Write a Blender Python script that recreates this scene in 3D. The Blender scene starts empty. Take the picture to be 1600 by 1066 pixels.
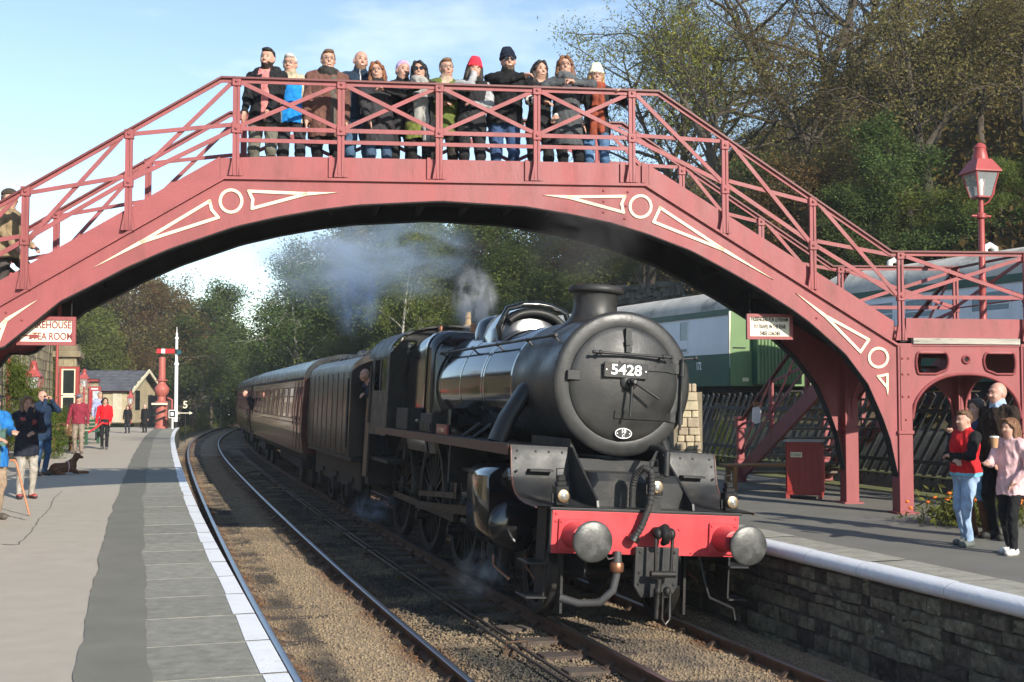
import bpy, math, random
import numpy as np
from mathutils import Vector, Matrix
R = math.radians
rnd = random.Random(7)
SC = bpy.context.scene
COL = SC.collection

# ------------------------------------------------------------------ camera
CAM_H = 1.6
cam_d = bpy.data.cameras.new('camera')
cam = bpy.data.objects.new('camera', cam_d)
COL.objects.link(cam)
cam_d.sensor_width = 36.0
cam_d.lens = 36.0 * 1850 / 1600
cam_d.clip_start = 0.1
cam_d.clip_end = 6000
PITCH = math.atan(89 / 1850)
cam.location = (0, 0, CAM_H)
cam.rotation_euler = (math.pi / 2 + PITCH, 0, 0)
SC.camera = cam

# ------------------------------------------------------------------ daylight
SUN_AZ = R(34)      # shadows run away from the viewer and to the left by this angle
SUN_EL = R(25)
w = bpy.data.worlds.new('World')
SC.world = w
w.use_nodes = True
nt = w.node_tree
bg = nt.nodes['Background']
sky = nt.nodes.new('ShaderNodeTexSky')
sky.sky_type = 'NISHITA'
sky.sun_disc = False
sky.sun_elevation = SUN_EL
sky.sun_rotation = math.pi - SUN_AZ
sky.altitude = 150
sky.air_density = 1.0
sky.dust_density = 0.15
sky.ozone_density = 1.0
bg.inputs['Strength'].default_value = 0.135
# thin high cloud mixed into the sky
tc = nt.nodes.new('ShaderNodeTexCoord')
mp = nt.nodes.new('ShaderNodeMapping')
mp.inputs['Scale'].default_value = (2.2, 2.2, 7.0)
nz = nt.nodes.new('ShaderNodeTexNoise')
nz.inputs['Scale'].default_value = 2.1
nz.inputs['Detail'].default_value = 7
nz.inputs['Roughness'].default_value = 0.62
rp = nt.nodes.new('ShaderNodeValToRGB')
rp.color_ramp.elements[0].position = 0.56
rp.color_ramp.elements[0].color = (0, 0, 0, 1)
rp.color_ramp.elements[1].position = 0.78
rp.color_ramp.elements[1].color = (0.40, 0.40, 0.40, 1)
mx = nt.nodes.new('ShaderNodeMixRGB')
mx.inputs[2].default_value = (6.6, 7.0, 7.3, 1)
nt.links.new(tc.outputs['Generated'], mp.inputs[0])
nt.links.new(mp.outputs[0], nz.inputs['Vector'])
nt.links.new(nz.outputs['Fac'], rp.inputs[0])
nt.links.new(rp.outputs[0], mx.inputs[0])
nt.links.new(sky.outputs[0], mx.inputs[1])
nt.links.new(mx.outputs[0], bg.inputs['Color'])

sun_d = bpy.data.lights.new('sun', 'SUN')
sun_d.energy = 5.0
sun_d.angle = R(0.5)
sun_d.color = (1.0, 0.93, 0.82)
sun = bpy.data.objects.new('sun', sun_d)
COL.objects.link(sun)
light_dir = Vector((-math.sin(SUN_AZ) * math.cos(SUN_EL), math.cos(SUN_AZ) * math.cos(SUN_EL), -math.sin(SUN_EL)))
sun.rotation_euler = light_dir.to_track_quat('-Z', 'Y').to_euler()
sun.location = (30, -40, 40)

SC.view_settings.view_transform = 'Standard'
SC.view_settings.look = 'None'
SC.view_settings.gamma = 1
SC.view_settings.exposure = 0.65
SC.view_settings.use_curve_mapping = False
SC.render.engine = 'CYCLES'
SC.cycles.max_bounces = 6
SC.cycles.diffuse_bounces = 2
SC.cycles.glossy_bounces = 3
SC.cycles.transmission_bounces = 4
SC.cycles.transparent_max_bounces = 8
SC.cycles.volume_bounces = 1
SC.cycles.volume_step_rate = 3.0
SC.cycles.volume_max_steps = 48
SC.cycles.use_denoising = True
SC.cycles.use_adaptive_sampling = True
SC.cycles.adaptive_threshold = 0.025
# ------------------------------------------------------------------ helpers: camera maths for placing things by where they stand
_cp, _sp = math.cos(PITCH), math.sin(PITCH)
def ray(px, py):
    x = (px - 800) / 1850; u = -(py - 533) / 1850
    return Vector((x, _cp - u * _sp, _sp + u * _cp))
def onz(px, py, z=0.0):
    r = ray(px, py); t = (z - CAM_H) / r.z
    return Vector((r.x * t, r.y * t, z))
def aty(px, py, Y):
    r = ray(px, py); t = Y / r.y
    return Vector((r.x * t, Y, CAM_H + r.z * t))

# ------------------------------------------------------------------ helpers: materials
MATS = {}
def nn(nt, t): return nt.nodes.new('ShaderNode' + t)
def M(name, col=(.5, .5, .5), rough=.6, metal=0., var=.18, vs=2.5, bump=0., bs=40., col2=None, c2s=1.2, c2p=(.52, .68),
      rn=0., spec=.5, coat=0., stretch=(1, 1, 1), emit=0., detail=5., alpha=1., trans=0., ior=1.45, rvar=.0, world=False, sss=0.):
    if name in MATS: return MATS[name]
    m = bpy.data.materials.new(name); m.use_nodes = True
    nt = m.node_tree; b = nt.nodes['Principled BSDF']; L = nt.links.new
    tc = nn(nt, 'TexCoord'); mp = nn(nt, 'Mapping'); mp.inputs['Scale'].default_value = stretch
    if world:
        g = nn(nt, 'NewGeometry'); L(g.outputs['Position'], mp.inputs[0])
    else: L(tc.outputs['Object'], mp.inputs[0])
    n1 = nn(nt, 'TexNoise'); n1.inputs['Scale'].default_value = vs; n1.inputs['Detail'].default_value = detail; n1.inputs['Roughness'].default_value = .6
    L(mp.outputs[0], n1.inputs['Vector'])
    r1 = nn(nt, 'ValToRGB'); e = r1.color_ramp.elements
    e[0].position = .3; e[1].position = .72
    lo = [max(0, c * (1 - var)) for c in col]; hi = [min(1, c * (1 + var)) for c in col]
    e[0].color = (*lo, 1); e[1].color = (*hi, 1)
    L(n1.outputs['Fac'], r1.inputs[0]); out = r1.outputs[0]
    if col2 is not None:
        n2 = nn(nt, 'TexNoise'); n2.inputs['Scale'].default_value = c2s; n2.inputs['Detail'].default_value = 8; n2.inputs['Roughness'].default_value = .68
        L(mp.outputs[0], n2.inputs['Vector'])
        r2 = nn(nt, 'ValToRGB'); r2.color_ramp.elements[0].position = c2p[0]; r2.color_ramp.elements[1].position = c2p[1]
        L(n2.outputs['Fac'], r2.inputs[0])
        mx = nn(nt, 'MixRGB'); L(r2.outputs[0], mx.inputs[0]); L(out, mx.inputs[1]); mx.inputs[2].default_value = (*col2, 1); out = mx.outputs[0]
    if rn > 0:
        oi = nn(nt, 'ObjectInfo'); mr = nn(nt, 'MapRange'); mr.inputs[3].default_value = 1 - rn; mr.inputs[4].default_value = 1 + rn
        L(oi.outputs['Random'], mr.inputs[0])
        hs = nn(nt, 'HueSaturation'); L(mr.outputs[0], hs.inputs['Value']); L(out, hs.inputs['Color']); out = hs.outputs[0]
        mr2 = nn(nt, 'MapRange'); mr2.inputs[3].default_value = .5 - rn * .06; mr2.inputs[4].default_value = .5 + rn * .06
        L(oi.outputs['Random'], mr2.inputs[0]); L(mr2.outputs[0], hs.inputs['Hue'])
    L(out, b.inputs['Base Color'])
    b.inputs['Roughness'].default_value = rough; b.inputs['Metallic'].default_value = metal
    b.inputs['Specular IOR Level'].default_value = spec; b.inputs['Coat Weight'].default_value = coat; b.inputs['Coat Roughness'].default_value = .08
    b.inputs['Transmission Weight'].default_value = trans; b.inputs['IOR'].default_value = ior
    if rvar:
        mr = nn(nt, 'MapRange'); mr.inputs[1].default_value = .3; mr.inputs[2].default_value = .7; mr.inputs[3].default_value = max(.02, rough - rvar); mr.inputs[4].default_value = min(1, rough + rvar)
        L(n1.outputs['Fac'], mr.inputs[0]); L(mr.outputs[0], b.inputs['Roughness'])
    if sss: b.inputs['Subsurface Weight'].default_value = sss; b.inputs['Subsurface Scale'].default_value = .02
    if emit: b.inputs['Emission Strength'].default_value = emit; L(out, b.inputs['Emission Color'])
    if bump:
        nb = nn(nt, 'TexNoise'); nb.inputs['Scale'].default_value = bs; nb.inputs['Detail'].default_value = 5
        L(mp.outputs[0], nb.inputs['Vector'])
        bp = nn(nt, 'Bump'); bp.inputs['Strength'].default_value = bump; bp.inputs['Distance'].default_value = .02
        L(nb.outputs['Fac'], bp.inputs['Height']); L(bp.outputs[0], b.inputs['Normal'])
    MATS[name] = m
    return m

# ------------------------------------------------------------------ helpers: meshes
def link(o, parent=None):
    COL.objects.link(o)
    if parent is not None: o.parent = parent
    return o
def tag(o, label=None, cat=None, group=None, kind=None):
    if label: o['label'] = label
    if cat: o['category'] = cat
    if group: o['group'] = group
    if kind: o['kind'] = kind
    return o
def empty(name, loc=(0, 0, 0), rz=0., label=None, cat=None, group=None, kind=None):
    o = bpy.data.objects.new(name, None); o.location = loc; o.rotation_euler = (0, 0, rz); o.empty_display_size = .2
    link(o); return tag(o, label, cat, group, kind)
def copy_tree(o, parent=None):
    c = o.copy(); COL.objects.link(c)
    if parent is not None: c.parent = parent
    for ch in list(o.children): copy_tree(ch, c)
    return c
def finish(me, mats, smooth):
    for m in (mats if isinstance(mats, (list, tuple)) else [mats]): me.materials.append(m)
    if smooth is not None:
        me.polygons.foreach_set('use_smooth', [True] * len(me.polygons))
        if smooth < 180: me.set_sharp_from_angle(angle=R(smooth))
class MB:
    def __init__(s): s.v = []; s.f = []; s.m = []; s.cm = 0
    def add(s, vs, fs):
        o = len(s.v); s.v += [tuple(v) for v in vs]
        for f in fs: s.f.append(tuple(i + o for i in f)); s.m.append(s.cm)
        return s
    def box(s, c, sz, rot=None):
        hx, hy, hz = sz[0] / 2, sz[1] / 2, sz[2] / 2
        vs = [Vector((x, y, z)) for z in (-hz, hz) for y in (-hy, hy) for x in (-hx, hx)]
        if rot is not None: vs = [rot @ v for v in vs]
        c = Vector(c)
        return s.add([v + c for v in vs], [(0, 2, 3, 1), (4, 5, 7, 6), (0, 1, 5, 4), (2, 6, 7, 3), (0, 4, 6, 2), (1, 3, 7, 5)])
    def bb(s, x0, x1, y0, y1, z0, z1): return s.box(((x0 + x1) / 2, (y0 + y1) / 2, (z0 + z1) / 2), (abs(x1 - x0), abs(y1 - y0), abs(z1 - z0)))
    def rbox(s, x0, x1, y0, y1, z0, z1, r=.02, n=3):
        # box with rounded vertical edges and chamfered top and bottom rims
        r = min(r, abs(x1 - x0) * .49, abs(y1 - y0) * .49, abs(z1 - z0) * .49); c = r * .5
        def ring(ins, z):
            out = []
            for cx, cy, a0 in ((x1 - r, y1 - r, 0), (x0 + r, y1 - r, 90), (x0 + r, y0 + r, 180), (x1 - r, y0 + r, 270)):
                for k in range(n + 1):
                    a = R(a0 + 90 * k / n); out.append((cx + (r - ins) * math.cos(a), cy + (r - ins) * math.sin(a), z))
            return out
        rings = [ring(c, z0), ring(0, z0 + c), ring(0, z1 - c), ring(c, z1)]
        k = len(rings[0]); vs = sum(rings, []); fs = []
        for j in range(3):
            for i in range(k): fs.append((j * k + i, j * k + (i + 1) % k, (j + 1) * k + (i + 1) % k, (j + 1) * k + i))
        fs.append(tuple(range(k - 1, -1, -1))); fs.append(tuple(range(3 * k, 4 * k)))
        return s.add(vs, fs)
    def bar(s, p, q, wd, h, up=(0, 0, 1)):
        p = Vector(p); q = Vector(q); d = (q - p); L = d.length
        if L < 1e-6: return s
        d /= L; up = Vector(up); sd = d.cross(up)
        if sd.length < 1e-4: sd = d.cross(Vector((1, 0, 0)))
        sd.normalize(); u = sd.cross(d)
        return s.box((p + q) / 2, (wd, L, h), Matrix((sd, d, u)).transposed())
    def prism(s, poly, fn, a, b):
        n = len(poly); vs = [fn(p[0], p[1], a) for p in poly] + [fn(p[0], p[1], b) for p in poly]
        return s.add(vs, [tuple(range(n - 1, -1, -1)), tuple(range(n, 2 * n))] + [(i, (i + 1) % n, n + (i + 1) % n, n + i) for i in range(n)])
    def strip(s, top, bot, fn, a, b):
        # a plate bounded by two polylines with equal counts, with thickness a..b
        n = len(top); vs = []
        for h in (a, b):
            vs += [fn(p[0], p[1], h) for p in top] + [fn(p[0], p[1], h) for p in bot]
        fs = []
        for i in range(n - 1):
            fs += [(i, i + 1, n + i + 1, n + i), (2 * n + i, 3 * n + i, 3 * n + i + 1, 2 * n + i + 1), (i, 2 * n + i, 2 * n + i + 1, i + 1), (n + i, n + i + 1, 3 * n + i + 1, 3 * n + i)]
        fs += [(0, n, 3 * n, 2 * n), (n - 1, 3 * n - 1, 4 * n - 1, 2 * n - 1)]
        return s.add(vs, fs)
    def tube(s, pts, r, n=8, caps=True):
        pts = [Vector(p) for p in pts]; k = len(pts)
        rs = r if isinstance(r, (list, tuple)) else [r] * k
        prev = None; vs = []
        for i, p in enumerate(pts):
            d = (pts[min(i + 1, k - 1)] - pts[max(i - 1, 0)]).normalized()
            if prev is None:
                a = d.cross(Vector((0, 0, 1)))
                if a.length < .05: a = d.cross(Vector((1, 0, 0)))
            else: a = prev - d * prev.dot(d)
            a.normalize(); prev = a; b = d.cross(a)
            for j in range(n):
                t = 2 * math.pi * j / n; vs.append(p + (a * math.cos(t) + b * math.sin(t)) * rs[i])
        fs = [(i * n + j, i * n + (j + 1) % n, (i + 1) * n + (j + 1) % n, (i + 1) * n + j) for i in range(k - 1) for j in range(n)]
        if caps: fs += [tuple(range(n - 1, -1, -1)), tuple(range((k - 1) * n, k * n))]
        return s.add(vs, fs)
    def lathe(s, prof, n=24, o=(0, 0, 0), ax=None, caps=True):
        # prof: (radius, height) along axis
        ax = Vector(ax or (0, 0, 1)).normalized(); a = ax.cross(Vector((0, 0, 1)))
        if a.length < .01: a = Vector((1, 0, 0))
        a.normalize(); b = ax.cross(a); o = Vector(o); vs = []; k = len(prof)
        for r_, h in prof:
            for j in range(n):
                t = 2 * math.pi * j / n; vs.append(o + ax * h + (a * math.cos(t) + b * math.sin(t)) * max(r_, 1e-4))
        fs = [(i * n + j, i * n + (j + 1) % n, (i + 1) * n + (j + 1) % n, (i + 1) * n + j) for i in range(k - 1) for j in range(n)]
        if caps: fs += [tuple(range(n - 1, -1, -1)), tuple(range((k - 1) * n, k * n))]
        return s.add(vs, fs)
    def ball(s, c, r, nu=12, nv=8):
        rx, ry, rz = r if isinstance(r, (tuple, list)) else (r, r, r); vs = []; c = Vector(c)
        for i in range(1, nv):
            th = math.pi * i / nv
            for j in range(nu):
                ph = 2 * math.pi * j / nu; vs.append((c.x + rx * math.sin(th) * math.cos(ph), c.y + ry * math.sin(th) * math.sin(ph), c.z - rz * math.cos(th)))
        vs += [(c.x, c.y, c.z - rz), (c.x, c.y, c.z + rz)]; b = len(vs) - 2
        fs = [(i * nu + j, i * nu + (j + 1) % nu, (i + 1) * nu + (j + 1) % nu, (i + 1) * nu + j) for i in range(nv - 2) for j in range(nu)]
        fs += [(b, (j + 1) % nu, j) for j in range(nu)] + [(b + 1, (nv - 2) * nu + j, (nv - 2) * nu + (j + 1) % nu) for j in range(nu)]
        return s.add(vs, fs)
    def mesh(s, name, mats, smooth=None):
        me = bpy.data.meshes.new(name); me.from_pydata([tuple(v) for v in s.v], [], s.f)
        finish(me, mats, smooth)
        if any(s.m): me.polygons.foreach_set('material_index', s.m)
        me.update(); return me
    def build(s, name, mats, parent=None, smooth=None, bevel=0., label=None, cat=None, group=None, kind=None, loc=None):
        o = bpy.data.objects.new(name, s.mesh(name, mats, smooth)); link(o, parent)
        if loc is not None: o.location = loc
        if bevel:
            md = o.modifiers.new('edge', 'BEVEL'); md.width = bevel; md.segments = 2; md.limit_method = 'ANGLE'; md.angle_limit = R(40)
        return tag(o, label, cat, group, kind)
def npmesh(name, V, Fq, mats, mi=None, smooth=None):
    # fast mesh from numpy arrays; Fq (n,3) or (n,4)
    me = bpy.data.meshes.new(name); k = Fq.shape[1]
    me.vertices.add(len(V)); me.vertices.foreach_set('co', np.ascontiguousarray(V, np.float32).ravel())
    me.loops.add(Fq.size); me.loops.foreach_set('vertex_index', np.ascontiguousarray(Fq, np.int32).ravel())
    me.polygons.add(len(Fq)); me.polygons.foreach_set('loop_start', np.arange(0, Fq.size, k, dtype=np.int32))
    me.update(calc_edges=True)
    finish(me, mats, smooth)
    if mi is not None: me.polygons.foreach_set('material_index', np.ascontiguousarray(mi, np.int32))
    me.validate(); me.update(); return me
def obj(name, me, parent=None, **k):
    o = bpy.data.objects.new(name, me); link(o, parent); return tag(o, **k)
def text(name, body, size, mat, parent, mtx, align='CENTER', ext=.004, bold=False, sx=1.0, label=None, width=None):
    cu = bpy.data.curves.new(name, 'FONT'); cu.body = body; cu.size = size; cu.extrude = ext; cu.align_x = align; cu.align_y = 'CENTER'
    if bold: cu.offset = size * .018
    o = bpy.data.objects.new(name, cu)
    me = bpy.data.meshes.new_from_object(o); bpy.data.objects.remove(o); bpy.data.curves.remove(cu)
    me.materials.clear(); me.materials.append(mat)
    if width:
        xs = [v.co.x for v in me.vertices]; sx = width / (max(xs) - min(xs))
    me.transform(Matrix.Diagonal((sx, 1, 1, 1))); me.transform(mtx)
    o = bpy.data.objects.new(name, me); link(o, parent); return tag(o, label)
# upright text facing -Y of its parent, at a point
def facing(x, y, z): return Matrix.Translation((x, y, z)) @ Matrix.Rotation(math.pi / 2, 4, 'X')
# ------------------------------------------------------------------ the curve of the line
_dk = np.array([-60, 12.6, 18, 29, 46, 63, 80, 104, 140, 200, 400.]); _sk = np.array([-.318, -.318, -.306, -.298, -.288, -.258, -.203, -.157, -.10, -.04, 0])
_D = np.arange(-60, 400, .25); _S = np.interp(_D, _dk, _sk); _X = np.concatenate([[0], np.cumsum((_S[1:] + _S[:-1]) / 2 * .25)])
_X += -1.13 - np.interp(10.77, _D, _X)
def cx(d): return float(np.interp(d, _D, _X))
def cs(d): return float(np.interp(d, _dk, _sk))
def P(d, off=0., z=0.):
    s = cs(d); n = math.hypot(1, s); return Vector((cx(d) + off / n, d - off * s / n, z))
def heading(d): return math.atan2(-cs(d), 1)      # rotation about Z that turns +Y along the line
RAIL = -.95; A = 3.14                             # rail level, and offset of the second track
def ribbon(offs, zs, d0, d1, step, fn=P):
    ds = np.arange(d0, d1 + step * .5, step); vs = []; fs = []; k = len(offs)
    for d in ds:
        for o_, z in zip(offs, zs): vs.append(fn(d, o_(d) if callable(o_) else o_, z))
    for i in range(len(ds) - 1):
        for j in range(k - 1): fs.append((i * k + j, i * k + j + 1, (i + 1) * k + j + 1, (i + 1) * k + j))
    return vs, fs

# ------------------------------------------------------------------ ground and hills
def smooth01(x): x = np.clip(x, 0, 1); return x * x * (3 - 2 * x)
def hash_noise(x, y, s, seed=0):
    xs, ys = x / s, y / s; xi, yi = np.floor(xs), np.floor(ys); fx, fy = xs - xi, ys - yi; fx, fy = fx * fx * (3 - 2 * fx), fy * fy * (3 - 2 * fy)
    def h(a, b): v = np.sin(a * 127.1 + b * 311.7 + seed * 17.3) * 43758.5453; return v - np.floor(v)
    return (h(xi, yi) * (1 - fx) + h(xi + 1, yi) * fx) * (1 - fy) + (h(xi, yi + 1) * (1 - fx) + h(xi + 1, yi + 1) * fx) * fy
def terrain(x, y):
    x = np.asarray(x, float); y = np.asarray(y, float)
    q = (x - np.interp(y, _D, _X)) * .955
    z = np.full(np.broadcast(x, y).shape, -1.38)
    z = z + smooth01((q - 9.6) / 2.2) * 2.2                                 # raised siding bank on the far side
    rise = np.clip(q - 17.0, 0, None); z = z + 46 * (1 - np.exp(-rise * 1.2 / 46)) * smooth01((y + 30) / 40)
    z = z + smooth01((-q - 15) / 2) * 1.2 + np.clip(-q - 22, 0, 200) * .20
    far = smooth01((y - 160) / 260); z = z + far * (np.abs(x + 55) * .10 + 12)
    z = z + (hash_noise(x, y, 9) - .5) * 1.2 * smooth01((np.abs(q - 3) - 14) / 8)
    return z
m_ground = M('rough_grass_earth', (.10, .105, .035), .95, var=.45, vs=.35, bump=.8, bs=3, col2=(.13, .085, .045), c2s=.12, c2p=(.48, .6), world=True)
m_hill = M('hillside_bracken', (.14, .095, .05), .95, var=.5, vs=.4, bump=1., bs=2.5, col2=(.05, .065, .02), c2s=.15, c2p=(.45, .58), world=True)
def grid_mesh(x0, x1, nx, y0, y1, ny):
    xs = np.linspace(x0, x1, nx); ys = np.linspace(y0, y1, ny); X, Y = np.meshgrid(xs, ys); Z = terrain(X, Y)
    V = np.stack([X, Y, Z], -1).reshape(-1, 3); i = np.arange(nx - 1)[None] + nx * np.arange(ny - 1)[:, None]; i = i.reshape(-1)
    return V, np.stack([i, i + 1, i + nx + 1, i + nx], -1)
V, Fq = grid_mesh(-170, 190, 260, -70, 430, 300)
obj('terrain', npmesh('terrain', V, Fq, m_hill, smooth=180), kind='structure', label='valley sides of rough grass and bracken')
MB().add([(-4000, -4000, -2.0), (4000, -4000, -2.0), (4000, 5000, -2.0), (-4000, 5000, -2.0)], [(0, 1, 2, 3)]).build('ground', m_ground, kind='structure', label='open ground reaching to the horizon')
# far moorland ridge closing the valley
xs = np.linspace(-900, 700, 90); V = []
for j, (yy, k) in enumerate(((520, 0), (640, .62), (800, 1), (1200, 1.05))):
    for x in xs: V.append((x, yy, -3 + k * (40 + 10 * math.sin(x * .006 + 1) + 5 * math.sin(x * .021) + (x + 160) * (.02 if x < -160 else .05))))
n = len(xs); Fq = np.array([(j * n + i, j * n + i + 1, (j + 1) * n + i + 1, (j + 1) * n + i) for j in range(3) for i in range(n - 1)])
m_moor = M('moorland', (.26, .21, .10), .95, var=.3, vs=.02, col2=(.07, .09, .03), c2s=.012, c2p=(.46, .54), world=True)
obj('hills', npmesh('hills', np.array(V), Fq, m_moor, smooth=180), kind='structure', label='pale moorland ridge closing the far end of the valley')

# ------------------------------------------------------------------ ballast bed
def ballast_mat():
    m = bpy.data.materials.new('ballast_bed'); m.use_nodes = True; nt = m.node_tree; L = nt.links.new; b = nt.nodes['Principled BSDF']
    at = nn(nt, 'Attribute'); at.attribute_name = 'off'
    def band(c, wdt, soft):    # 1 inside |off-c|<w
        s = nn(nt, 'Math'); s.operation = 'SUBTRACT'; s.inputs[1].default_value = c; L(at.outputs['Fac'], s.inputs[0])
        a = nn(nt, 'Math'); a.operation = 'ABSOLUTE'; L(s.outputs[0], a.inputs[0])
        r = nn(nt, 'MapRange'); r.inputs[1].default_value = wdt + soft; r.inputs[2].default_value = wdt; L(a.outputs[0], r.inputs[0]); return r.outputs[0]
    tc = nn(nt, 'NewGeometry')
    n1 = nn(nt, 'TexNoise'); n1.inputs['Scale'].default_value = 1.3; n1.inputs['Detail'].default_value = 8; L(tc.outputs['Position'], n1.inputs['Vector'])
    v1 = nn(nt, 'TexVoronoi'); v1.inputs['Scale'].default_value = 34; L(tc.outputs['Position'], v1.inputs['Vector'])
    def mix(f, a, bcol):
        x = nn(nt, 'MixRGB'); L(f, x.inputs[0])
        (L(a, x.inputs[1]) if not isinstance(a, tuple) else setattr(x.inputs[1], 'default_value', a)); x.inputs[2].default_value = bcol; return x.outputs[0]
    c = mix(n1.outputs['Fac'], (.20, .148, .092, 1), (.29, .22, .138, 1))
    def rough_edge(o):
        m1 = nn(nt, 'Math'); m1.operation = 'MULTIPLY'; L(o, m1.inputs[0])
        r = nn(nt, 'ValToRGB'); r.color_ramp.elements[0].position = .36; r.color_ramp.elements[1].position = .56; L(n1.outputs['Fac'], r.inputs[0]); L(r.outputs[0], m1.inputs[1]); return m1.outputs[0]
    for rail in (-.75, .75, A - .75, A + .75): c = mix(rough_edge(band(rail, .12, .28)), c, (.12, .058, .026, 1))     # iron dust beside each rail
    c = mix(rough_edge(band(-.34, .10, .12)), c, (.055, .045, .035, 1))        # oil drip band
    c = mix(rough_edge(band(A, .34, .2)), c, (.10, .08, .06, 1))
    c = mix(rough_edge(band(1.6, .45, .25)), c, (.05, .045, .035, 1))          # cinders between the tracks
    hs = nn(nt, 'HueSaturation'); L(c, hs.inputs['Color']); mr = nn(nt, 'MapRange'); mr.inputs[3].default_value = .80; mr.inputs[4].default_value = 1.16
    cs_ = nn(nt, 'SeparateColor'); L(v1.outputs['Color'], cs_.inputs[0]); L(cs_.outputs[0], mr.inputs[0]); L(mr.outputs[0], hs.inputs['Value'])
    L(hs.outputs[0], b.inputs['Base Color']); b.inputs['Roughness'].default_value = .95
    bp = nn(nt, 'Bump'); bp.inputs['Strength'].default_value = .7; bp.inputs['Distance'].default_value = .012; L(v1.outputs['Distance'], bp.inputs['Height']); L(bp.outputs[0], b.inputs['Normal'])
    return m
m_bal = ballast_mat()
offs = np.linspace(-1.45, 4.62, 16); ds = np.concatenate([np.arange(-8, 60, .5), np.arange(60, 300, 3)])
def bal_z(o_, d): return -1.088 - .04 * (abs(o_ - 1.57) < .7)
V = np.array([P(d, o_, bal_z(o_, d)) for d in ds for o_ in offs]); k = len(offs); i = (np.arange(len(ds) - 1)[:, None] * k + np.arange(k - 1)[None]).reshape(-1)
me = npmesh('trackbed', V, np.stack([i, i + 1, i + k + 1, i + k], -1), m_bal, smooth=180)
a = me.attributes.new('off', 'FLOAT', 'POINT'); a.data.foreach_set('value', np.tile(offs, len(ds)).astype(np.float32))
obj('trackbed', me, kind='structure', label='brown ballast bed between the two platforms')
# loose stones on the bed (uncountable): jittered octahedra, denser near the viewer
rs = np.random.RandomState(3); n = 130000
d = 8.5 + 46 * rs.rand(n) ** 2.0; o_ = -1.38 + 5.9 * rs.rand(n)
slope = np.interp(d, _dk, _sk); nr = np.hypot(1, slope); X = np.interp(d, _D, _X) + o_ / nr; Y = d - o_ * slope / nr
r_ = (.008 + .013 * rs.rand(n) ** 1.5) * (1 + .016 * (d - 8)); Z = -1.09 + r_ * .3
rail_d = np.min(np.abs(o_[:, None] - np.array([-.75, .75, A - .75, A + .75])[None]), 1); keep = rail_d > .07
base = np.array([(1, 0, 0), (0, 1, 0), (-1, 0, 0), (0, -1, 0), (0, 0, .8), (0, 0, -.8)]); F8 = np.array([(0, 1, 4), (1, 2, 4), (2, 3, 4), (3, 0, 4), (1, 0, 5), (2, 1, 5), (3, 2, 5), (0, 3, 5)])
ix = np.where(keep)[0]; n = len(ix); jit = .65 + .7 * rs.rand(n, 6, 3); ang = rs.rand(n) * 6.28
vv = base[None] * jit * r_[ix][:, None, None]; ca, sa = np.cos(ang)[:, None], np.sin(ang)[:, None]
vv = np.stack([vv[..., 0] * ca - vv[..., 1] * sa, vv[..., 0] * sa + vv[..., 1] * ca, vv[..., 2]], -1) + np.stack([X[ix], Y[ix], Z[ix]], -1)[:, None]
Fs = (F8[None] + 6 * np.arange(n)[:, None, None]).reshape(-1, 3)
me = npmesh('ballast_stones', vv.reshape(-1, 3), Fs, m_bal); a = me.attributes.new('off', 'FLOAT', 'POINT'); a.data.foreach_set('value', np.repeat(o_[ix], 6).astype(np.float32))
obj('gravel', me, kind='stuff', label='loose brown ballast stones lying between and beside the rails', cat='gravel')

# ------------------------------------------------------------------ tracks
m_rail_top = M('polished_rail', (.42, .42, .45), .32, 1., var=.1, vs=8)
m_rail_side = M('rusty_rail', (.11, .055, .03), .85, 0, var=.35, vs=6, bump=.3, bs=60)
m_sleep = M('sleeper_wood', (.085, .065, .05), .95, var=.35, vs=4, bump=.6, bs=30, stretch=(1, 6, 1), rn=.25)
m_chair = M('rusty_chair', (.075, .045, .028), .9, var=.3, vs=9, bump=.4, bs=50)
def track(off, name, label, cant):
    t = empty(name, kind='structure', label=label)
    for sgn in (-1, 1):
        c = off + sgn * .7525; z = RAIL - sgn * cant
        def sec(o0, prof):
            vs, fs = ribbon([o0 + p[0] for p in prof], [z + p[1] for p in prof], -8, 200, 1.0); return MB().add(vs, fs)
        body = sec(c, [(-.065, -.145), (-.065, -.13), (-.012, -.11), (-.012, -.045), (-.036, -.035), (-.036, -.004), (.036, -.004), (.036, -.035), (.012, -.045), (.012, -.11), (.065, -.13), (.065, -.145)]).build('rail', m_rail_side, t)
        sec(c, [(-.033, -.002), (-.022, .001), (.022, .001), (.033, -.002)]).build('running_surface', m_rail_top, body, smooth=40)
    mb = MB(); mb.rbox(-1.3, 1.3, -.125, .125, -.13, 0, .015, 1); ms = mb.mesh('sleeper', m_sleep)
    mc = MB(); mc.rbox(-.19, .19, -.1, .1, 0, .045, .02, 2)
    for s in (-1, 1):
        mc.add([(s * .15, -.045, .045), (s * .15, .045, .045), (s * .045, .045, .045), (s * .045, -.045, .045), (s * .06, -.03, .125), (s * .06, .03, .125), (s * .04, .03, .125), (s * .04, -.03, .125)],
               [(0, 1, 5, 4), (1, 2, 6, 5), (2, 3, 7, 6), (3, 0, 4, 7), (4, 5, 6, 7)])
    mcm = mc.mesh('rail_chair', m_chair)
    d = 7.5; i = 0
    while d < 62:
        s_ = bpy.data.objects.new('sleeper', ms); link(s_, t); s_.location = P(d, off, -1.088 + rnd.uniform(-.012, .004)); s_.rotation_euler = (0, cant / .75, heading(d) + rnd.uniform(-.012, .012))
        if d < 34:
            for sgn in (-1, 1):
                c_ = bpy.data.objects.new('rail_chair', mcm); link(c_, t); c_.location = P(d, off + sgn * .7525, -1.098 - sgn * cant * .5); c_.rotation_euler = (0, 0, heading(d)); c_.scale = (.9, .9, .72)
        d += .72
    return t
track(0, 'railway_track', 'curved railway track with bright worn rails beside the near platform', .012)
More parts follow.
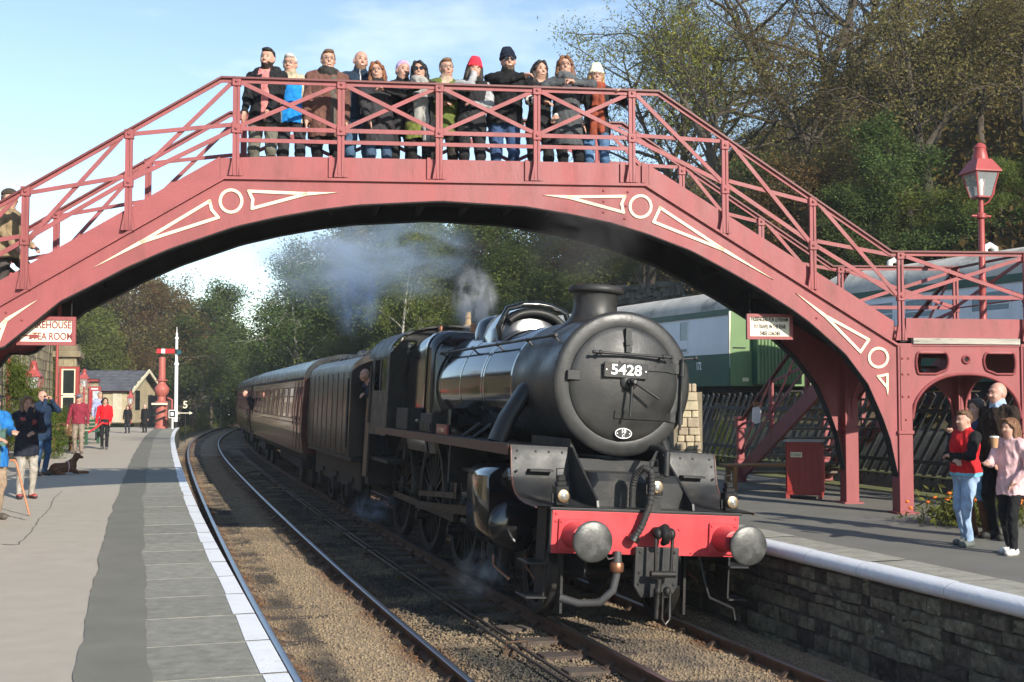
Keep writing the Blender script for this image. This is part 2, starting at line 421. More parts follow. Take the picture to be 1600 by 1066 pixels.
track(A, 'railway_track', 'railway track under the steam engine with rusty rails', .03)
# signal rodding between the tracks
rod = empty('signal_rodding', P(12, 1.62, -1.08), label='pair of thin steel signal rods running between the two tracks', cat='rodding')
m_rod = M('rod_steel', (.12, .09, .07), .6, .6, var=.3, vs=5)
for o_ in (1.58, 1.68):
    pts = [P(d, o_ + .05, -1.02) - rod.location for d in np.arange(8, 60, 2.)]; MB().tube(pts, .017, 6).build('rod', m_rod, rod, smooth=60)
mb = MB(); mb.bb(-.16, .16, -.04, .04, -.1, .0); mb.tube([(-.12, 0, .0), (-.12, 0, .07), (.12, 0, .07), (.12, 0, 0)], .014, 6); mr = mb.mesh('roller_stand', m_chair)
for d in np.arange(9.5, 42, 2.6):
    o = bpy.data.objects.new('roller_stand', mr); link(o, rod); o.location = P(d, 1.68, -1.035) - rod.location; o.rotation_euler = (0, 0, heading(d))

# ------------------------------------------------------------------ platforms
m_beige = M('beige_tarmac', (.40, .352, .283), .9, var=.07, vs=3.5, bump=.35, bs=170, detail=9, col2=(.365, .322, .262), c2s=.35, c2p=(.5, .8), world=True)
m_dark = M('dark_tarmac_strip', (.165, .158, .128), .9, var=.12, vs=2, bump=.25, bs=150, world=True)
m_slab = M('concrete_slab', (.24, .232, .19), .92, var=.25, vs=9, bump=.45, bs=90, col2=(.19, .19, .16), c2s=6, c2p=(.55, .7), rn=.10)
m_white = M('white_edge_paint', (.70, .71, .72), .75, var=.07, vs=5, bump=.25, bs=40, col2=(.42, .41, .37), c2s=9, c2p=(.62, .70))
m_brickwall = M('platform_face', (.06, .055, .045), .95, var=.3, vs=4, bump=.6, bs=20)
EDGE = -1.37
ds0, ds1 = -6, 66
lp = empty('platform', kind='structure', label='near platform with beige surface and white painted edge')
lp.name = 'platform'
vs, fs = ribbon([EDGE + .02, EDGE + .02, EDGE - 1.0, -32], [-1.3, -.075, -.075, -.075], ds0, ds1, 1.)
MB().add(vs, fs).build('platform_body', m_brickwall, lp)
MB().add(*ribbon([EDGE - .79, EDGE - 1.25, -30], [-.004, -.004, -.004], ds0, ds1, 1.)).build('paved_surface', m_beige, lp)
def wob(base, amp, s): return lambda d: base + amp * (float(hash_noise(np.array(d), np.array(0.), .8, s)) - .5) + amp * .5 * (float(hash_noise(np.array(d), np.array(0.), .17, s + 3)) - .5)
MB().add(*ribbon([wob(EDGE - 1.13, .035, 1), wob(EDGE - .71, .05, 5)], [.006, .006], ds0, ds1, .1)).build('tarmac_strip', m_dark, lp)
d = ds0; k = 0
while d < 64.5:
    L_ = rnd.choice([.93, .96, .9, .62, .95]) if d < 30 else .95; g = .016
    mb = MB(); c0, c1, e0, e1 = [P(d + g / 2, EDGE - .80), P(d + L_ - g / 2, EDGE - .80), P(d + g / 2, EDGE + .05), P(d + L_ - g / 2, EDGE + .05)]
    zt = rnd.uniform(-.0005, .003); ctr = (c0 + c1 + e0 + e1) / 4
    q = [c0, e0, e1, c1]; top = [(p + (ctr - p).normalized() * .003) for p in q]
    mb.add([(p.x, p.y, -.075) for p in q] + [(p.x, p.y, zt - .003) for p in q] + [(p.x, p.y, zt) for p in top],
           [(0, 1, 5, 4), (1, 2, 6, 5), (2, 3, 7, 6), (3, 0, 4, 7), (4, 5, 9, 8), (5, 6, 10, 9), (6, 7, 11, 10), (7, 4, 8, 11), (8, 9, 10, 11)])
    sl = mb.build('paving_slab', m_slab, lp)
    # painted edge, broken at each joint
    w0, w1 = EDGE - .095 + rnd.uniform(-.012, .012), EDGE - .095 + rnd.uniform(-.008, .008)
    a_, b_, c_, e_ = P(d + g, w0), P(d + L_ - g, w1), P(d + L_ - g, EDGE + .054), P(d + g, EDGE + .054)
    MB().add([(a_.x, a_.y, zt + .004), (b_.x, b_.y, zt + .004), (c_.x, c_.y, zt + .004), (e_.x, e_.y, zt + .004), (c_.x, c_.y, -.05), (e_.x, e_.y, -.05)], [(0, 3, 2, 1), (3, 5, 4, 2)]).build('edge_paint', m_white, sl)
    d += L_
MB().add(*ribbon([EDGE - .80, EDGE + .035], [-.0035, -.0035], ds0, ds1, .5)).build('joint_mortar', M('joint_mortar', (.085, .078, .06), .95, var=.3, vs=6), lp)
# crack line in the surface
mk = M('crack_filler', (.10, .095, .085), .9)
for pts in ([(0, 851), (28, 851), (52, 826), (62, 810), (78, 795), (84, 778), (100, 765)], [(40, 812), (20, 808), (0, 800)]):
    ps = [onz(x, y) for x, y in pts]; fine = []
    for a_, b_ in zip(ps, ps[1:]):
        for t in np.linspace(0, 1, 7)[:-1]: fine.append(a_.lerp(b_, t) + Vector((rnd.uniform(-.015, .015), rnd.uniform(-.03, .03), 0)))
    mb = MB(); vs = []
    for p in fine: vs += [(p.x, p.y - .012 * rnd.uniform(.5, 1.5), .001), (p.x + .004, p.y + .012 * rnd.uniform(.5, 1.5), .001)]
    mb.add(vs, [(2 * i, 2 * i + 1, 2 * i + 3, 2 * i + 2) for i in range(len(fine) - 1)]); mb.build('surface_crack', mk, lp)

# far side platform
REDGE = A + 1.40
rp_ = empty('platform', kind='structure', label='far platform with grey asphalt, stone coping and rounded white edge')
m_asph = M('grey_asphalt', (.150, .143, .120), .92, var=.12, vs=1.2, bump=.25, bs=140, col2=(.16, .155, .145), c2s=.7, c2p=(.5, .7), world=True)
m_cope = M('coping_stone', (.30, .285, .235), .92, var=.2, vs=6, bump=.5, bs=60, col2=(.20, .18, .14), c2s=5, c2p=(.52, .68), rn=.10)
vs, fs = ribbon([REDGE + .10, REDGE + .10, REDGE + .6, REDGE + 5.6, REDGE + 5.6], [-1.3, -.08, -.08, -.08, -1.3], -6, 70, 1.); MB().add(vs, fs).build('platform_body', m_brickwall, rp_)
MB().add(*ribbon([REDGE + .58, REDGE + 5.55], [0, 0], -6, 70, 1.)).build('paved_surface', m_asph, rp_)
MB().add(*ribbon([REDGE + 5.4, REDGE + 6.2, REDGE + 7.5], [-.006, -.02, -.03], -6, 70, 1.)).build('earth_verge', m_ground, rp_)
d = -4
while d < 66:
    L_ = rnd.choice([.9, 1.1, 1.0, 1.25]); g = .012
    vs, fs = ribbon([REDGE + .13, REDGE + .13, REDGE + .6, REDGE + .6], [-.08, rnd.uniform(-.004, .002), rnd.uniform(-.002, .004), -.08], d + g, d + L_ - g, (L_ - 2 * g) / 2)
    MB().add(vs, fs).build('coping_slab', m_cope, rp_)
    prof = [(.16 - .16 * math.cos(R(t)) * 1.0 - .0, -.085 + .085 * math.sin(R(t)) + .0) for t in (-70, -40, -10, 20, 45, 70, 90)]
    vs, fs = ribbon([REDGE - .02 + p[0] for p in prof] + [REDGE + .15], [p[1] for p in prof] + [.001], d + .002, d + L_ - .002, (L_ - .004) / 3)
    MB().add(vs, fs).build('white_nosing', m_white, rp_, smooth=60)
    d += L_
# dark stone face under the coping: separate coursed stones
wall = empty('stone_wall', P(10, REDGE + .06, -1.2), label='dark coursed stone retaining wall under the white platform edge', cat='wall')
m_stone = M('sooty_stone', (.10, .086, .062), .95, var=.6, vs=11, bump=1., bs=26, col2=(.27, .26, .23), c2s=15, c2p=(.61, .69), rn=.6)
MB().add(*ribbon([REDGE + .11, REDGE + .11], [-1.25, -.09], 2, 20, .5)).build('mortar', M('dark_mortar', (.035, .032, .026), .98, bump=.6, bs=30), wall)
z = -1.17
while z < -.13:
    hgt = min(rnd.uniform(.09, .20), -.105 - z); d = 4.0 + rnd.uniform(0, .3)
    while d < 17.5:
        L_ = rnd.uniform(.10, .42); g = .006; pr = rnd.uniform(-.004, .035)
        q0, q1 = P(d + g, REDGE + .09 - pr), P(d + L_ - g, REDGE + .09 - pr - rnd.uniform(-.006, .006)); b0, b1 = P(d + g * .4, REDGE + .115), P(d + L_ - g * .4, REDGE + .115)
        j = lambda: rnd.uniform(-.02, .02)
        mb = MB(); za, zb = z + g, z + hgt - g * .3; o0 = wall.location
        m0, m1 = q0.lerp(q1, .5), None; nrm = (q0 - b0).normalized() * rnd.uniform(.004, .02)
        vs = [b0 + Vector((0, 0, za)), b1 + Vector((0, 0, za)), b1 + Vector((0, 0, zb)), b0 + Vector((0, 0, zb)),
              q0 + Vector((0, 0, za + .01 + j())), q1 + Vector((0, 0, za + .01 + j())), q1 + Vector((0, 0, zb - .01 + j())), q0 + Vector((0, 0, zb - .01 + j())), m0 + nrm + Vector((0, 0, (za + zb) / 2 + j()))]
        mb.add([v - o0 for v in vs], [(0, 1, 5, 4), (1, 2, 6, 5), (2, 3, 7, 6), (3, 0, 4, 7), (4, 5, 8), (5, 6, 8), (6, 7, 8), (7, 4, 8)]).build('stone', m_stone, wall)
        d += L_
    z += hgt

# bank between the far platform fence and the siding, shade painted into its colour
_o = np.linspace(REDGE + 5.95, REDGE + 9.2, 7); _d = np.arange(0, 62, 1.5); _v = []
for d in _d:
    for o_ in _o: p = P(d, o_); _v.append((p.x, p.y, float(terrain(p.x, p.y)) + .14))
_k = len(_o); MB().add(_v, [(i * _k + j, i * _k + j + 1, (i + 1) * _k + j + 1, (i + 1) * _k + j) for i in range(len(_d) - 1) for j in range(_k - 1)]).build('bank', M('shade_dark_bank', (.028, .027, .022), .95, var=.4, vs=2, bump=.8, bs=8, col2=(.03, .045, .015), c2s=.8, c2p=(.52, .6), world=True), smooth=180, kind='structure', label='bank rising to the siding with shade painted into its dark colour')
# ------------------------------------------------------------------ footbridge (local x along the span, y away from the viewer)
BR_O = onz(1416, 803, 0); BR_A = R(10); BW = 1.80     # foot of the near leg, direction, distance between girders
br = empty('footbridge', BR_O, BR_A, 'red painted iron arch footbridge with lattice railings spanning both tracks', 'footbridge')
_T = Vector((math.cos(BR_A), math.sin(BR_A), 0)); _N = Vector((-math.sin(BR_A), math.cos(BR_A), 0))
def BL(px, py, off=0.):
    r = ray(px, py); C = Vector((0, 0, CAM_H)); k = ((BR_O + _N * off - C).dot(_N)) / r.dot(_N); p = C + r * k
    return ((p - BR_O).dot(_T), p.z)
def BWorld(t, n, z): return BR_O + _T * t + _N * n + Vector((0, 0, z))
m_red = M('bridge_red_paint', (.275, .068, .069), .55, var=.12, vs=1.3, bump=.12, bs=25, col2=(.18, .048, .044), c2s=1.7, c2p=(.47, .74), rvar=.1, stretch=(2.0, 2.0, .6))
m_redw = M('worn_bridge_paint', (.275, .068, .069), .6, var=.10, vs=1.5, bump=.2, bs=25, col2=(.62, .50, .36), c2s=2.4, c2p=(.69, .71), stretch=(1, 1, 2.5))
m_redd = M('handrail_dark_red', (.13, .03, .028), .5, var=.2, vs=3)
m_cream = M('cream_moulding_paint', (.72, .63, .43), .55, var=.05, vs=4)
m_under = M('black_underside', (.02, .017, .016), .95, var=.4, vs=3, bump=.4, bs=20)  # near-black colour for the underside and small dark parts
m_plank = M('weathered_timber', (.42, .39, .33), .9, var=.3, vs=3, bump=.6, bs=25, stretch=(.4, 4, 6), col2=(.06, .055, .05), c2s=2.5, c2p=(.62, .66))
XYZ = lambda x, z, y: (x, y, z)
soff_px = [(0, 546), (94, 470), (150, 442), (196, 418), (261, 389.5), (330, 366), (367, 353.5), (435, 338), (502, 326.5), (560, 319.5), (690, 313.5), (820, 322), (887, 333), (955, 347.5), (1012, 365), (1080, 391), (1134, 420), (1190, 452), (1240, 484), (1267, 504), (1321, 552), (1357, 600), (1384, 662), (1399, 709), (1405, 750)]
soff = [BL(*p) for p in soff_px]
# mirrored left springing, outside the frame
left = [(-13.0 - t, z) for t, z in soff[::-1] if -13.0 - t < soff[0][0] - .1]
soff = left + soff
lipL, lipR = (-9.228, 4.362), (-3.716, 4.445)
TL, TR = -13.0, 0.0                                    # legs
def lip(t):
    if t < lipL[0]: return lipL[1] - (lipL[0] - t) * .624
    if t > lipR[0]: return lipR[1] - (t - lipR[0]) * .588
    return lipL[1] + (lipR[1] - lipL[1]) * (t - lipL[0]) / (lipR[0] - lipL[0])
ts = np.unique(np.concatenate([np.linspace(TL + .105, TR - .105, 120), [lipL[0], lipR[0]]]))
sx, sz = [p[0] for p in soff], [p[1] for p in soff]
top = [(t, lip(t)) for t in ts]; bot = [(t, float(np.interp(t, sx, sz))) for t in ts]
def girder(y0, y1, name='arch_girder'):
    g = MB().strip(top, bot, XYZ, y0, y1).build(name, m_red, br, smooth=30)
    return g
gn = girder(.0, .05); gf = girder(BW - .05, BW)
tt_ = [i for i, t in enumerate(ts) if -11.6 < t < -1.0]; MB().strip([(top[i][0], top[i][1] - .002) for i in tt_], [(bot[i][0], bot[i][1] + .002) for i in tt_], XYZ, BW - .056, BW - .051).build('black_layer', m_under, gf)  # black layer over the middle of the far girder's inner face
# bottom flange and top lip of both girders, black soffit plates between them
for y0, g in ((-.012, gn), (BW - .188, gf)):
    fl = [(t, z - .02) for t, z in bot]
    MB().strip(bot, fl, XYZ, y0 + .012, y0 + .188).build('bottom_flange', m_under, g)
    lp_t = [(t, z + .035) for t, z in top]; lp_b = [(t, z + .0) for t, z in top]
    MB().strip(lp_t, lp_b, XYZ, y0 - .03, y0 + .20).build('top_flange', m_red, g)
deck_t = [(t, z + .045) for t, z in top]; deck_b = [(t, z - .04) for t, z in top]
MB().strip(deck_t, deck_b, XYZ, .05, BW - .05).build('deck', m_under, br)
mb = MB()
for t in np.arange(-12.2, -.6, .62): mb.bb(t - .03, t + .03, .05, BW - .05, lip(t) - .17, lip(t) - .05)
mb.build('cross_beams', m_under, br)
# steps on both flights
stp = MB(); stp.bb(-.16, .16, .06, BW - .06, -.02, .02); stm = stp.mesh('step', m_plank)
n_st = 11
for i in range(n_st):
    for sgn in (0, 1):
        o = bpy.data.objects.new('step', stm); link(o, br)
        t = lipR[0] + .25 + i * (3.2 / n_st); z = lip(t) + .12
        if sgn: t = lipL[0] - .25 - i * (3.2 / n_st); z = lip(t) + .12
        o.location = (t, 0, z)
# fascia boards above the girders
def board(y0, y1, mat1, mat2):
    tz = lambda t: lip(t) + .315
    MB().strip([(t, tz(t)) for t in np.linspace(lipL[0] - .06, lipR[0] + .06, 9)], [(t, lip(t) + .036) for t in np.linspace(lipL[0] - .06, lipR[0] + .06, 9)], XYZ, y0, y1).build('fascia_board', mat1, br)
    for a_, b_, mt in ((TL + .2, lipL[0] - .063, mat2), (lipR[0] + .063, TR - .12, mat1)):
        tt = np.linspace(a_, b_, 8); MB().strip([(t, lip(t) + .335) for t in tt], [(t, lip(t) + .036) for t in tt], XYZ, y0 - .004, y1 - .004).build('stair_stringer', mt, br)
board(.03, .075, m_red, m_redw); board(BW - .075, BW - .03, m_red, m_red)
for t in (lipL[0] + .12, -7.775 - .13, -6.507 - .13, -5.207 - .13, -3.906 - .13, lipR[0] - .02):     # batten edges beside each post
    MB().bb(t - .022, t + .022, .0, .03, lip(t) + .05, lip(t) + .33).build('batten', m_red, br)
# railings
def railing(y, face, posts_right=True):
    # posts: (t, rail z)
    railz = lambda t: lip(t) + (1.30 if lipL[0] <= t <= lipR[0] else 1.30)
    main = [-9.09, -7.775, -6.507, -5.207, -3.906]; sl = [-10.39, -11.6, -12.8]; srt = [-2.6, -1.34]
    lo = lambda t: lip(t) + .045
    for t in main + sl + srt:
        z1 = railz(t); p = MB()
        for s in (-1, 1): p.bb(t + s * .028 - .016, t + s * .028 + .016, y - .02, y + .02, lo(t), z1 - .02)
        p.bb(t - .012, t + .012, y - .006, y + .006, lo(t), z1 - .02)
        for s in (-1, 1): p.add([(t + s * .044, y - .02, lo(t) + .22), (t + s * .044, y + .02, lo(t) + .22), (t + s * .085, y + .02, lo(t)), (t + s * .085, y - .02, lo(t)), (t + s * .03, y - .02, lo(t)), (t + s * .03, y + .02, lo(t))], [(0, 1, 2, 3), (0, 3, 4), (1, 5, 2)])
        po = p.build('railing_post', m_red, br)
        for zz in (z1 - .05, z1 - .655):
            q = MB(); q.rbox(t - .058, t + .058, y - .035, y + .035, zz - .06, zz + .06, .01, 1); q.lathe([(.02, 0), (.02, .012), (.012, .02)], 8, (t, y - .035, zz), (0, -1, 0)); q.build('clamp_plate', m_red, po)
    allp = sorted(main + sl + srt)
    # top rail: dark cap over a flat bar
    line = [-13.0] + [lipL[0] - .06] + [lipR[0] + .19] + [-.19]
    for a_, b_ in zip(line, line[1:]):
        za, zb = railz(a_) , railz(b_)
        if a_ < lipL[0] - .2: zb = railz(lipL[0]) ; za = 5.667 - (lipL[0] - .06 - a_) * .640
        if a_ > lipR[0]: za = 5.745; zb = 3.65
        if lipL[0] - .1 < a_ < lipR[0]: za, zb = 5.667, 5.75
        r_ = MB().bar((a_, y, za - .012), (b_, y, zb - .012), .085, .024).build('top_rail', m_redd, br)
        MB().bar((a_, y, za - .05), (b_, y, zb - .05), .014, .05).build('rail_web', m_red, r_)
    rt = lambda t: float(np.interp(t, [-13, lipL[0] - .06, lipR[0] + .19, -.19, 0], [5.667 - 3.71 * .64, 5.667, 5.75, 3.65, 3.65]))
    md = lambda t: rt(t) - .655
    bays = list(zip(allp, allp[1:])) + [(-1.34, -.05)]
    for a_, b_ in bays:
        b3 = lambda p, q, yy: MB().bar((p[0], y + yy, p[1]), (q[0], y + yy, q[1]), .014, .052, up=(0, 0, 1)).build('lattice_bar', m_red, br)
        mid = (a_ >= -9.1 and b_ <= -3.9)
        za, zb, ma, mb_ = rt(a_) - .07, rt(b_) - .07, md(a_), md(b_)
        MB().bar((a_, y, ma), (b_, y, mb_), .014, .055).build('middle_rail', m_red, br)
        b3((a_ + .06, za), (b_ - .06, mb_ + .04), -.012); b3((a_ + .06, ma + .04), (b_ - .06, zb), .012)
        if mid: MB().bar((a_, y, lip(a_) + .50), (b_, y, lip(b_) + .50), .014, .05).build('lower_rail', m_red, br)
railing(-.03, -1); railing(BW + .03, 1)
# cream mouldings on the near girder: circles and long wedge outlines
def moulding(pts, wd, closed=True, name='cream_moulding'):
    P2 = [BL(x, y) for x, y in pts]; mb = MB(); n = len(P2)
    for i in range(n if closed else n - 1):
        a_, b_ = P2[i], P2[(i + 1) % n]; mb.bar((a_[0], -.008 - .0004 * (i % 3), a_[1]), (b_[0], -.008 - .0004 * (i % 3), b_[1]), .016, wd, up=(0, 1, 0)) if False else mb.prism(_thick(a_, b_, wd), XYZ, -.014 - .0005 * (i % 3), .0)
    return mb.build(name, m_cream, gn)
def _thick(a_, b_, wd):
    d = Vector((b_[0] - a_[0], b_[1] - a_[1])); L_ = d.length or 1; d /= L_; n = Vector((-d.y, d.x)) * wd / 2; e = d * wd * .35
    return [(a_[0] - e.x + n.x, a_[1] - e.y + n.y), (a_[0] - e.x - n.x, a_[1] - e.y - n.y), (b_[0] + e.x - n.x, b_[1] + e.y - n.y), (b_[0] + e.x + n.x, b_[1] + e.y + n.y)]
def wedge(corner_a, corner_b, tip, mid_in, fork, wd=.038):
    # frame with a solid point: a - curved side - b, long sides running to the tip
    moulding([corner_a, mid_in, corner_b], wd, False); moulding([corner_a, fork], wd, False); moulding([corner_b, fork], wd, False)
    f, t = BL(*fork), BL(*tip); ca, cb = BL(*corner_a), BL(*corner_b)
    ua = Vector((f[0] - ca[0], f[1] - ca[1])).normalized(); ub = Vector((f[0] - cb[0], f[1] - cb[1])).normalized()
    na, nb = Vector((-ua.y, ua.x)) * wd * .6, Vector((-ub.y, ub.x)) * wd * .6
    cand = [(f[0] + s * v.x, f[1] + s * v.y) for v in (na, nb) for s in (-1, 1)]; ax = Vector((t[0] - f[0], t[1] - f[1])); px = Vector((-ax.y, ax.x))
    cand.sort(key=lambda c: (c[0] - f[0]) * px.x + (c[1] - f[1]) * px.y)
    MB().prism([cand[0], t, cand[-1]], XYZ, -.0150, 0).build('cream_moulding', m_cream, gn)
wedge((389, 299), (394, 326), (528, 301), (395, 312), (480, 303))
wedge((327.5, 314.5), (341, 340), (145, 419), (331, 328), (220, 379))
wedge((976, 307), (974, 332), (848, 305), (971, 319), (886, 308))
wedge((1031, 325), (1021, 347), (1208, 437), (1025, 338), (1131, 391))
wedge((1357, 531), (1344, 550), (1243, 458), (1350, 541), (1288, 493))
wedge((1371, 588), (1386, 585), (1386.5, 618), (1378, 587), (1386, 606), .032)
wedge((-20, 530), (-8, 548), (60, 468), (-14, 540), (10, 500))
for c_, rr in (((361, 314.5), 17), ((1000.5, 323), 16.5), ((1372, 559), 14.5)):
    moulding([(c_[0] + rr * math.cos(R(t)), c_[1] + rr * math.sin(R(t)) * 1.02) for t in range(0, 360, 15)], .036, True)
riv = MB(); riv.lathe([(.018, 0), (.017, .008), (.010, .014), (.001, .016)], 8, (0, 0, 0), (0, -1, 0)); rvm = riv.mesh('rivet', m_red, 60)
def rivets(pts, y=0., par=gn):
    for x, y_ in pts:
        t, z = BL(x, y_); o = bpy.data.objects.new('rivet', rvm); link(o, par); o.location = (t, y, z)
rivets([(943, 298), (943, 315), (943, 332), (981, 300), (978, 322), (976, 342), (34.5, 500), (10, 488), (1276, 497), (196, 355), (410, 280)])
# legs, each a boxed post with stepped foot; near and far, with the left pair outside the frame
def leg(t0, t1, y0, y1, z1, nm='leg', par=br):
    m_ = MB(); m_.bb(t0, t1, y0, y1, .0, z1); l_ = m_.build(nm, m_red, par, bevel=.008)
    MB().bb(t0 - .05, t1 + .05, y0 - .05, y1 + .05, .0, .025).build('base_plate', m_red, l_)
    return l_
L1 = leg(-.105, .105, -.03, .19, 2.36); L2 = leg(-.105, .105, BW - .19, BW + .03, 2.36)
leg(TL - .105, TL + .105, -.03, .19, 2.36); leg(TL - .105, TL + .105, BW - .19, BW + .03, 2.36)
LW = 1.88                                              # width of the landing
L3 = leg(LW - .105, LW + .105, -.03, .19, 2.36); L4 = leg(LW - .105, LW + .105, BW - .19, BW + .03, 2.36)
leg(TL - LW - .105, TL - LW + .105, -.03, .19, 2.36); leg(TL - LW - .105, TL - LW + .105, BW - .19, BW + .03, 2.36)
for l_, t in ((L1, 0), (L2, 0), (L3, LW), (L4, LW)):
    MB().bb(t - .072, t + .072, -.042 if l_ in (L1, L3) else BW - .20, -.03 if l_ in (L1, L3) else BW - .19, 1.15, 2.33).build('cover_plate', m_red, l_)
    MB().rbox(t - .12, t + .12, (-.05 if l_ in (L1, L3) else BW - .21), (.2 if l_ in (L1, L3) else BW + .04), 1.10, 1.15, .01, 1).build('collar', m_red, l_)
    for zz in (1.3, 1.62, 1.93, 2.15):
        for s in (-.045, .045):
            if zz == 1.3 and s < 0: continue
            o = bpy.data.objects.new('rivet', rvm); link(o, l_); o.location = (t + (s if zz > 1.4 else 0), -.042 if l_ in (L1, L3) else BW - .2, zz)
# landings: board, deck, arched brackets with shaped openings, railing
def landing(s):        # s=+1 right, -1 mirrored left
    X = lambda t: t if s > 0 else TL - t
    for y0, y1 in ((.03, .075), (BW - .075, BW - .03)):
        MB().bb(X(.06), X(LW - .02), y0, y1, 2.44, 2.715).build('fascia_board', m_red, br)
        MB().bb(X(.13), X(LW - .12), y0 - .07, y1 - .045, 2.355, 2.435).build('timber_beam', m_plank, br)
        MB().bb(X(.10), X(LW - .10), y0 - .045, y1 - .05, 2.325, 2.353).build('top_flange', m_red, br)
    MB().bb(X(.0), X(LW), .08, BW - .08, 2.38, 2.45).build('landing_deck', m_under, br)
    MB().bb(X(LW - .03), X(LW + .03), .08, BW - .08, 2.30, 2.70).build('end_board', m_red, br)
    for y in (-.03, BW + .03):
        for t in ((-.05, LW) if True else ()):
            p = MB()
            for q in (-1, 1): p.bb(X(t) + q * .028 - .016, X(t) + q * .028 + .016, y - .02, y + .02, 2.40, 3.63)
            for q in (-1, 1): p.add([(X(t) + q * .044, y - .02, 2.62), (X(t) + q * .044, y + .02, 2.62), (X(t) + q * .085, y + .02, 2.4), (X(t) + q * .085, y - .02, 2.4), (X(t) + q * .03, y - .02, 2.4), (X(t) + q * .03, y + .02, 2.4)], [(0, 1, 2, 3), (0, 3, 4), (1, 5, 2)])
            po = p.build('railing_post', m_red, br)
            for zz in (3.59, 3.01):
                q = MB(); q.rbox(X(t) - .058, X(t) + .058, y - .035, y + .035, zz - .06, zz + .06, .01, 1); q.lathe([(.02, 0), (.02, .012), (.012, .02)], 8, (X(t), y - .035, zz), (0, -1, 0)); q.build('clamp_plate', m_red, po)
        r_ = MB().bar((X(-.19), y, 3.635), (X(LW + .05), y, 3.665), .085, .024).build('top_rail', m_redd, br)
        MB().bar((X(-.19), y, 3.60), (X(LW), y, 3.63), .014, .05).build('rail_web', m_red, r_)
        MB().bar((X(0), y, 3.00), (X(LW), y, 3.02), .014, .055).build('middle_rail', m_red, br)
        MB().bar((X(.03), y - .012, 3.57), (X(LW - .06), y - .012, 3.03), .014, .052).build('lattice_bar', m_red, br)
        MB().bar((X(.03), y + .012, 3.03), (X(LW - .06), y + .012, 3.58), .014, .052).build('lattice_bar', m_red, br)
    # end railing
    y0, y1 = 0, BW
    r_ = MB().bar((X(LW), y0, 3.645), (X(LW), y1, 3.645), .085, .024).build('top_rail', m_redd, br)
    MB().bar((X(LW), y0, 3.01), (X(LW), y1, 3.01), .055, .014).build('middle_rail', m_red, br)
    MB().bar((X(LW) - .012, y0, 3.57), (X(LW) - .012, y1, 3.03), .014, .052).build('lattice_bar', m_red, br); MB().bar((X(LW) + .012, y0, 3.03), (X(LW) + .012, y1, 3.57), .014, .052).build('lattice_bar', m_red, br)
    # bracket plate with arch below and two shaped openings plus a ring
    t0, t1 = .105, LW - .105; c = LW / 2; rx = (t1 - t0) / 2 - .005
    def archz(t): u = min(1, abs(t - c) / rx); return 1.30 + .62 * math.sqrt(max(0, 1 - u ** 2.3))
    ap = lambda t: math.sqrt(max(0, t))
    def hole(t):      # lower and upper limit of the opening at t, or None
        u = (t - c) if t > c else (c - t)
        if .27 < u < .76:
            zt = 2.235; zb = max(archz(t) + .10, 2.235 - .30)
            e = min((u - .27) / .06, (.76 - u) / .04, 1); m_ = (zt + zb) / 2; hh = (zt - zb) / 2 * math.sqrt(max(0, 1 - (1 - e) ** 2)); return (m_ - hh, m_ + hh)
        return None
    for y0, y1 in ((.0, .03), (BW - .03, BW)):
        tt = sorted(set(list(np.linspace(t0, t1, 73)) + [c - .27, c - .76, c + .27, c + .76])); mb = MB()
        full = lambda a_, b_, za0, za1, zb0, zb1: mb.strip([(X(a_), za1), (X(b_), zb1)], [(X(a_), za0), (X(b_), zb0)], XYZ, y0, y1)
        for a_, b_ in zip(tt, tt[1:]):
            ha, hb = hole(a_), hole(b_); mm = hole((a_ + b_) / 2)
            if mm is None: full(a_, b_, archz(a_), 2.33, archz(b_), 2.33)
            else:
                ha = ha or (mm[0] * .5 + mm[1] * .5,) * 2; hb = hb or (mm[0] * .5 + mm[1] * .5,) * 2
                full(a_, b_, ha[1], 2.33, hb[1], 2.33); full(a_, b_, archz(a_), ha[0], archz(b_), hb[0])
        bk = mb.build('arch_bracket', m_red, br)
        MB().tube([(X(t), y0 - .012, archz(t) + .012) for t in np.linspace(t0 + .004, t1 - .004, 40)], .022, 6).build('arch_bead', m_red, bk, smooth=60)
        for sg in (-1, 1):
            us = np.linspace(.272, .758, 26); ring = [(X(c + sg * u), y0 - .008, hole(c + sg * u)[1]) for u in us] + [(X(c + sg * u), y0 - .008, hole(c + sg * u)[0]) for u in us[::-1]]
            MB().tube(ring + ring[:1], .018, 6).build('opening_bead', m_red, bk, smooth=60)
        MB().tube([(X(c) + .05 * math.cos(R(a_)), y0 - .008, 2.14 + .05 * math.sin(R(a_))) for a_ in range(0, 375, 15)], .018, 6).build('ring_bead', m_red, bk, smooth=60)
        MB().lathe([(.036, 0), (.036, .006)], 14, (X(c), y0, 2.14), (0, -1, 0)).build('ring_hole', m_under, bk)
    # side bracket between near and far leg
    for tt_ in (0, LW):
        ys = np.linspace(.19, BW - .19, 24); cy = BW / 2; ry = cy - .19
        f = lambda y: 1.30 + .62 * math.sqrt(max(0, 1 - min(1, abs(y - cy) / ry) ** 2.3))
        MB().strip([(y, 2.33) for y in ys], [(y, f(y)) for y in ys], (lambda y, z, h: (X(tt_) + h, y, z)), -.015, .015).build('side_bracket', m_red, br)
landing(1); landing(-1)
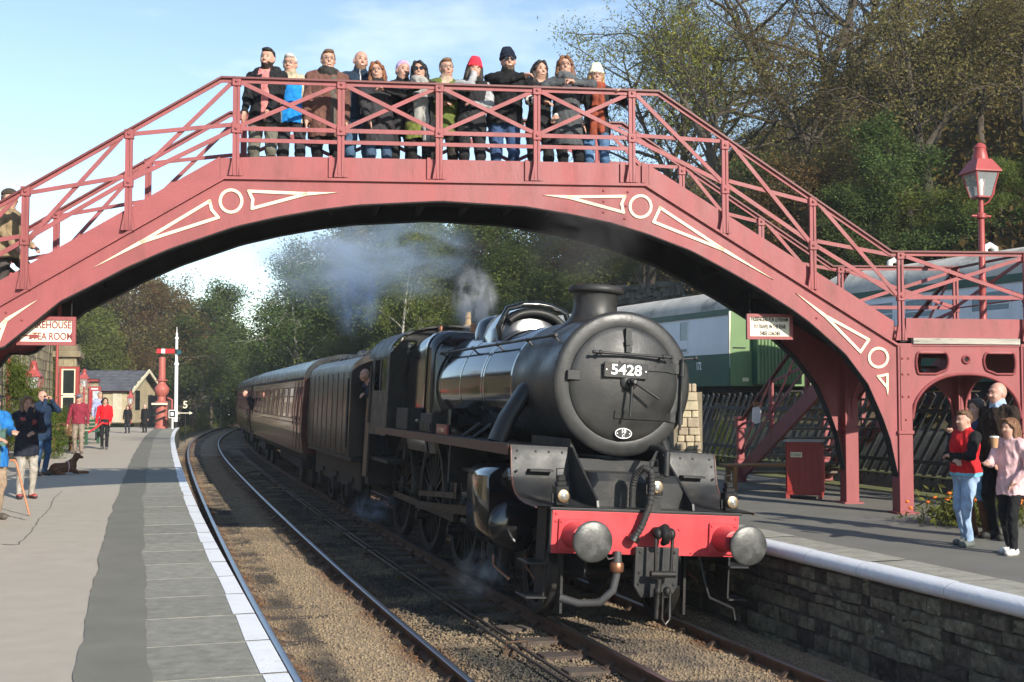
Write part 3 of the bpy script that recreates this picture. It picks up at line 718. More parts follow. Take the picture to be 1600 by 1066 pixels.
# lower flight: from the landing away from the viewer down to the platform
SLX0, SLX1 = .06, LW - .06; run = 4.65; steps = 14
fl = MB()
for x in (SLX0, SLX1):
    MB().add([(x - .03, BW - .05, 2.45), (x + .03, BW - .05, 2.45), (x + .03, BW - .05, 2.12), (x - .03, BW - .05, 2.12), (x - .03, BW + run, .30), (x + .03, BW + run, .30), (x + .03, BW + run, .0), (x - .03, BW + run, .0)],
             [(0, 3, 2, 1), (4, 5, 6, 7), (0, 1, 5, 4), (3, 7, 6, 2), (0, 4, 7, 3), (1, 2, 6, 5)]).build('stair_stringer', m_red, br)
    zr = lambda y: 3.55 - (y - BW) / run * 2.42
    r_ = MB().bar((x, BW, zr(BW)), (x, BW + run, zr(BW + run)), .07, .03).build('top_rail', m_redd, br)
    MB().bar((x, BW, zr(BW) - .62), (x, BW + run, zr(BW + run) - .62), .014, .05).build('middle_rail', m_red, br)
    for i in range(3):
        ya, yb = BW + i * run / 3, BW + (i + 1) * run / 3
        if i: MB().bb(x - .035, x + .035, ya - .035, ya + .035, zr(ya) - 1.15, zr(ya) - .01).build('railing_post', m_red, br)
        MB().bar((x - .01, ya + .05, zr(ya) - .05), (x - .01, yb - .05, zr(yb) - .58), .014, .05).build('lattice_bar', m_red, br); MB().bar((x + .01, ya + .05, zr(ya) - .6), (x + .01, yb - .05, zr(yb) - .04), .014, .05).build('lattice_bar', m_red, br)
    nw = MB(); nw.rbox(x - .09, x + .09, BW + run - .09, BW + run + .09, 0, .42, .012, 1); nw.rbox(x - .065, x + .065, BW + run - .065, BW + run + .065, .42, 1.02, .02, 1)
    nw.rbox(x - .09, x + .09, BW + run - .09, BW + run + .09, 1.02, 1.2, .012, 1); nw.rbox(x - .10, x + .10, BW + run - .10, BW + run + .10, 1.2, 1.24, .012, 1); nw.build('newel_post', m_red, br)
tm = MB(); tm.bb(SLX0 + .03, SLX1 - .03, -.15, .15, -.02, .02); tmm = tm.mesh('step', M('tread_wood', (.14, .12, .09), .9, var=.2, vs=3))
for i in range(1, steps):
    o = bpy.data.objects.new('step', tmm); link(o, br); f = i / steps; o.location = (0, BW + run * f - .05, 2.42 * (1 - f) + .02)

# hanging signs
def sign(name, px0, py0, px1, py1, yoff, label, lines):
    t0, z1 = BL(px0, py0, yoff); t1, z0 = BL(px1, py1, yoff); wd, hg = t1 - t0, z1 - z0; base = BWorld((t0 + t1) / 2, yoff, (z0 + z1) / 2)
    s = empty(name, base, BR_A, label, 'sign')
    b = MB(); b.rbox(-wd / 2 + .02, wd / 2 - .02, -.012, .012, -hg / 2 + .02, hg / 2 - .02, .004, 1); b.build('board', M('cream_sign_face', (.80, .72, .56), .5, var=.04), s)
    fr = .045
    for a_ in ((-wd / 2, wd / 2, hg / 2 - fr, hg / 2), (-wd / 2, wd / 2, -hg / 2, -hg / 2 + fr), (-wd / 2, -wd / 2 + fr, -hg / 2 + fr + .001, hg / 2 - fr - .001), (wd / 2 - fr, wd / 2, -hg / 2 + fr + .001, hg / 2 - fr - .001)):
        MB().bb(a_[0], a_[1], -.028, .024, a_[2], a_[3]).build('frame_rail', m_red, s)
    for x in (-wd * .42, wd * .42): MB().tube([(x, 0, hg / 2), (x, 0, hg / 2 + .45)], .008, 6).build('hanger_rod', m_under, s)
    for body, z, size, mat, dx, sxx in lines: text('lettering', body, size, mat, s, facing(dx, -.0135, z), bold=True, width=sxx)
    return s, wd, hg
m_let_r = M('sign_letter_maroon', (.22, .045, .04), .5); m_let_k = M('sign_letter_black', (.02, .02, .02), .5)
s, wd, hg = sign('hanging_sign', 27, 494.5, 118.5, 540, .22, 'cream and red hanging sign lettered for the warehouse tea room under the bridge', [('WAREHOUSE', .072, .125, m_let_r, .01, .57), ('TEA ROOM', -.07, .125, m_let_r, .075, .47)])
h = MB(); h.rbox(-.20, -.11, -.016, -.013, -.095, -.045, .004, 1); h.bb(-.27, -.20, -.0165, -.0135, -.070, -.054); h.bb(-.21, -.17, -.016, -.0135, -.105, -.09); h.bb(-.11, -.09, -.0155, -.0132, -.09, -.05); h.build('pointing_hand', m_let_r, s)
s, wd, hg = sign('hanging_sign', 1166, 490.5, 1238, 531, .35, 'small cream passenger notice in a red frame hanging under the arch', [('PASSENGERS FOR LEVISHAM', .098, .078, m_let_k, 0, .54), ('TO TRAVEL IN THE REAR', 0, .078, m_let_k, 0, .47), ('THREE COACHES', -.095, .078, m_let_k, 0, .30)])
# ------------------------------------------------------------------ steam locomotive (local x across, y backwards from the buffer beam, z above rail)
def loft(mb, rings, caps=True):
    n = len(rings[0]); vs = sum([list(r) for r in rings], []); k = len(rings)
    fs = [(i * n + j, i * n + (j + 1) % n, (i + 1) * n + (j + 1) % n, (i + 1) * n + j) for i in range(k - 1) for j in range(n)]
    if caps: fs += [tuple(range(n - 1, -1, -1)), tuple(range((k - 1) * n, k * n))]
    return mb.add(vs, fs)
m_smoke = M('smokebox_matt_black', (.021, .0215, .021), .46, var=.35, vs=2.2, bump=.08, bs=30, col2=(.045, .041, .035), c2s=1.8, c2p=(.5, .78), rvar=.14)
m_gloss = M('gloss_black_paint', (.010, .011, .013), .15, var=.3, vs=2, spec=.7, coat=.6, rvar=.05)
m_satin = M('satin_black_paint', (.0165, .017, .017), .5, var=.35, vs=3, bump=.08, bs=30, col2=(.06, .052, .042), c2s=2.5, c2p=(.52, .75), rvar=.12)
m_grime = M('oily_black', (.008, .0075, .007), .6, var=.5, vs=4, bump=.25, bs=30, col2=(.022, .016, .012), c2s=4, c2p=(.5, .72))
m_steel = M('oily_bright_steel', (.085, .08, .075), .36, .9, var=.3, vs=8, rvar=.15)
m_tyre = M('tyre_steel', (.05, .046, .042), .5, .7, var=.3, vs=9)
m_beam = M('buffer_beam_red', (.50, .045, .052), .42, var=.10, vs=3, bump=.05, bs=40, col2=(.40, .04, .045), c2s=5, c2p=(.58, .78), rvar=.1)
m_buf = M('greasy_buffer_face', (.075, .075, .07), .42, .4, var=.4, vs=6, bump=.35, bs=9, col2=(.16, .16, .15), c2s=7, c2p=(.5, .7))
m_val = M('brown_lined_edge', (.075, .03, .02), .5, var=.3, vs=3)
m_wht = M('plate_white', (.82, .82, .80), .45, var=.03)
m_cop = M('copper_pipe', (.35, .16, .09), .4, .8)
m_glass = M('window_glass', (.02, .025, .024), .06, var=.2, vs=1.5, spec=.4)
m_brass = M('lens_glass', (.55, .55, .52), .05, .7, var=.1)
LT = R(16.2); LR = R(3.3)
loco = empty('steam_locomotive', (1.43, 12.72, RAIL), 0, 'large black steam locomotive with red buffer beam numbered 5428', 'locomotive')
loco.rotation_mode = 'QUATERNION'; loco.rotation_quaternion = (Matrix.Rotation(LT, 3, 'Z') @ Matrix.Rotation(LR, 3, 'Y')).to_quaternion()
def lworld(v, u, z): return loco.matrix_basis @ Vector((v, u, z))
BU = .07   # beam plane
# buffer beam
bm = MB(); bm.bb(-1.10, 1.06, BU, BU + .05, .865, 1.315); beam = bm.build('buffer_beam', m_beam, loco, bevel=.006)
MB().bb(-1.13, 1.09, BU - .012, BU + .9, 1.317, 1.345).build('front_footplate', m_satin, loco, bevel=.005)
MB().bb(-1.115, -1.101, BU, BU + .05, .865, 1.31).build('beam_edge', m_satin, beam)
rv = MB().lathe([(.015, 0), (.014, .007), (.006, .012)], 8, (0, 0, 0), (0, -1, 0)).mesh('rivet', m_beam, 60); rvb = MB().lathe([(.016, 0), (.015, .008), (.006, .014)], 8, (0, 0, 0), (0, -1, 0)).mesh('rivet', m_satin, 60)
def rivet(me, x, y, z, par, rot=None):
    o = bpy.data.objects.new('rivet', me); link(o, par); o.location = (x, y, z)
    if rot: o.rotation_euler = rot
for x, z in ((-1.06, 1.28), (-1.06, 1.2), (-.6, .89), (.2, .89), (1.02, 1.28), (1.02, 1.2), (.62, .89), (-.25, 1.0), (.35, 1.15), (.5, .9)): rivet(rv, x, BU, z, beam)
# buffers
for s in (-1, 1):
    b = empty('buffer', (s * .865 + .0, BU, 1.06)); b.parent = loco
    h = MB(); h.rbox(-.17, .17, -.03, 0, -.17, .17, .02, 2); h.lathe([(.14, .03), (.13, .06), (.115, .20), (.115, .30), (.095, .305)], 24, (0, 0, 0), (0, -1, 0)); h.build('buffer_housing', m_beam, b, smooth=40)
    MB().lathe([(.07, .29), (.07, .56)], 16, (0, 0, 0), (0, -1, 0)).build('plunger', m_grime, b, smooth=40)
    MB().lathe([(.07, .55), (.14, .575), (.205, .60), (.211, .612), (.208, .622), (.19, .632), (.12, .645), (.05, .650), (.001, .651)], 40, (0, 0, 0), (0, -1, 0)).build('buffer_head', m_buf, b, smooth=50)
    for x in (-.14, .14):
        for z in (-.14, .14): rivet(rv, x, -.03, z, b)
# apron plates: running plate sweeps down to the beam on both sides
prof = [(1.26, 1.95), (1.20, 1.95), (1.175, 1.90), (1.155, 1.82), (1.13, 1.70), (1.09, 1.60), (1.02, 1.51), (.90, 1.43), (.72, 1.385), (.5, 1.36), (.12, 1.348)]
for s in (-1, 1):
    vs = []; x0, x1 = s * 1.27, s * .58
    for h in (0, -.012):
        for y, z in prof: vs += [(x0, y + h * .7, z + h), (x1, y + h * .7, z + h)]
    k = len(prof); fs = []
    for i in range(k - 1): fs += [(2 * i, 2 * i + 1, 2 * i + 3, 2 * i + 2), (2 * k + 2 * i, 2 * k + 2 * i + 2, 2 * k + 2 * i + 3, 2 * k + 2 * i + 1), (2 * i, 2 * i + 2, 2 * k + 2 * i + 2, 2 * k + 2 * i)]
    ap = MB().add(vs, fs).build('apron_plate', m_satin, loco, smooth=50)
    for x in (.66, .82, .98, 1.20): rivet(rvb, s * x, 1.172, 1.885, ap)
    for z in (1.80, 1.66, 1.56): rivet(rvb, s * 1.22, 1.15 if z > 1.7 else 1.08, z, ap)
    MB().bb(s * .80, s * 1.08, 1.0, 1.13, 1.665, 1.69).build('foot_step', m_satin, ap)
    MB().prism([(BU + .10, 1.35), (1.22, 1.35), (1.22, 1.96), (1.12, 1.96), (BU + .12, 1.42)], (lambda y, z, h: (h, y, z)), s * .57, s * .545).build('gusset_plate', m_satin, loco)
    MB().tube([(s * 1.27, y - .005, z - .012) for y, z in prof[1:]], .013, 6).build('edge_line', m_val, ap)
# inside cover below the smokebox and the saddle
cv = []
for y in (.42, .5, .9, 1.3):
    tz = 1.62 if y < .45 else 1.70; cv.append([(x, y, z) for x, z in ((-.54, 1.34), (.54, 1.34), (.54, tz - .1), (.47, tz), (-.47, tz), (-.54, tz - .1))])
loft(MB(), cv).build('front_casing', m_satin, loco, smooth=35)
sd = [(-.60, 1.3), (-.56, 1.75)] + [(-.56 + 1.12 * i / 10, 1.83 + 0 * i) for i in range(11)] + [(.56, 1.75), (.60, 1.3)]
MB().prism([(x, z + (.22 if abs(x) > .5 else 0)) if z > 1.8 else (x, z) for x, z in sd], (lambda x, z, h: (x, h, z)), 1.18, 2.7).build('smokebox_saddle', m_satin, loco)
# smokebox
SB = 2.72
cyl = lambda prof, m, nm, par=loco, n=64, sm=40: MB().lathe(prof, n, (0, 0, SB), (0, 1, 0)).build(nm, m, par, smooth=sm)
sbx = cyl([(.815, 1.08), (.815, 2.9)], m_smoke, 'smokebox')
cyl([(.83, 1.10), (.845, 1.085), (.845, 1.06), (.835, 1.045), (.80, 1.03), (.70, 1.022), (.66, 1.03), (.655, 1.06)], m_smoke, 'front_ring', sbx)
for i in range(48):
    a = 2 * math.pi * i / 48; rivet(rvb, math.cos(a) * .815, 1.16, SB + math.sin(a) * .815, sbx, Matrix(((math.cos(a), 0, 0), (0, 1, 0), (0, 0, 1))).to_euler() if False else None)
dr = cyl([(.672, 1.05), (.672, 1.025), (.655, 1.010), (.60, .992), (.50, .965), (.38, .940), (.25, .922), (.12, .914), (.001, .912)], m_smoke, 'smokebox_door', n=72, sm=60)
def doory(r): return float(np.interp(r, [0, .12, .25, .38, .5, .6, .67], [.912, .914, .922, .94, .965, .992, 1.02]))
def dpt(x, z, lift=0): return Vector((x, doory(math.hypot(x, z)) - lift, SB + z))
# hinge straps and rod on the image-right side
for z0, xs in ((.21, (-.10, .70)), (-.36, (-.13, .66))):
    xx = np.linspace(xs[0], xs[1], 14); mb = MB(); up, dn = [], []
    for x in xx: h = .045 if x < .55 else .055; up.append(dpt(x, z0 + h, .02)); dn.append(dpt(x, z0 - h, .02))
    n = len(xx); mb.add(up + dn + [p + Vector((0, .05, 0)) for p in up + dn], [(i, n + i, n + i + 1, i + 1) for i in range(n - 1)] + [(i, i + 1, 2 * n + i + 1, 2 * n + i) for i in range(n - 1)] + [(n + i, 3 * n + i, 3 * n + i + 1, n + i + 1) for i in range(n - 1)] + [(0, 2 * n, 3 * n, n), (n - 1, 2 * n - 1, 4 * n - 1, 3 * n - 1)])
    mb.build('hinge_strap', m_smoke, dr)
    MB().lathe([(.032, -.08), (.032, .08)], 12, (.715, .985, SB + z0)).build('hinge_knuckle', m_smoke, dr, smooth=40)
MB().tube([(.715, .985, SB + .32), (.715, .985, SB - .50)], .016, 8).build('hinge_rod', m_satin, dr, smooth=60)
# rim clamp, top lamp iron, cross handrail with knobs
MB().box(dpt(-.63, .06, .01), (.16, .06, .11)).build('rim_clamp', m_smoke, dr, bevel=.008)
li = MB(); li.bb(-.035, .035, .93, .985, SB + .46, SB + .64); li.bb(-.04, .04, .90, .93, SB + .44, SB + .50); li.bb(-.035, .035, .90, .92, SB + .36, SB + .43); li.build('lamp_iron', m_smoke, dr)
hr = MB(); hr.tube([(-.44, .87, SB + .335), (.52, .87, SB + .335)], .016, 10); ho = hr.build('door_handrail', m_satin, dr, smooth=60)
for x in (-.36, .42):
    MB().ball((x, .87, SB + .335), .028, 10, 8).build('rail_knob', m_satin, ho, smooth=180); MB().tube([(x, .88, SB + .335), (x, doory(math.hypot(x, .335)) + .01, SB + .335)], .014, 8).build('rail_stem', m_satin, ho, smooth=60)
for x in (-.44, .52): MB().ball((x, .87, SB + .335), .023, 10, 8).build('rail_end', m_satin, ho, smooth=180)
MB().tube([(.70, .99, SB + .33), (.86, .97, SB + .35)], [.013, .013], 8).build('side_knob_rail', m_satin, dr, smooth=60)
MB().ball((.87, .968, SB + .352), .03, 10, 8).build('side_knob', m_satin, dr, smooth=180)
# dart handles
MB().lathe([(.10, 0), (.105, .02), (.09, .035), (.05, .045)], 24, (.02, .915, SB + .02), (0, -1, 0)).build('dart_boss', m_smoke, dr, smooth=45)
MB().lathe([(.045, 0), (.045, .05), (.03, .06), (.03, .15), (.02, .16)], 16, (.02, .87, SB + .02), (0, -1, 0)).build('dart_spindle', m_steel, dr, smooth=45)
for (x, z), yy in (((.33, -.18), .76), ((-.0, -.40), .80)):
    MB().tube([(.02, yy, SB + .02), (x, yy - .02, SB + .02 + z)], [.018, .015], 10).build('door_handle', m_satin, dr, smooth=60)
# number plate and shed plate
np_ = MB(); np_.rbox(-.305, .235, .868, .905, SB + .062, SB + .232, .006, 1); npl = np_.build('number_plate', m_satin, dr)
text('lettering', '5428', .165, m_wht, npl, facing(-.035, .866, SB + .147) , bold=True, ext=.004, sx=1.16)
for x in (-.277, .207): MB().lathe([(.010, 0), (.009, .006)], 8, (x, .868, SB + .147), (0, -1, 0)).build('bolt', m_wht, npl)
sp = MB(); n = 28; sp.prism([(.105 * math.cos(2 * math.pi * i / n), .062 * math.sin(2 * math.pi * i / n)) for i in range(n)], (lambda x, z, h: (.0 + x, h, SB - .575 + z)), .952, .985); shp = sp.build('shed_plate', m_satin, dr)
MB().tube([(.10 * math.cos(2 * math.pi * i / n), .952, SB - .575 + .057 * math.sin(2 * math.pi * i / n)) for i in range(n + 1)], .006, 5).build('plate_rim', m_wht, shp)
text('lettering', '10', .062, m_wht, shp, facing(.0, .951, SB - .553), bold=True); text('lettering', 'C', .05, m_wht, shp, facing(0, .951, SB - .606), bold=True)
for x in (-.076, .076): MB().lathe([(.008, 0), (.007, .006)], 8, (x, .952, SB - .575), (0, -1, 0)).build('bolt', m_wht, shp)
# chimney
MB().lathe([(.52, 3.36), (.44, 3.43), (.36, 3.49), (.305, 3.55), (.280, 3.63), (.272, 3.74), (.280, 3.82), (.290, 3.85), (.335, 3.865), (.350, 3.89), (.338, 3.93), (.31, 3.955), (.25, 3.96), (.235, 3.93), (.22, 3.5)], 48, (0, 2.12, 0), (0, 0, 1)).build('chimney', m_smoke, loco, smooth=50)
# boiler, bands, firebox
boil = cyl([(.795, 2.9), (.80, 2.92), (.865, 7.2)], m_gloss, 'boiler', n=80, sm=50)
for y in (2.96, 4.3, 4.42, 5.6, 6.9):
    r_ = .80 + (y - 2.92) / 4.28 * .065 + .006; MB().lathe([(r_ - .01, y - .035), (r_, y - .033), (r_, y + .033), (r_ - .01, y + .035)], 80, (0, 0, SB), (0, 1, 0), caps=False).build('boiler_band', m_gloss, boil, smooth=50)
def belp(hw, top, r, y, bot=1.6, ins=0):
    pts = []
    for a in range(0, 91, 15): pts.append((hw - r + r * math.cos(R(a)), top - r + r * math.sin(R(a)) + .0))
    arc = [(x, z + .035 * (1 - (x / hw) ** 2)) for x, z in pts]; left = [(-x, z) for x, z in arc[::-1]]
    return [(x, y, z) for x, z in [(hw - .10, bot), (hw, bot + .7)] + arc + left + [(-hw, bot + .7), (-hw + .10, bot)]]
loft(MB(), [belp(.88, 3.58, .42, 7.15), belp(.93, 3.60, .36, 7.2), belp(.97, 3.62, .30, 7.5), belp(.97, 3.52, .30, 9.35)]).build('firebox', m_gloss, loco, smooth=45)
MB().add(*(lambda rings: ([v for r in rings for v in r], [(i * len(rings[0]) + j, i * len(rings[0]) + (j + 1), (i + 1) * len(rings[0]) + (j + 1), (i + 1) * len(rings[0]) + j) for i in range(len(rings) - 1) for j in range(len(rings[0]) - 1)]))([belp(.985, 3.635, .30, 7.46), belp(.985, 3.635, .30, 7.56)])).build('firebox_band', m_gloss, loco, smooth=45)
# top feed hood and dome
def hood(y, hw, top, k): return [(hw * math.cos(R(a)) * (1 - .16 * k * abs(math.sin(R(a)))), y, 3.30 + (top - 3.30) * (abs(math.sin(R(a))) ** .6)) for a in range(0, 181, 12)]
hd = loft(MB(), [hood(4.62, .50, 3.55, .2), hood(4.72, .56, 3.87, .3), hood(5.05, .56, 3.90, .3), hood(5.5, .54, 3.88, .3), hood(5.75, .50, 3.58, .2)]).build('top_feed_casing', m_gloss, loco, smooth=45)
for s in (-1, 1): MB().tube([(s * .50, 4.66, 3.42), (s * .56, 4.60, 3.55), (s * .44, 4.58, 3.82), (s * .2, 4.58, 3.90), (0, 4.58, 3.915)], .045, 10).build('feed_pipe', m_gloss, hd, smooth=60)
MB().tube([(x, 4.605, 3.52 + .28 * (1 - (x / .45) ** 2) ** .5) for x in np.linspace(-.4, .4, 13)], .055, 10).build('clack_valve', m_satin, hd, smooth=60)
MB().lathe([(.46, 3.45), (.44, 3.62), (.40, 3.74), (.30, 3.82), (.15, 3.86), (.001, 3.87)], 32, (0, 6.35, 0), (0, 0, 1)).build('dome', m_gloss, loco, smooth=60)
for x in (-.14, .14): MB().lathe([(.07, 3.55), (.07, 3.66), (.05, 3.70), (.065, 3.76), (.05, 3.80), (.02, 3.82)], 14, (x, 7.75, 0), (0, 0, 1)).build('safety_valve', m_cop, loco, smooth=50)
MB().lathe([(.02, 3.5), (.02, 3.66), (.045, 3.68), (.045, 3.8), (.02, 3.84)], 12, (-.45, 8.9, 0), (0, 0, 1)).build('whistle', m_cop, loco, smooth=50)
# boiler handrails
for s in (-1, 1):
    hpts = [(s * .72, 1.42, 3.26), (s * .735, 2.9, 3.255), (s * .80, 7.0, 3.24), (s * .98, 8.9, 3.20)]
    hr = MB().tube(hpts, .02, 8).build('boiler_handrail', m_satin, loco, smooth=60)
    for y in (1.5, 2.55, 3.9, 5.2, 6.6):
        x = float(np.interp(y, [p[1] for p in hpts], [abs(p[0]) for p in hpts])); MB().tube([(s * x, y, 3.25), (s * (x - .14), y, 3.12)], .013, 6).build('handrail_pillar', m_steel, hr, smooth=60); MB().ball((s * x, y, 3.25), .03, 8, 6).build('handrail_knob', m_satin, hr, smooth=180)
# outside steam pipes
for s in (-1, 1):
    rg = []
    for t, x, y, z, rx, ry in ((0, .62, 2.35, 2.82, .04, .18), (.3, .77, 2.36, 2.62, .10, .20), (.65, .98, 2.40, 2.25, .10, .22), (1, 1.10, 2.42, 1.94, .10, .24)):
        rg.append([(s * (x + rx * math.cos(R(a))), y + ry * math.sin(R(a)), z + .4 * rx * math.cos(R(a))) for a in range(0, 360, 24)])
    loft(MB(), rg).build('steam_pipe', m_satin, loco, smooth=60)
# running plates
for s in (-1, 1):
    MB().bb(s * .60, s * 1.285, 1.24, 9.2, 1.915, 1.95).build('running_plate', m_satin, loco)
    MB().bb(s * 1.278, s * 1.292, 1.24, 10.2, 1.83, 1.945).build('valance', m_val, loco)
# frames, cylinders
for s in (-1, 1):
    MB().prism([(.5, .55), (.5, 1.34), (1.2, 1.5), (1.2, 1.9), (9.8, 1.9), (11.2, 1.2), (11.2, .8), (9, .75), (4, .75), (2, .55)], (lambda y, z, h: (h, y, z)), s * .56, s * .53).build('main_frame', m_grime, loco)
    c = MB(); cc = s * 1.02
    def oval(y, k=1.):
        pts = []
        for a in range(0, 360, 15):
            ca, sa = math.cos(R(a)), math.sin(R(a)); zc = 1.0 + (.52 if sa > 0 else 0); rr = .33 if sa <= 0 else .22; pts.append((cc + k * (.345 if sa <= 0 else .345 - .115 * sa ** 1.5) * ca, y, zc + k * rr * sa))
        return pts
    loft(c, [oval(1.74, .94), oval(1.78), oval(2.74), oval(2.78, .94)]); cy = c.build('cylinder', m_gloss, loco, smooth=40)
    MB().lathe([(.31, 0), (.315, .04), (.30, .09), (.24, .13), (.12, .15), (.001, .155)], 32, (cc, 1.76, .98), (0, -1, 0)).build('cylinder_cover', m_gloss, cy, smooth=50)
    MB().lathe([(.19, 0), (.19, .16), (.17, .22), (.09, .25), (.001, .255)], 28, (cc - s * .03, 1.76, 1.55), (0, -1, 0)).build('valve_cover', m_gloss, cy, smooth=50)
    for x in (-.2, .2): MB().tube([(cc + x * s, 1.85, .62), (cc + x * s, 1.8, .5), (cc + x * s * .8, 1.3, .42)], .016, 6).build('drain_pipe', m_cop, cy, smooth=60)
    # motion
    for z in (.80, 1.16): MB().bb(cc - s * .03 - .05, cc - s * .03 + .05, 2.8, 4.3, z - .03, z + .03).build('slide_bar', m_steel, loco, bevel=.01)
    MB().rbox(cc - s * .03 - .07, cc - s * .03 + .07, 3.35, 3.75, .82, 1.14, .03, 2).build('crosshead', m_steel, loco)
    MB().bar((cc, 3.55, .98), (cc, 7.3, .75), .07, .12).build('connecting_rod', m_steel, loco)
    MB().bar((s * .93, 5.05, .75), (s * .93, 9.75, .75), .06, .11).build('coupling_rod', m_steel, loco)
    MB().bar((cc, 2.8, 1.52), (cc, 4.6, 1.50), .05, .05).build('valve_rod', m_steel, loco); MB().bar((cc, 3.8, 1.55), (cc, 3.75, .78), .04, .09).build('combination_lever', m_steel, loco); MB().bar((cc + .02, 4.7, 1.75), (cc + .02, 4.75, 1.05), .06, .16).build('expansion_link', m_steel, loco)
    MB().bar((cc, 4.75, 1.1), (cc, 7.2, .95), .04, .08).build('eccentric_rod', m_steel, loco); MB().bb(s * .62, s * 1.2, 4.45, 4.55, 1.3, 1.9).build('motion_bracket', m_grime, loco)
    MB().bb(s * .56, s * 1.0, 4.6, 4.9, 1.45, 1.85).build('link_bracket', m_grime, loco)
# wheels
def wheel(name, par, x, y, r, spokes, s, crank=None):
    w_ = empty(name, (x, y, r)); w_.parent = par
    MB().lathe([(r - .07, -.065), (r - .01, -.065), (r, -.05), (r + .0, .045), (r + .025, .055), (r + .025, .07), (r - .07, .07)], 48, (0, 0, 0), (-s, 0, 0), caps=False).build('tyre', m_tyre, w_, smooth=35)
    m_ = MB(); m_.lathe([(r - .14, -.05), (r - .07, -.06), (r - .07, .06), (r - .14, .05)], 48, (0, 0, 0), (-s, 0, 0), caps=False)
    m_.lathe([(.001, .10), (.10, .10), (.16, .06), (.17, -.06), (.001, -.07)], 20, (0, 0, 0), (s, 0, 0), caps=False)
    for i in range(spokes):
        a = 2 * math.pi * i / spokes; m_.bar((0, .12 * math.cos(a), .12 * math.sin(a)), (0, (r - .10) * math.cos(a), (r - .10) * math.sin(a)), .05, .045, up=(1, 0, 0))
    if crank is not None:
        a0 = crank + math.pi; m_.prism([((r - .09) * math.cos(a0 + t), (r - .09) * math.sin(a0 + t)) for t in np.linspace(-.6, .6, 9)], (lambda y_, z_, h: (h * s, y_, z_)), -.03, .05)
        m_.lathe([(.07, .05), (.07, .30)], 14, (0, .33 * math.cos(crank), .33 * math.sin(crank)), (s, 0, 0))
    m_.build('wheel_centre', m_grime, w_, smooth=40)
    return w_
for s in (-1, 1):
    for y in (1.45, 3.43): wheel('bogie_wheel', loco, s * .7525, y, .50, 10, s)
    for y in (5.05, 7.30, 9.75): wheel('driving_wheel', loco, s * .7525, y, .915, 19, s, R(-100 if s < 0 else -10))
    MB().bb(s * .60, s * .66, 1.2, 3.7, .38, .62).build('bogie_frame', m_grime, loco)
for y in (1.45, 3.43): MB().tube([(-.7, y, .5), (.7, y, .5)], .08, 12).build('axle', m_grime, loco, smooth=60)
for y in (5.05, 7.3, 9.75): MB().tube([(-.7, y, .915), (.7, y, .915)], .1, 12).build('axle', m_grime, loco, smooth=60)
MB().bb(-.5, .5, 2.4, 10.8, .85, 1.3).build('ashpan', m_grime, loco)
# front details: guard plates, steps, hook, pipes
for s in (-1, 1):
    st = MB().bb(s * 1.09, s * 1.07, .30, .62, .33, 1.33).build('step_bracket', m_grime, loco)
    for z in (.36, .72): MB().rbox(s * 1.06 + min(0, s * .24), s * 1.06 + max(0, s * .24), .24, .62, z, z + .025, .01, 1).build('step_tread', m_satin, st)
    MB().bar((s * .74, .78, 1.0), (s * .74, .74, .13), .03, .09, up=(0, 1, 0)).build('guard_iron', m_grime, loco)
MB().tube([(.66, .2, .86), (.70, .12, .6), (.76, .1, .42), (1.0, .0, .32), (1.02, -.02, .2)], .014, 6).build('drain_pipe', m_satin, loco, smooth=60)
dh = MB(); dh.prism([(-.25, .27), (.25, .27), (.25, -.14), (.17, -.26), (-.17, -.26), (-.25, -.14)], (lambda x, z, h: (x + .07, h, .69 + z)), BU - .09, BU - .03); dp = dh.build('hook_plate', m_satin, loco, bevel=.006)
for x, z in ((-.2, .22), (.0, .22), (.2, .22), (-.2, .0), (.2, 0), (-.2, -.12), (.2, -.12), (-.1, -.22), (.1, -.22)): rivet(rvb, x + .07, BU - .09, .69 + z, dp)
hk = MB(); hk.tube([(.07, BU, 1.12), (.07, BU - .16, 1.13), (.07, BU - .26, 1.17), (.07, BU - .31, 1.13), (.07, BU - .29, 1.05), (.07, BU - .22, 1.02)], [.05, .06, .06, .055, .045, .03], 12); hk.build('drawbar_hook', m_grime, loco, smooth=60)
def chainlink(pts, r, par, nm='coupling_link', mat=None): return MB().tube(pts, r, 10).build(nm, mat or m_steel, par, smooth=60)
cpl = empty('screw_coupling', (0.07, BU - .24, 1.1)); cpl.parent = loco
for s in (-1, 1):
    chainlink([(s * .055, 0, .03), (s * .095, -.01, -.02), (s * .09, -.02, -.36), (s * .06, -.02, -.40)], .018, cpl, mat=m_grime)
    MB().ball((s * .075, -.005, .02), (.05, .06, .065), 12, 8).build('shackle_eye', m_grime, cpl, smooth=180)
    MB().ball((s * .055, -.02, -.58), (.042, .045, .055), 12, 8).build('shackle_eye', m_grime, cpl, smooth=180)
MB().tube([(-.14, -.02, -.40), (.14, -.02, -.40)], .035, 12).build('trunnion', m_grime, cpl, smooth=60)
MB().tube([(-.045, -.025, -.45), (-.06, -.03, -.86)], [.035, .03], 10).build('screw', m_steel, cpl, smooth=60)
chainlink([(-.0, -.03, -.58), (.0, -.04, -.86), (.04, -.045, -.92), (.09, -.04, -.86), (.085, -.03, -.58)], .018, cpl)
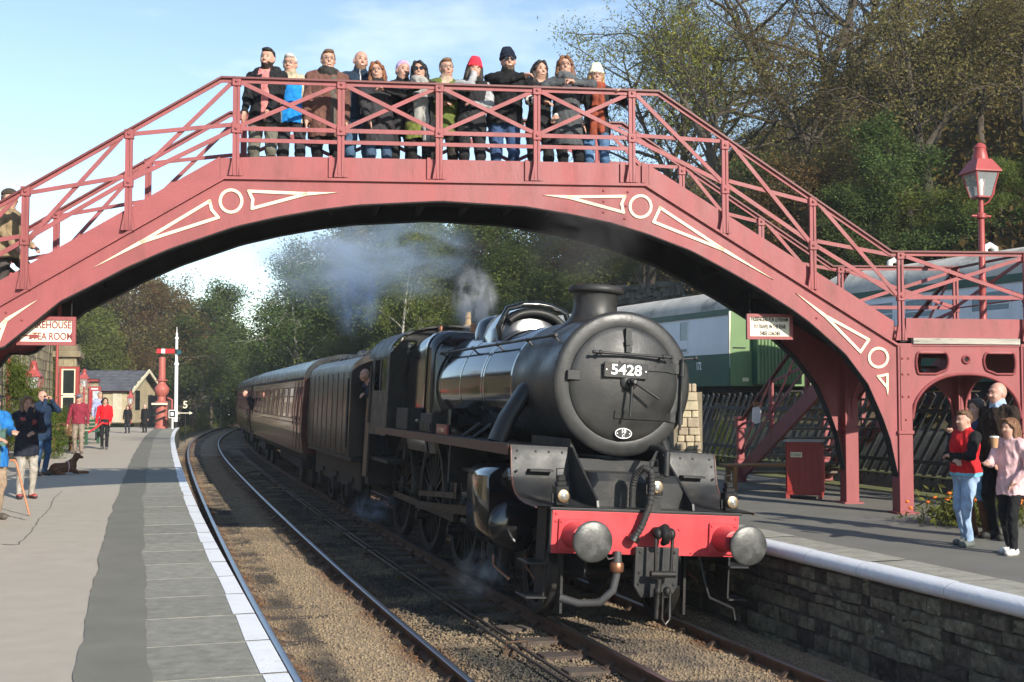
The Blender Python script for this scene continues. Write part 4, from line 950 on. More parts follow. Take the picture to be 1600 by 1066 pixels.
# vacuum hose: standpipe behind the beam, ribbed hose looping over the front
hp = [(-.17, BU + .10, 1.36), (-.17, BU + .10, 1.60), (-.16, BU + .06, 1.72), (-.10, BU - .02, 1.80), (-.04, BU - .08, 1.76), (-.03, BU - .10, 1.60), (-.05, BU - .10, 1.40), (-.13, BU - .10, 1.18), (-.22, BU - .10, 1.03)]
hpv = [Vector(p) for p in hp]; fine = []
for i in range(len(hpv) - 1):
    for t in np.linspace(0, 1, 9)[:-1]: fine.append(hpv[i].lerp(hpv[i + 1], t))
for _ in range(3): fine = [fine[0]] + [(fine[i - 1] + fine[i] * 2 + fine[i + 1]) / 4 for i in range(1, len(fine) - 1)] + [fine[-1]]
MB().tube(fine, [.034 + (.006 if i % 2 else 0) for i in range(len(fine))], 12).build('vacuum_hose', M('black_rubber', (.022, .021, .02), .65, var=.2), loco, smooth=25)
MB().lathe([(.06, -.03), (.062, .03)], 12, fine[-1], (-.5, 0, -.86)).build('hose_coupling', m_steel, loco, smooth=40)
MB().tube([(-.36, BU - .03, .90), (-.37, BU - .05, .80), (-.37, BU - .05, .66), (-.40, BU - .05, .50), (-.52, BU + .0, .36), (-.72, BU + .1, .33), (-.90, BU + .2, .37)], [.04, .05, .042, .042, .042, .042, .045], 12).build('steam_heat_hose', M('grey_rubber', (.05, .05, .05), .6, var=.2), loco, smooth=60)
MB().lathe([(.065, -.05), (.075, -.03), (.075, .03), (.065, .05)], 14, (-.37, BU - .05, .74)).build('pipe_union', m_cop, loco, smooth=40)
MB().tube([(-.52, BU - .04, 1.06), (-.52, BU - .05, .88), (-.47, BU - .05, .82), (-.40, BU - .05, .84)], .012, 6).build('cock_handle', m_steel, loco, smooth=60)
MB().tube([(.36, .5, 1.7), (.36, .5, 1.95), (.38, .75, 2.0), (.40, 1.15, 2.0)], .035, 10).build('ejector_pipe', m_satin, loco, smooth=60)
# running plate fittings on the visible side
lb = MB(); lb.rbox(-1.18, -.86, 5.9, 6.75, 1.952, 2.25, .02, 2); lub = lb.build('lubricator_box', m_grime, loco)
for i in range(7): MB().bb(-1.20, -1.18, 5.95 + i * .11, 6.01 + i * .11, 1.98, 2.10).build('oil_pipe_cap', m_satin, lub)
MB().tube([(-1.2, 6.9, 2.12), (-1.2, 6.75, 2.12)], .03, 8).build('ratchet', m_steel, lub, smooth=60)
MB().rbox(-1.2, -1.17, 4.75, 5.45, 1.955, 2.10, .005, 1).build('name_plaque', M('plaque_red', (.22, .03, .025), .4), loco)
text('lettering', 'ERIC TREACY', .075, m_brass, loco, Matrix.Translation((-1.204, 5.1, 2.02)) @ Matrix.Rotation(-math.pi / 2, 4, 'Z') @ Matrix.Rotation(math.pi / 2, 4, 'X'), bold=True, ext=.002)
MB().rbox(-1.2, -.82, 7.7, 8.7, 1.952, 2.32, .02, 2).build('tool_box', m_grime, loco)
MB().tube([(-1.1, 5.0, 2.1), (-1.1, 5.0, 2.32)], .035, 8).build('oil_pot', m_steel, loco, smooth=60)
for y in (3.6, 4.2): MB().tube([(-.85, y, 2.15), (-1.05, y + .15, 1.96)], .03, 8).build('sand_pipe', m_satin, loco, smooth=60)
# cab
cabm = m_satin
for s in (-1, 1):
    sd = MB(); fn = (lambda y, z, h: (h, y, z)); a_, b_ = s * 1.285, s * 1.265
    for y0, y1, z0, z1 in ((9.2, 11.0, 1.80, 2.62), (9.2, 9.40, 2.62, 3.20), (10.05, 10.15, 2.62, 3.20), (10.75, 11.0, 2.62, 3.2), (9.2, 11.0, 3.20, 3.3)): sd.prism([(y0, z0), (y1, z0), (y1, z1), (y0, z1)], fn, a_, b_)
    so = sd.build('cab_side', cabm, loco)
    MB().bb(s * 1.27, s * 1.262, 9.4, 10.05, 2.62, 3.2).build('cab_window', m_glass, so)
    MB().bb(s * 1.285, s * 1.25, 11.05, 11.5, .95, 2.62).build('cab_door', M('orange_mottled_panel', (.06, .045, .035), .35, var=.5, vs=2, col2=(.25, .09, .03), c2s=1.6, c2p=(.5, .62)), loco)  # door panel is dark with random orange patches
    MB().tube([(s * 1.31, 11.02, 2.0), (s * 1.31, 11.02, 3.1)], .018, 8).build('cab_handrail', m_steel, so, smooth=60)
fp = MB(); fp.prism([(-1.265, 1.9), (-1.265, 3.3), (-1.0, 3.62), (-.97, 3.5), (-.97, 1.9)], (lambda x, z, h: (x, h, z)), 9.2, 9.24); fp.prism([(1.265, 1.9), (1.265, 3.3), (1.0, 3.62), (.97, 3.5), (.97, 1.9)][::-1], (lambda x, z, h: (x, h, z)), 9.2, 9.24)
fp.prism([(-1.0, 3.51), (-1.0, 3.62), (-.5, 3.78), (.5, 3.78), (1.0, 3.62), (1.0, 3.51)], (lambda x, z, h: (x, h, z)), 9.2, 9.24)
cf = fp.build('cab_front', m_grime, loco)
for s in (-1, 1): MB().prism([(s * 1.0, 2.65), (s * 1.23, 2.65), (s * 1.23, 3.22), (s * 1.0, 3.42)], (lambda x, z, h: (x, h, z)), 9.185, 9.199).build('front_window', M('sooty_glass', (.008, .008, .008), .35, spec=.2), cf)
rr = [(1.30 * math.cos(R(a)) * (1.0), 3.24 + .60 * math.sin(R(a)) ** .9) for a in range(0, 181, 12)]
MB().add([(x, y, z + dz) for y in (9.1, 11.35) for dz in (0, .03) for x, z in rr], (lambda n: [(i, i + 1, 2 * n + i + 1, 2 * n + i) for i in range(n - 1)] + [(n + i, 3 * n + i, 3 * n + i + 1, n + i + 1) for i in range(n - 1)] + [(i, n + i, n + i + 1, i + 1) for i in range(n - 1)] + [(2 * n + i, 2 * n + i + 1, 3 * n + i + 1, 3 * n + i) for i in range(n - 1)])(len(rr))).build('cab_roof', m_satin, loco, smooth=45)
MB().bb(-1.2, 1.2, 9.3, 11.6, 1.3, 1.36).build('cab_floor', m_grime, loco)
MB().bb(-.9, .9, 9.26, 9.4, 1.4, 3.3).build('backhead', m_grime, loco)
MB().bb(-1.2, 1.2, 11.2, 11.6, .8, 1.3).build('drag_box', m_grime, loco)

# head lamps stand on their irons: things of their own
def lamp(label, v, u, z):
    p = lworld(v, u, z); o = empty('head_lamp', p, LT, label, 'lamp', 'locomotive head lamps')
    b = MB(); b.rbox(-.075, .075, -.07, .07, .02, .22, .012, 1); b.rbox(-.055, .055, -.05, .05, .22, .27, .01, 1); b.rbox(-.045, .045, -.04, .04, .27, .33, .012, 1); b.build('lamp_body', M('lamp_black', (.012, .012, .012), .3), o)
    MB().tube([(-.045, 0, .30), (-.045, 0, .40), (.045, 0, .40), (.045, 0, .30)], .008, 6).build('carrying_handle', m_satin, o, smooth=60)
    MB().lathe([(.062, 0), (.066, .03), (.055, .035)], 24, (0, -.07, .115), (0, -1, 0)).build('lens_rim', M('lamp_brass', (.45, .33, .2), .35, .9), o, smooth=40)
    MB().lathe([(.053, .0), (.05, .02), (.03, .034), (.001, .04)], 24, (0, -.075, .115), (0, -1, 0)).build('lens', m_brass, o, smooth=60)
    MB().bb(-.10, -.076, -.02, .02, .04, .14).build('lamp_bracket', m_satin, o)
lamp('small black oil lamp above the left end of the red beam', -.98, BU + .10, 1.347); lamp('small black oil lamp above the right end of the red beam', .985, BU + .10, 1.347)
lamp('black oil lamp beside the ribbed hose in the middle of the engine front', .10, BU + .14, 1.347 + .13)
MB().bb(.05, .15, BU + .06, BU + .2, 1.345, 1.475).build('lamp_stand', m_satin, loco)
# ------------------------------------------------------------------ tender and coaches follow the curve of the line
LN = math.hypot(1, .3)
_ds = np.arange(8, 140, .25); _pts = np.array([P(d, A - .06, RAIL) for d in _ds]); _arc = np.concatenate([[0], np.cumsum(np.linalg.norm(np.diff(_pts[:, :2], axis=0), axis=1))])
_s0 = float(np.interp(12.72, _pts[:, 1], _arc))
def along(u): return Vector([float(np.interp(u + _s0, _arc, _pts[:, i])) for i in range(3)])
def vehicle(name, u0, u1, label, cat, group=None):
    a_, b_ = along(u0 + 2.5), along(u1 - 2.5); d = (b_ - a_); rz = math.atan2(-d.x, d.y); mid = (a_ + b_) / 2
    o = empty(name, mid, 0, label, cat, group); o.rotation_mode = 'QUATERNION'; o.rotation_quaternion = (Matrix.Rotation(rz, 3, 'Z') @ Matrix.Rotation(R(2.2), 3, 'Y')).to_quaternion(); return o, (u1 - u0)
m_tend = M('grimy_tender_paint', (.020, .0175, .016), .34, var=.45, vs=2.2, stretch=(1, 3, .5), col2=(.06, .04, .03), c2s=1.3, c2p=(.5, .75), rvar=.10, spec=.35)
m_coal = M('coal', (.012, .012, .013), .4, var=.5, vs=12, bump=1., bs=14)
t, Lt = vehicle('tender', 11.9, 19.3, 'black coal tender coupled behind the engine cab', 'tender')
h = Lt / 2 - .15
def tsec(y, k=0.): return [(x, y, z) for x, z in ((-1.25, 1.30), (1.25, 1.30), (1.28, 1.36), (1.28, 3.05), (1.22, 3.22), (1.05, 3.36), (.85, 3.42), (-.85, 3.42), (-1.05, 3.36), (-1.22, 3.22), (-1.28, 3.05), (-1.28, 1.36))]
loft(MB(), [tsec(-h + .3), tsec(h)]).build('tank_body', m_tend, t, smooth=30)
fr_ = MB(); fr_.bb(-1.26, 1.26, -h, h, 1.22, 1.30); fr_.bb(-1.05, 1.05, -h + .1, h - .1, .75, 1.22); fr_.build('underframe', m_grime, t)
for i in range(9):
    y = -h + .5 + i * (2 * h - .7) / 8
    for s in (-1, 1): MB().bb(s * 1.279, s * 1.290, y - .012, y + .012, 1.36, 3.04).build('plate_seam', m_tend, t)
for s in (-1, 1):
    MB().tube([(s * 1.33, h - .25, 1.5), (s * 1.33, h - .25, 2.4)], .018, 8).build('handrail', m_satin, t, smooth=60)
    MB().tube([(s * 1.33, -h + .34, 1.5), (s * 1.33, -h + .34, 2.9)], .018, 8).build('handrail', m_satin, t, smooth=60)
    for y in (-2.2, 0, 2.2):
        wheel('tender_wheel', t, s * .7525, y, .54, 12, s); MB().rbox(s * 1.02 - .1, s * 1.02 + .1, y - .15, y + .15, .42, .72, .03, 2).build('axle_box', m_grime, t)
        MB().bar((s * 1.05, y - .5, .80), (s * 1.05, y + .5, .80), .09, .1).build('leaf_spring', m_grime, t)
    MB().bb(s * 1.04, s * 1.0, -h, h, .62, 1.22).build('outside_frame', m_grime, t)
mb = MB()
for i in range(160):
    x, y = rnd.uniform(-.95, .95), rnd.uniform(-h + .5, h - 2.2); r_ = rnd.uniform(.06, .15); mb.ball((x, y, 3.36 + .25 * (1 - (x / 1.1) ** 2) * rnd.uniform(.3, 1)), (r_, r_ * .8, r_ * .7), 5, 4)
tag(mb.build('coal', m_coal, t), kind='stuff')
MB().bb(-.8, .8, h - 2.0, h - .1, 3.42, 3.50).build('filler_deck', m_tend, t)

m_maroon = M('maroon_coach_paint', (.075, .020, .018), .25, var=.2, vs=2, stretch=(1, 2, .5), coat=.4, col2=(.07, .018, .016), c2s=1.2, c2p=(.5, .75))
m_roof = M('coach_roof_dark', (.022, .024, .027), .28, var=.3, vs=1.5, rvar=.1)
m_gang = M('gangway_black', (.018, .018, .018), .8)
m_cream2 = M('window_cream_frame', (.30, .10, .085), .4)
def coach_body(o, L_, mats, n_win, detail=True, low=None, upper=None, upper_z=None):
    hw, zb, zs = 1.38, 1.02, 3.02; hl = L_ / 2
    def sec(y): return [(x, y, z) for x, z in ((-1.30, zb), (1.30, zb), (hw, zb + .55), (hw, 2.1), (1.33, zs), (-1.33, zs), (-hw, 2.1), (-hw, zb + .55))]
    loft(MB(), [sec(-hl), sec(hl)]).build('body', mats[0], o, smooth=None)
    ra = [(1.345 * math.cos(R(a)), zs + .70 * math.sin(R(a)) ** .85 if a not in (0, 180) else zs) for a in range(0, 181, 10)]
    loft(MB(), [[(x, -hl - .02, z) for x, z in ra], [(x, hl + .02, z) for x, z in ra]]).build('roof', mats[1], o, smooth=50)
    for s in (-1, 1): MB().bb(s * 1.335, s * 1.365, -hl, hl, zs - .03, zs + .035).build('cornice', mats[2], o)
    ub = MB(); ub.bb(-1.15, 1.15, -hl + .2, hl - .2, .85, 1.015); ub.bb(-.7, .7, -3, 3, .4, .85); ub.build('underframe', m_gang, o)
    for y in (-hl + 3.4, hl - 3.4):
        MB().bb(-1.1, 1.1, y - 1.6, y + 1.6, .55, .8).build('bogie', m_gang, o)
        for yy in (-1.25, 1.25):
            for s in (-1, 1): MB().lathe([(.45, -.06), (.46, .06)], 24, (s * .7525, y + yy, .46), (1, 0, 0)).build('wheel', m_grime, o, smooth=40)
    for y in (-hl, hl):
        sg = 1 if y > 0 else -1; MB().bb(-.45, .45, y, y + sg * .28, 1.1, 3.2).build('gangway', m_gang, o)
    return hl, hw
def coach_windows(o, hl, side, wins, frame_mat, glass, z0=1.95, z1=2.78, vent=True):
    fx = lambda z: (1.38 if z < 2.1 else 1.38 - .05 * (z - 2.1) / .92)
    for y, wd in wins:
        x0 = side * (fx(z0) + .004); x1 = side * (fx(z1) + .004); e = .03
        fr = MB()
        for a_, b_, c_, d_ in ((y - wd / 2 - e, y - wd / 2, z0 - e, z1 + e), (y + wd / 2, y + wd / 2 + e, z0 - e, z1 + e), (y - wd / 2, y + wd / 2, z0 - e, z0), (y - wd / 2, y + wd / 2, z1, z1 + e)):
            fr.add([(side * (fx(c_) - .01), a_, c_), (side * (fx(c_) - .01), b_, c_), (side * (fx(d_) - .01), b_, d_), (side * (fx(d_) - .01), a_, d_), (side * (fx(c_) + .018), a_, c_), (side * (fx(c_) + .018), b_, c_), (side * (fx(d_) + .018), b_, d_), (side * (fx(d_) + .018), a_, d_)], [(4, 5, 6, 7), (0, 4, 7, 3), (1, 2, 6, 5), (0, 1, 5, 4), (3, 7, 6, 2)])
        wo = fr.build('window', frame_mat, o)
        MB().add([(x0, y - wd / 2, z0), (x0, y + wd / 2, z0), (x1, y + wd / 2, z1), (x1, y - wd / 2, z1)], [(0, 1, 2, 3)]).build('pane', glass, wo)
        if vent and wd > .6:
            zz = z1 - .24; MB().bar((side * (fx(zz) + .012), y - wd / 2, zz), (side * (fx(zz) + .012), y + wd / 2, zz), .014, .03).build('glazing_bar', frame_mat, wo)
u = 19.75
cl = ['maroon passenger coach coupled straight behind the tender', 'second maroon passenger coach behind the first one', 'last visible maroon coach curving away behind the others']
for ci in range(3):
    o, L_ = vehicle('passenger_coach', u, u + 19.6, cl[ci], 'coach', 'maroon coaches of the steam train'); u += 20.3
    hl, hw = coach_body(o, L_ - .1, (m_maroon, m_roof, m_gang), 8)
    wins = [(-hl + 3.0 + i * 1.72, 1.15) for i in range(9)]
    doors = [-hl + .55, -hl + 1.45, hl - .75]
    for side in ((-1, 1) if ci == 0 else (-1,)):
        coach_windows(o, hl, side, wins, m_cream2, m_glass); coach_windows(o, hl, side, [(d_, .5) for d_ in doors], m_cream2, m_glass, 1.9, 2.78, False)
        for d_ in doors:
            dd = MB()
            for q in (-.36, .36): dd.bb(side * 1.378, side * 1.388, d_ + q - .012, d_ + q + .012, 1.1, 2.95)
            do = dd.build('door_seam', m_gang, o); MB().tube([(side * 1.42, d_ + .3, 1.75), (side * 1.42, d_ + .3, 2.0)], .015, 6).build('door_handle', m_steel, o, smooth=60)
    MB().bb(-1.40, -1.385, -hl + .1, hl - .1, 1.80, 1.83).build('waist_line', m_cream2, o)
    for i in range(5): MB().lathe([(.10, 3.66), (.10, 3.76), (.14, 3.78), (.14, 3.80)], 10, (.3 * (-1) ** i, -hl + 2 + i * 4, 0)).build('roof_vent', m_roof, o, smooth=40)

# ------------------------------------------------------------------ pale green and grey coaches standing on the raised siding
m_lgrey = M('pale_grey_coach_paint', (.76, .78, .80), .45, var=.06, vs=1.2, stretch=(1, 2, .5), col2=(.66, .68, .70), c2s=1, c2p=(.55, .8))
m_dgreen = M('dark_green_coach_paint', (.022, .085, .055), .35, var=.2, vs=1.5)
m_lgreen = M('mid_green_coach_end', (.135, .215, .095), .45, var=.12, vs=1.5)
m_wroof = M('weathered_pale_roof', (.50, .47, .41), .8, var=.25, vs=1.4, bump=.25, bs=12, col2=(.19, .18, .15), c2s=1.2, c2p=(.52, .68))
m_blueglass = M('blue_reflecting_glass', (.055, .12, .17), .06, var=.3, vs=1, spec=.8)
SA = Vector((5.77, 31.4, 0)); SBv = Vector((9.6, 22.5, 0)); sdir = (SBv - SA).normalized(); SRZ = math.atan2(-(-sdir).x, (-sdir).y); SZ = .92
snorm = Vector((sdir.y, -sdir.x, 0)) * -1.0
if snorm.x < 0: snorm = -snorm
def siding(u): return SA + sdir * u + snorm * 1.38 + Vector((0, 0, SZ))
MB().add([siding(u_) + snorm * a_ + Vector((0, 0, -.12)) for u_ in (-45, 40) for a_ in (-2.2, 2.6)], [(0, 1, 3, 2)]).build('siding_ballast', M('siding_earth', (.05, .045, .035), .95, var=.4, vs=2, bump=.7, bs=10), kind='structure', label='dark ballast of the raised siding')
def siding_coach(u0, u1, label):
    o = empty('siding_coach', siding((u0 + u1) / 2), SRZ, label, 'coach', 'coaches standing on the siding')
    hl, hw = coach_body(o, abs(u1 - u0), (m_lgrey, m_wroof, m_dgreen), 8)
    for s in (-1, 1):
        MB().bb(s * 1.385, s * 1.300, -hl + .002, hl - .002, 1.0, 1.86).build('lower_panel', m_dgreen, o)
        MB().bb(s * 1.352, s * 1.372, -hl + .002, hl - .002, 2.90, 3.03).build('roof_band', m_dgreen, o)
    return o, hl
o, hl = siding_coach(-19.6, .0, 'grey and green coach numbered 172 standing behind the engine smokebox')
# its end faces the viewer (-y local)
MB().prism([(-1.37, 1.0), (1.37, 1.0), (1.37, 2.1), (1.33, 3.02), (1.0, 3.42), (.5, 3.64), (-.5, 3.64), (-1.0, 3.42), (-1.33, 3.02), (-1.37, 2.1)], (lambda x, z, h: (x, h, z)), -hl - .012, -hl - .03).build('end_panel', m_lgreen, o)
for x in (-1.36, 1.36): MB().bb(x - .03, x + .03, -hl - .02, -hl + .03, 1.86, 2.98).build('corner_strip', M('cream_corner', (.70, .66, .50), .5), o)
for i in range(13):
    x = -.66 + i * .11; MB().lathe([(.05, 1.05), (.05, 2.62)], 8, (x, -hl - .30, 0)).build('bellows_rib', m_lgreen, o, smooth=60)
MB().bb(-.70, .70, -hl - .29, -hl - .03, 1.05, 2.6).build('bellows', m_dgreen, o)
MB().bb(-.75, .75, -hl - .34, -hl - .26, 2.60, 2.66).build('bellows_hood', m_lgreen, o)
coach_windows(o, hl, -1, [(-hl + 2.3 + i * 2.1, .42 if i % 2 == 0 else .3) for i in range(8)], m_lgrey, m_blueglass, 1.98, 2.82, False)
text('lettering', '172', .30, m_wht, o, Matrix.Translation((-1.388, -hl + 1.5, 1.55)) @ Matrix.Rotation(-math.pi / 2, 4, 'Z') @ Matrix.Rotation(math.pi / 2, 4, 'X'), bold=True, sx=.6)
MB().bb(-1.0, -.8, -hl - .04, -hl - .03, 1.12, 1.22).build('end_label', m_cream, o)
MB().bb(-1.3, -.9, -hl - .05, -hl - .035, 2.0, 2.03).build('end_handrail', m_gang, o)
o, hl = siding_coach(3.8, 23.4, 'grey coach with weathered roof standing behind the bridge landing')
coach_windows(o, hl, -1, [(-hl + 1.4 + i * 1.62 + (0.35 if i % 2 else 0), .95 if i % 3 else .8) for i in range(11)], m_lgrey, m_blueglass, 1.93, 2.75, True)
for i in range(7):
    b_ = MB(); b_.tube([(.15, -hl + 1.2 + i * 2.9, 3.66), (.15, -hl + 1.2 + i * 2.9, 3.84), (-.0, -hl + 1.2 + i * 2.9, 3.90), (-.14, -hl + 1.2 + i * 2.9, 3.84), (-.14, -hl + 1.2 + i * 2.9, 3.70)], .07, 8); b_.build('roof_vent', M('white_vent', (.6, .6, .57), .6), o, smooth=50)
# ------------------------------------------------------------------ station buildings on the near platform
m_sand = M('weathered_sandstone', (.27, .225, .14), .92, var=.35, vs=3, bump=.6, bs=14, col2=(.10, .085, .055), c2s=1.5, c2p=(.5, .68), rn=.28)
m_sandl = M('clean_sandstone', (.38, .315, .215), .92, var=.25, vs=4, bump=.6, bs=16, rn=.25)
m_mortar = M('stone_mortar', (.20, .17, .115), .95, var=.2, vs=3, bump=.4, bs=25)
m_slate = M('roof_slate', (.085, .085, .095), .7, var=.25, vs=4, rn=.2, bump=.3, bs=20)
m_wred = M('station_red_paint', (.32, .06, .055), .45, var=.1, vs=3)
m_wcream = M('station_cream_paint', (.72, .66, .48), .5, var=.06, vs=3)
def stone_face(par, p0, p1, z0, z1, course=.30, lmin=.35, lmax=.75, depth=.05, mat=None, holes=(), nm='stone'):
    # coursed stones on a vertical face running p0->p1 (seen from its right-hand side when walking p0->p1)
    p0, p1 = Vector(p0), Vector(p1); L_ = (p1 - p0).length; d = (p1 - p0) / L_; nrm = Vector((d.y, -d.x, 0)); z = z0
    while z < z1 - .05:
        h = min(course * rnd.uniform(.85, 1.15), z1 - z); x = -rnd.uniform(0, .3)
        while x < L_:
            w_ = rnd.uniform(lmin, lmax); a_, b_ = max(x, 0) + .008, min(x + w_, L_) - .008; x += w_
            if b_ - a_ < .06: continue
            if any(a_ < hx1 and b_ > hx0 and z < hz1 and z + h > hz0 for hx0, hx1, hz0, hz1 in holes): continue
            pr = depth * rnd.uniform(.35, 1); c = .012
            q = [(a_, z + .008), (b_, z + .008), (b_, z + h - .008), (a_, z + h - .008)]; q2 = [(a_ + c, z + .008 + c), (b_ - c, z + .008 + c), (b_ - c, z + h - .008 - c), (a_ + c, z + h - .008 - c)]
            P3 = lambda u, v, n_: p0 + d * u + nrm * n_ + Vector((0, 0, v))
            vs = [P3(u, v, 0) for u, v in q] + [P3(u, v, pr * .7) for u, v in q] + [P3(u, v, pr) for u, v in q2]
            o0 = vs[0]; mb = MB(); mb.add([v - o0 for v in vs], [(0, 1, 5, 4), (1, 2, 6, 5), (2, 3, 7, 6), (3, 0, 4, 7), (4, 5, 9, 8), (5, 6, 10, 9), (6, 7, 11, 10), (7, 4, 8, 11), (8, 9, 10, 11)])
            mb.build(nm, mat or m_sand, par, loc=o0)
        z += h
def wbox(par, pts, z0, z1, mat, nm='wall'):
    mb = MB(); mb.prism([(p[0], p[1]) for p in pts], (lambda x, y, h: (x, y, h)), z0, z1); return mb.build(nm, mat, par)
st = empty('station_building', (0, 0, 0), label='main stone station building with red drainpipes and a window bay', cat='building')
q = -6.2; A0, A1 = P(27, q), P(50.5, q); B0, B1 = P(27, q - 5), P(50.5, q - 5)
wbox(st, [A0, A1, B1, B0], -.05, 5.2, m_mortar)
stone_face(st, A0, A1, -.02, 5.1, .34, .5, 1.0, .035)
rf = MB(); e = 5.2; r0, r1 = (A0 + B0) / 2, (A1 + B1) / 2; ov = Vector((.955, .29, 0)) * .35
rf.add([(A0 + ov) + Vector((0, 0, e)), (A1 + ov) + Vector((0, 0, e)), r1 + Vector((0, 0, e + 1.7)), r0 + Vector((0, 0, e + 1.7)), B1 + Vector((0, 0, e)), B0 + Vector((0, 0, e))], [(0, 1, 2, 3), (3, 2, 4, 5), (1, 4, 2), (0, 3, 5)]); ro = rf.build('roof', m_slate, st)
for f in (.2, .75):
    c = r0.lerp(r1, f) + Vector((0, 0, e + 1.3)); MB().rbox(c.x - .35, c.x + .35, c.y - .45, c.y + .45, c.z, c.z + 1.5, .02, 1).build('chimney', m_sandl, ro)
    for k in (-.2, .2): MB().lathe([(.11, 0), (.10, .3), (.12, .34)], 10, (c.x, c.y + k, c.z + 1.5)).build('chimney_pot', m_sandl, ro, smooth=40)
for px, Y in ((13, 33.0), (88, 46.5)):
    b0 = aty(px, 622, Y); b0.z = 0; MB().tube([(b0.x, b0.y, -.02), (b0.x, b0.y, 5.1)], .055, 10).build('drainpipe', m_wred, st, smooth=60)
# flat-topped bay with sash window facing the viewer
c00, c10 = aty(88, 622, 48.6), aty(118, 622, 48.6); c00.z = c10.z = 0; c01, c11 = c00 + Vector((-1.0, 3.1, 0)), c10 + Vector((-1.0, 3.1, 0))
bayw = (c10 - c00).length; wbox(st, [c00, c10, c11, c01], -.05, 3.25, m_mortar, 'bay_wall')
W0, W1 = .22, .80
stone_face(st, c00, c10, 0, 3.2, .32, .3, .6, .03, holes=((W0 - .06, W1 + .06, .55, 2.85),)); stone_face(st, c10, c11, 0, 3.2, .32, .3, .7, .03, m_sand)
cm = MB(); cm.prism([(c00.x - .15, c00.y - .15), (c10.x + .22, c10.y - .12), (c11.x + .22, c11.y), (c01.x - .15, c01.y)], (lambda x, y, h: (x, y, h)), 3.27, 3.52); cm.build('cornice', m_sand, st, bevel=.03)
cm = MB(); cm.prism([(c00.x - .02, c00.y - .02), (c10.x + .05, c10.y), (c11.x + .05, c11.y), (c01.x, c01.y)], (lambda x, y, h: (x, y, h)), 3.52, 3.80); cm.build('parapet', m_sand, st)
wx0, wx1, wy = c00.x + W0, c00.x + W1, c00.y - .02
wn = MB(); wn.bb(wx0 - .09, wx0, wy - .06, wy + .05, .6, 2.8); wn.bb(wx1, wx1 + .14, wy - .06, wy + .05, .6, 2.8); wn.bb(wx0 - .09, wx1 + .14, wy - .06, wy + .05, 2.8, 2.88); wo = wn.build('window', m_wred, st)
for z0, z1 in ((.6, 1.68), (1.72, 2.8)):
    sh = MB(); sh.bb(wx0, wx0 + .06, wy - .04, wy, z0, z1); sh.bb(wx1 - .06, wx1, wy - .04, wy, z0, z1); sh.bb(wx0 + .06, wx1 - .06, wy - .04, wy, z0, z0 + .07); sh.bb(wx0 + .06, wx1 - .06, wy - .04, wy, z1 - .06, z1); so = sh.build('sash', m_wcream, wo)
    MB().bb(wx0 + .06, wx1 - .06, wy - .015, wy - .010, z0 + .07, z1 - .06).build('pane', m_glass, so)
for x0, x1, zz in ((wx0 + .06, wx0 + .06 + .20, .7), (wx1 - .30, wx1 - .06, .7)): MB().bb(x0, x1, wy - .0095, wy - .004, zz, 2.7).build('curtain', M('net_curtain', (.55, .55, .52), .9), wo)
# small stone lamp room with poster board
lr = empty('lamp_room', (0, 0, 0), label='small stone outbuilding with hipped slate roof and a red poster board', cat='building')
d0 = 56.; k0, k1 = aty(116, 622, d0), aty(151, 622, d0); k0.z = k1.z = 0; k2, k3 = k1 + Vector((-1.1, 3.4, 0)), k0 + Vector((-1.1, 3.4, 0))
wbox(lr, [k0, k1, k2, k3], -.05, 2.45, m_mortar); stone_face(lr, k0, k1, 0, 2.4, .25, .25, .55, .03, m_sandl); stone_face(lr, k1, k2, 0, 2.4, .25, .25, .55, .03, m_sandl)
ce = (k0 + k1 + k2 + k3) / 4; O4 = [k + (k - ce).normalized() * .3 for k in (k0, k1, k2, k3)]
h = MB(); h.add([v + Vector((0, 0, 2.5)) for v in O4] + [ce + Vector((.1, -.5, 3.02)), ce + Vector((-.4, .9, 3.02))], [(0, 1, 4), (1, 2, 5, 4), (2, 3, 5), (3, 0, 4, 5), (3, 2, 1, 0)]); h.build('roof', m_slate, lr)
MB().prism([(v.x, v.y) for v in [k + (k - ce).normalized() * .24 for k in (k0, k1, k2, k3)]], (lambda x, y, h_: (x, y, h_)), 2.38, 2.497).build('eaves_board', m_wred, lr)
b0, b1 = aty(139, 604, d0 - .12), aty(157, 645, d0 - .12); MB().rbox(b0.x, b1.x, d0 - .16, d0 - .10, b1.z, b0.z, .01, 1).build('poster_board', m_wred, lr)
MB().bb(b0.x + .20, b1.x - .05, d0 - .168, d0 - .161, b1.z + .45, b0.z - .22).build('poster', M('poster_paper', (.45, .52, .55), .7, var=.5, vs=6), lr); MB().bb(b0.x + .05, b0.x + .15, d0 - .168, d0 - .161, b1.z + .2, b0.z - .25).build('poster', M('poster_red', (.35, .02, .03), .7, var=.4, vs=8), lr); MB().bb(b0.x + .12, b1.x - .12, d0 - .168, d0 - .161, b0.z - .14, b0.z - .08).build('header_strip', m_wht, lr)
